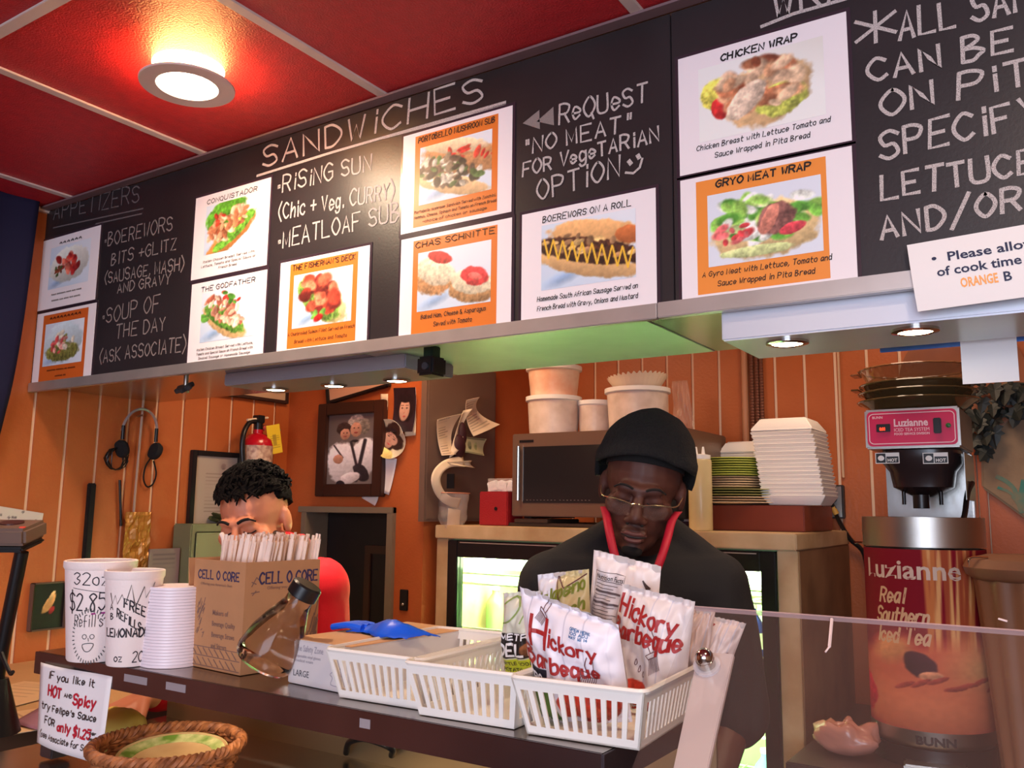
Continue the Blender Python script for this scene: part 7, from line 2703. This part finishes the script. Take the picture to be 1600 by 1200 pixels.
# front Hickory bag
a1 = hickory_art(81, .54, cy=.20)
a1.rect(.05, .24, .31, .48, (24, 26, 40)).rect(.05, .24, -.1, .305, (90, 120, 50))
chip_bag('front bluish-white chip bag with big Hickory Barbeque lettering', [(812, 916), (966, 976), (988, 1128), (846, 1128)], .925, .885, a1, T=.030, seed=1, writes=[
    ('w', M_TXR, [('H', .17, .66, .20, .16, .0042, 0, 0), ('ickory', .36, .69, .115, .46, .0031, -.10, .06), ('B', .05, .50, .14, .11, .0040, 0, 0), ('arbeque', .20, .505, .11, .62, .0034, -.04, .08)]),
    ('w', mat('bag_white_print', (230, 230, 236), .5), [('TRO', .09, .395, .062, .16, .0020, -.1, 0), ('ELI', .09, .325, .045, .14, .0020, -.1, 0)]),
    ('w', mat('bag_blue_print', (60, 110, 160), .5), [('OPEN HERE', .60, .87, .020, .18, .0007, -.04, 0), ('100 ADJ', .60, .843, .020, .16, .0007, -.04, 0), ('MAY 16 14', .60, .815, .020, .16, .0007, -.04, 0)]),
    ('l', M_TXB, brush_drawing(.24, .90, .16, -.5) + brush_drawing(.66, .50, .26, -.25) + drops(.60, .40, 1.0)),
])
# second Hickory bag, at right
a2 = hickory_art(82, .30, tint=(226, 214, 212))
chip_bag('chip bag right of the front one, its Hickory Barbeque reading upward tilted', [(972, 912), (1086, 940), (1066, 1120), (952, 1100)], 1.02, .99, a2, T=.026, seed=4, writes=[
    ('w', M_TXR, [('Hickory', .05, .80, .13, .80, .0036, -.10, .05), ('Barbeque', -.0 + .01, .62, .13, .92, .0038, -.03, .05)]),
    ('l', M_TXB, brush_drawing(.58, .50, .30, .45) + drops(.40, .44, .9)),
])
# bag turned showing its nutrition table
a3 = Paint(60, 80, (232, 220, 218), 83)
a3.rect(.08, .40, .30, .84, (214, 204, 206))
chip_bag('tall chip bag at the back showing its Nutrition Facts table', [(928, 859), (1033, 885), (1020, 1060), (915, 1050)], 1.08, 1.06, a3, T=.022, seed=7, writes=[
    ('t', M_INK, [('Nutrition Facts', .13, .80, .0085, .40)]),
    ('l', mat('print_grey', (90, 78, 84), .5), [([(.13, .84 - k * .028 - .05), (.53 - .06 * (k % 3), .84 - k * .028 - .05)], .0009 if k not in (3, 6) else .0028) for k in range(17)] + [([(.11, .86), (.55, .86), (.55, .28), (.11, .28), (.11, .86)], .0008)]),
    ('l', mat('print_brown', (70, 50, 50), .5), [([(.82 + .01 * k, .86 - .012 * k), (.90, .80 - .014 * k)], .0020) for k in range(6)]),
    ('l', M_TXR, [([(.80 + .02 * k, .72), (.80 + .02 * k, .67)], .0012) for k in range(6)]),
])
# jalapeno bag
a4 = Paint(50, 60, (206, 190, 140), 84)
a4.rect(.0, .35, .0, 1, (226, 226, 236))
chip_bag('chip bag with green Jalapeno writing and folded tan top, behind the front bag', [(840, 898), (920, 889), (925, 1050), (850, 1050)], 1.06, 1.04, a4, T=.024, seed=9, writes=[
    ('w', M_TXG, [('Jalapeno', .10, .70, .12, .85, .0028, .15, .05), ('Ranch', .40, .55, .12, .55, .0026, .15, .05)]),
    ('l', M_TXB, [([(.42, .97), (.62, .86), (.98, .96)], .0016), ([(.42, .97), (.5, .8), (.62, .7)], .0014)]),
])
# kettle chip bag in the middle basket
a5 = Paint(60, 80, (206, 206, 190), 85)
a5.rect(0, 1, .32, .60, (34, 26, 28)).rect(0, 1, .12, .31, (196, 206, 50)).ell(.5, .42, .16, .08, 0, (130, 80, 50), tex=.3)
chip_bag('black and yellow banded kettle chip bag at the far end of the middle basket', [(786, 926), (868, 922), (866, 1066), (790, 1066)], 1.06, 1.03, a5, T=.024, seed=12, writes=[
    ('w', mat('bag_white_print', (230, 230, 236), .5), [('METRO', .08, .535, .06, .70, .0020, 0, 0), ('DELI', .02, .36, .13, .62, .0036, 0, 0)]),
    ('t', M_INK, [('KETTLE COOKED', .02, .235, .0088, .80), ('POTATO CHIPS', .02, .150, .0088, .80)]),
    ('l', mat('bag_leaf', (130, 150, 80), .5), [(catmull([(.10, .70), (.3, .75), (.45, .88), (.3, .96), (.12, .9)], 4), .0024), (catmull([(.5, .72), (.6, .85), (.8, .9)], 4), .0020)]),
])
# two bags at the right, partly behind the acrylic guard
a6 = hickory_art(86, .30, w=60, h=70, tint=(206, 180, 170))
chip_bag('chip bag showing its greyish folded side, second from right', [(1066, 950), (1118, 953), (1096, 1100), (1040, 1100)], 1.06, 1.05, a6, T=.02, seed=15, writes=[('w', M_TXR, [('o', .10, .76, .10, .10, .0020, 0, 0)])])
a7 = hickory_art(87, .3, w=60, h=70, tint=(226, 206, 200))
chip_bag('rightmost chip bag, leaning right over the basket side', [(1096, 960), (1166, 974), (1118, 1100), (1060, 1090)], 1.10, 1.08, a7, T=.02, seed=18, writes=[('w', M_TXR, [('y', .14, .82, .14, .22, .0026, .1, 0), ('ue', .10, .62, .14, .34, .0026, .1, 0)]), ('l', M_TXB, [([(.0, .55), (.3, .58), (.6, .62), (.9, .66)], .0010)])])

# ------------------------------------------------------------------ acrylic guard and bracket
gt, gb_ = P(1085, 948, 'Y', .95), None
gx0 = gt.x
n_len = .42
gdir = Vector((0, -.165, -.133)).normalized()
t = thing('glass_guard', (gx0, .95, gt.z), 'sloping clear glass guard over the display right of the baskets', 'glass guard')
o0 = Vector((gx0, .95, gt.z))
nn = Vector((0, -gdir.z, gdir.y)).normalized()
L_g = 1.35
def gp(a, b, c): return o0 + Vector((a, 0, 0)) + gdir * b + nn * c
m1 = MB()
vs = [gp(a, b, c) for c in (0, .005) for b in (0, n_len) for a in (0, L_g)]
m1.add(vs, [(0, 2, 3, 1), (4, 5, 7, 6), (0, 1, 5, 4), (2, 6, 7, 3), (0, 4, 6, 2), (1, 3, 7, 5)])
mgl = mat('guard_glass', (160, 132, 126), .04, alpha=.075, coat=1.0)
m1.build('pane', mgl, t, world=True)
m1 = MB()
vs = [gp(a, b, c) for c in (-.0004, .0054) for b in (-.0012, .0006) for a in (0, L_g)]
m1.add(vs, [(0, 2, 3, 1), (4, 5, 7, 6), (0, 1, 5, 4), (2, 6, 7, 3), (0, 4, 6, 2), (1, 3, 7, 5)])
m1.build('polished_edge', mat('edge_glint', (206, 176, 176), .2, alpha=.55), t, world=True)
def ong(px, py, lift=.0):
    d = _f + _r * ((px - 800) / FPX) + _u * ((600 - py) / FPX)
    k = (o0 - CAM).dot(nn) / d.dot(nn)
    return CAM + d * k - nn * lift if nn.y > 0 else CAM + d * k + nn * lift
for (pa, pb_, r_) in (((1300, 968), (1296, 1012), .0016), ((1296, 1012), (1290, 1020), .001), ((1560, 968), (1574, 972), .001)):
    MB().rod(ong(*pa, .001), ong(*pb_, .001), r_, n=5).build('scratch', mat('scratch_white', (226, 206, 206), .6), t, world=True)
t = thing('guard_bracket', tuple(ong(1120, 1030)), 'frosted clear acrylic strap with chrome bolt holding the glass guard', 'bracket')
c = [ong(1092, 1022, .004), ong(1148, 1025, .004), ong(1100, 1240, .004), ong(1046, 1240, .004)]
m1 = MB()
nrm = (c[1] - c[0]).cross(c[3] - c[0]).normalized() * .006
m1.add([p for p in c] + [p + nrm for p in c], [(0, 1, 2, 3), (7, 6, 5, 4), (0, 4, 5, 1), (1, 5, 6, 2), (2, 6, 7, 3), (3, 7, 4, 0)])
m1.build('strap', mat('frosted_acrylic', (214, 198, 196), .3, alpha=.62, coat=.6), t, world=True, bevel=.001)
bc = ong(1107, 1047, .006)
nb_ = -nn if nn.y > 0 else nn
m1 = MB()
m1.rod(bc, bc + nb_ * .010, .0095, n=24).ball(bc + nb_ * .012, .0095, 16)
m1.build('chrome_bolt', M_CHROME, t, world=True, smooth=True)
MB().rod(bc - nb_ * .001, bc + nb_ * .002, .014, n=28).build('washer', mat('clear_washer', (226, 220, 226), .1, alpha=.4), t, world=True, smooth=True)
# crumpled bag on the dark counter by the urn
q = P(1322, 1160, 'Z', KZ + .03)
m1 = MB()
m1.ball((0, 0, .04), (.075, .05, .038), 26)
for i, p in enumerate(m1.v):
    p = Vector(p)
    m1.v[i] = tuple(p * (1 + .35 * mnoise.noise(p * 40)))
mz = min(p[2] for p in m1.v)
m1.v = [(p[0], p[1], p[2] - mz) for p in m1.v]
o = m1.build('crumpled_bag', mat('pinkish_film', (176, 120, 106), .25), None, smooth='all')
o.location = (q.x, q.y, KZ + .001)
tag(o, 'crumpled translucent pinkish bag on the counter left of the urn base', 'bag')

# ------------------------------------------------------------------ card terminal on its stand, far left
tq = Pd(10, 832, 1.72)
t = thing('card_terminal', (tq.x, tq.y, 1.0), 'brown-grey card terminal with dark screen on a black stand, far left', 'card terminal')
tt = Matrix.Translation(tq) @ Matrix.Rotation(math.radians(38), 4, 'Z') @ Matrix.Rotation(math.radians(10), 4, 'X')
mtm = mat('terminal_brown', (112, 88, 76), .35)
MB().box(-.16, .055, -.045, .055, -.018, .016, tt).build('housing', mtm, t, world=True, bevel=.006)
MB().box(-.165, .052, -.048, .05, -.030, -.019, tt).build('under_shell', M_BLACK, t, world=True, bevel=.004)
MB().box(-.13, -.04, -.02, .04, .016, .019, tt).build('screen', mat('screen_dark', (34, 42, 40), .15), t, world=True, bevel=.002)
MB().lathe([(.022, .016), (.022, .019), (.016, .018), (.001, .017)], (0, 0, 0), 24, tt @ Matrix.Translation((.005, .012, 0))).build('round_pad', mat('pad_dark', (74, 40, 36), .4), t, world=True)
MB().box(.040, .050, -.035, -.028, .016, .018, tt).build('red_light', mat('red_glow', (230, 70, 50), .5), t, world=True)
f0, f1_, f2 = Pd(34, 862, 1.72), Pd(16, 950, 1.72), Pd(4, 1010, 1.72)
MB().tube([f0, f1_, f2, Pd(-4, 1060, 1.72)], .013, 10).build('stand_arm', M_BLACK, t, world=True, smooth=True)
MB().tube(catmull([tuple(Pd(2, 1020, 1.69)), tuple(Pd(8, 1035, 1.68)), tuple(Pd(16, 1052, 1.67)), tuple(Pd(20, 1050, 1.66))], 4), .004, 6).build('cable', M_BLACK, t, world=True, smooth=True)
bq = Pd(-4, 1060, 1.72)
MB().rod((bq.x, bq.y, 1.0015), (bq.x, bq.y, max(bq.z, 1.03)), .05, .02, 24).build('stand_foot', M_BLACK, t, world=True, smooth=True)
c = [wallp(-30, 786, XL + .008), wallp(68, 802, XL + .008), wallp(62, 834, XL + .008), wallp(-30, 840, XL + .008)]
art = Paint(60, 24, (206, 196, 190), 91)
for k in range(20): art.ell(art.r.rand() * 2.4, art.r.rand(), .06, .05, 0, (120, 110, 112), tex=.3)
t = thing('wall_leaflet', tuple(c[2]), 'pale patterned leaflet pinned behind the card terminal', 'leaflet')
MB().add([p for p in c] + [p - Vector((.001, 0, 0)) for p in c], [(0, 3, 2, 1), (4, 5, 6, 7), (0, 1, 5, 4), (1, 2, 6, 5), (2, 3, 7, 6), (3, 0, 4, 7)]).build('paper', M_PAPER, t, world=True)
print_sheet('print', art, lambda u, v: c[3].lerp(c[2], u).lerp(c[0].lerp(c[1], u), v) + Vector((.0006, 0, 0)), t)
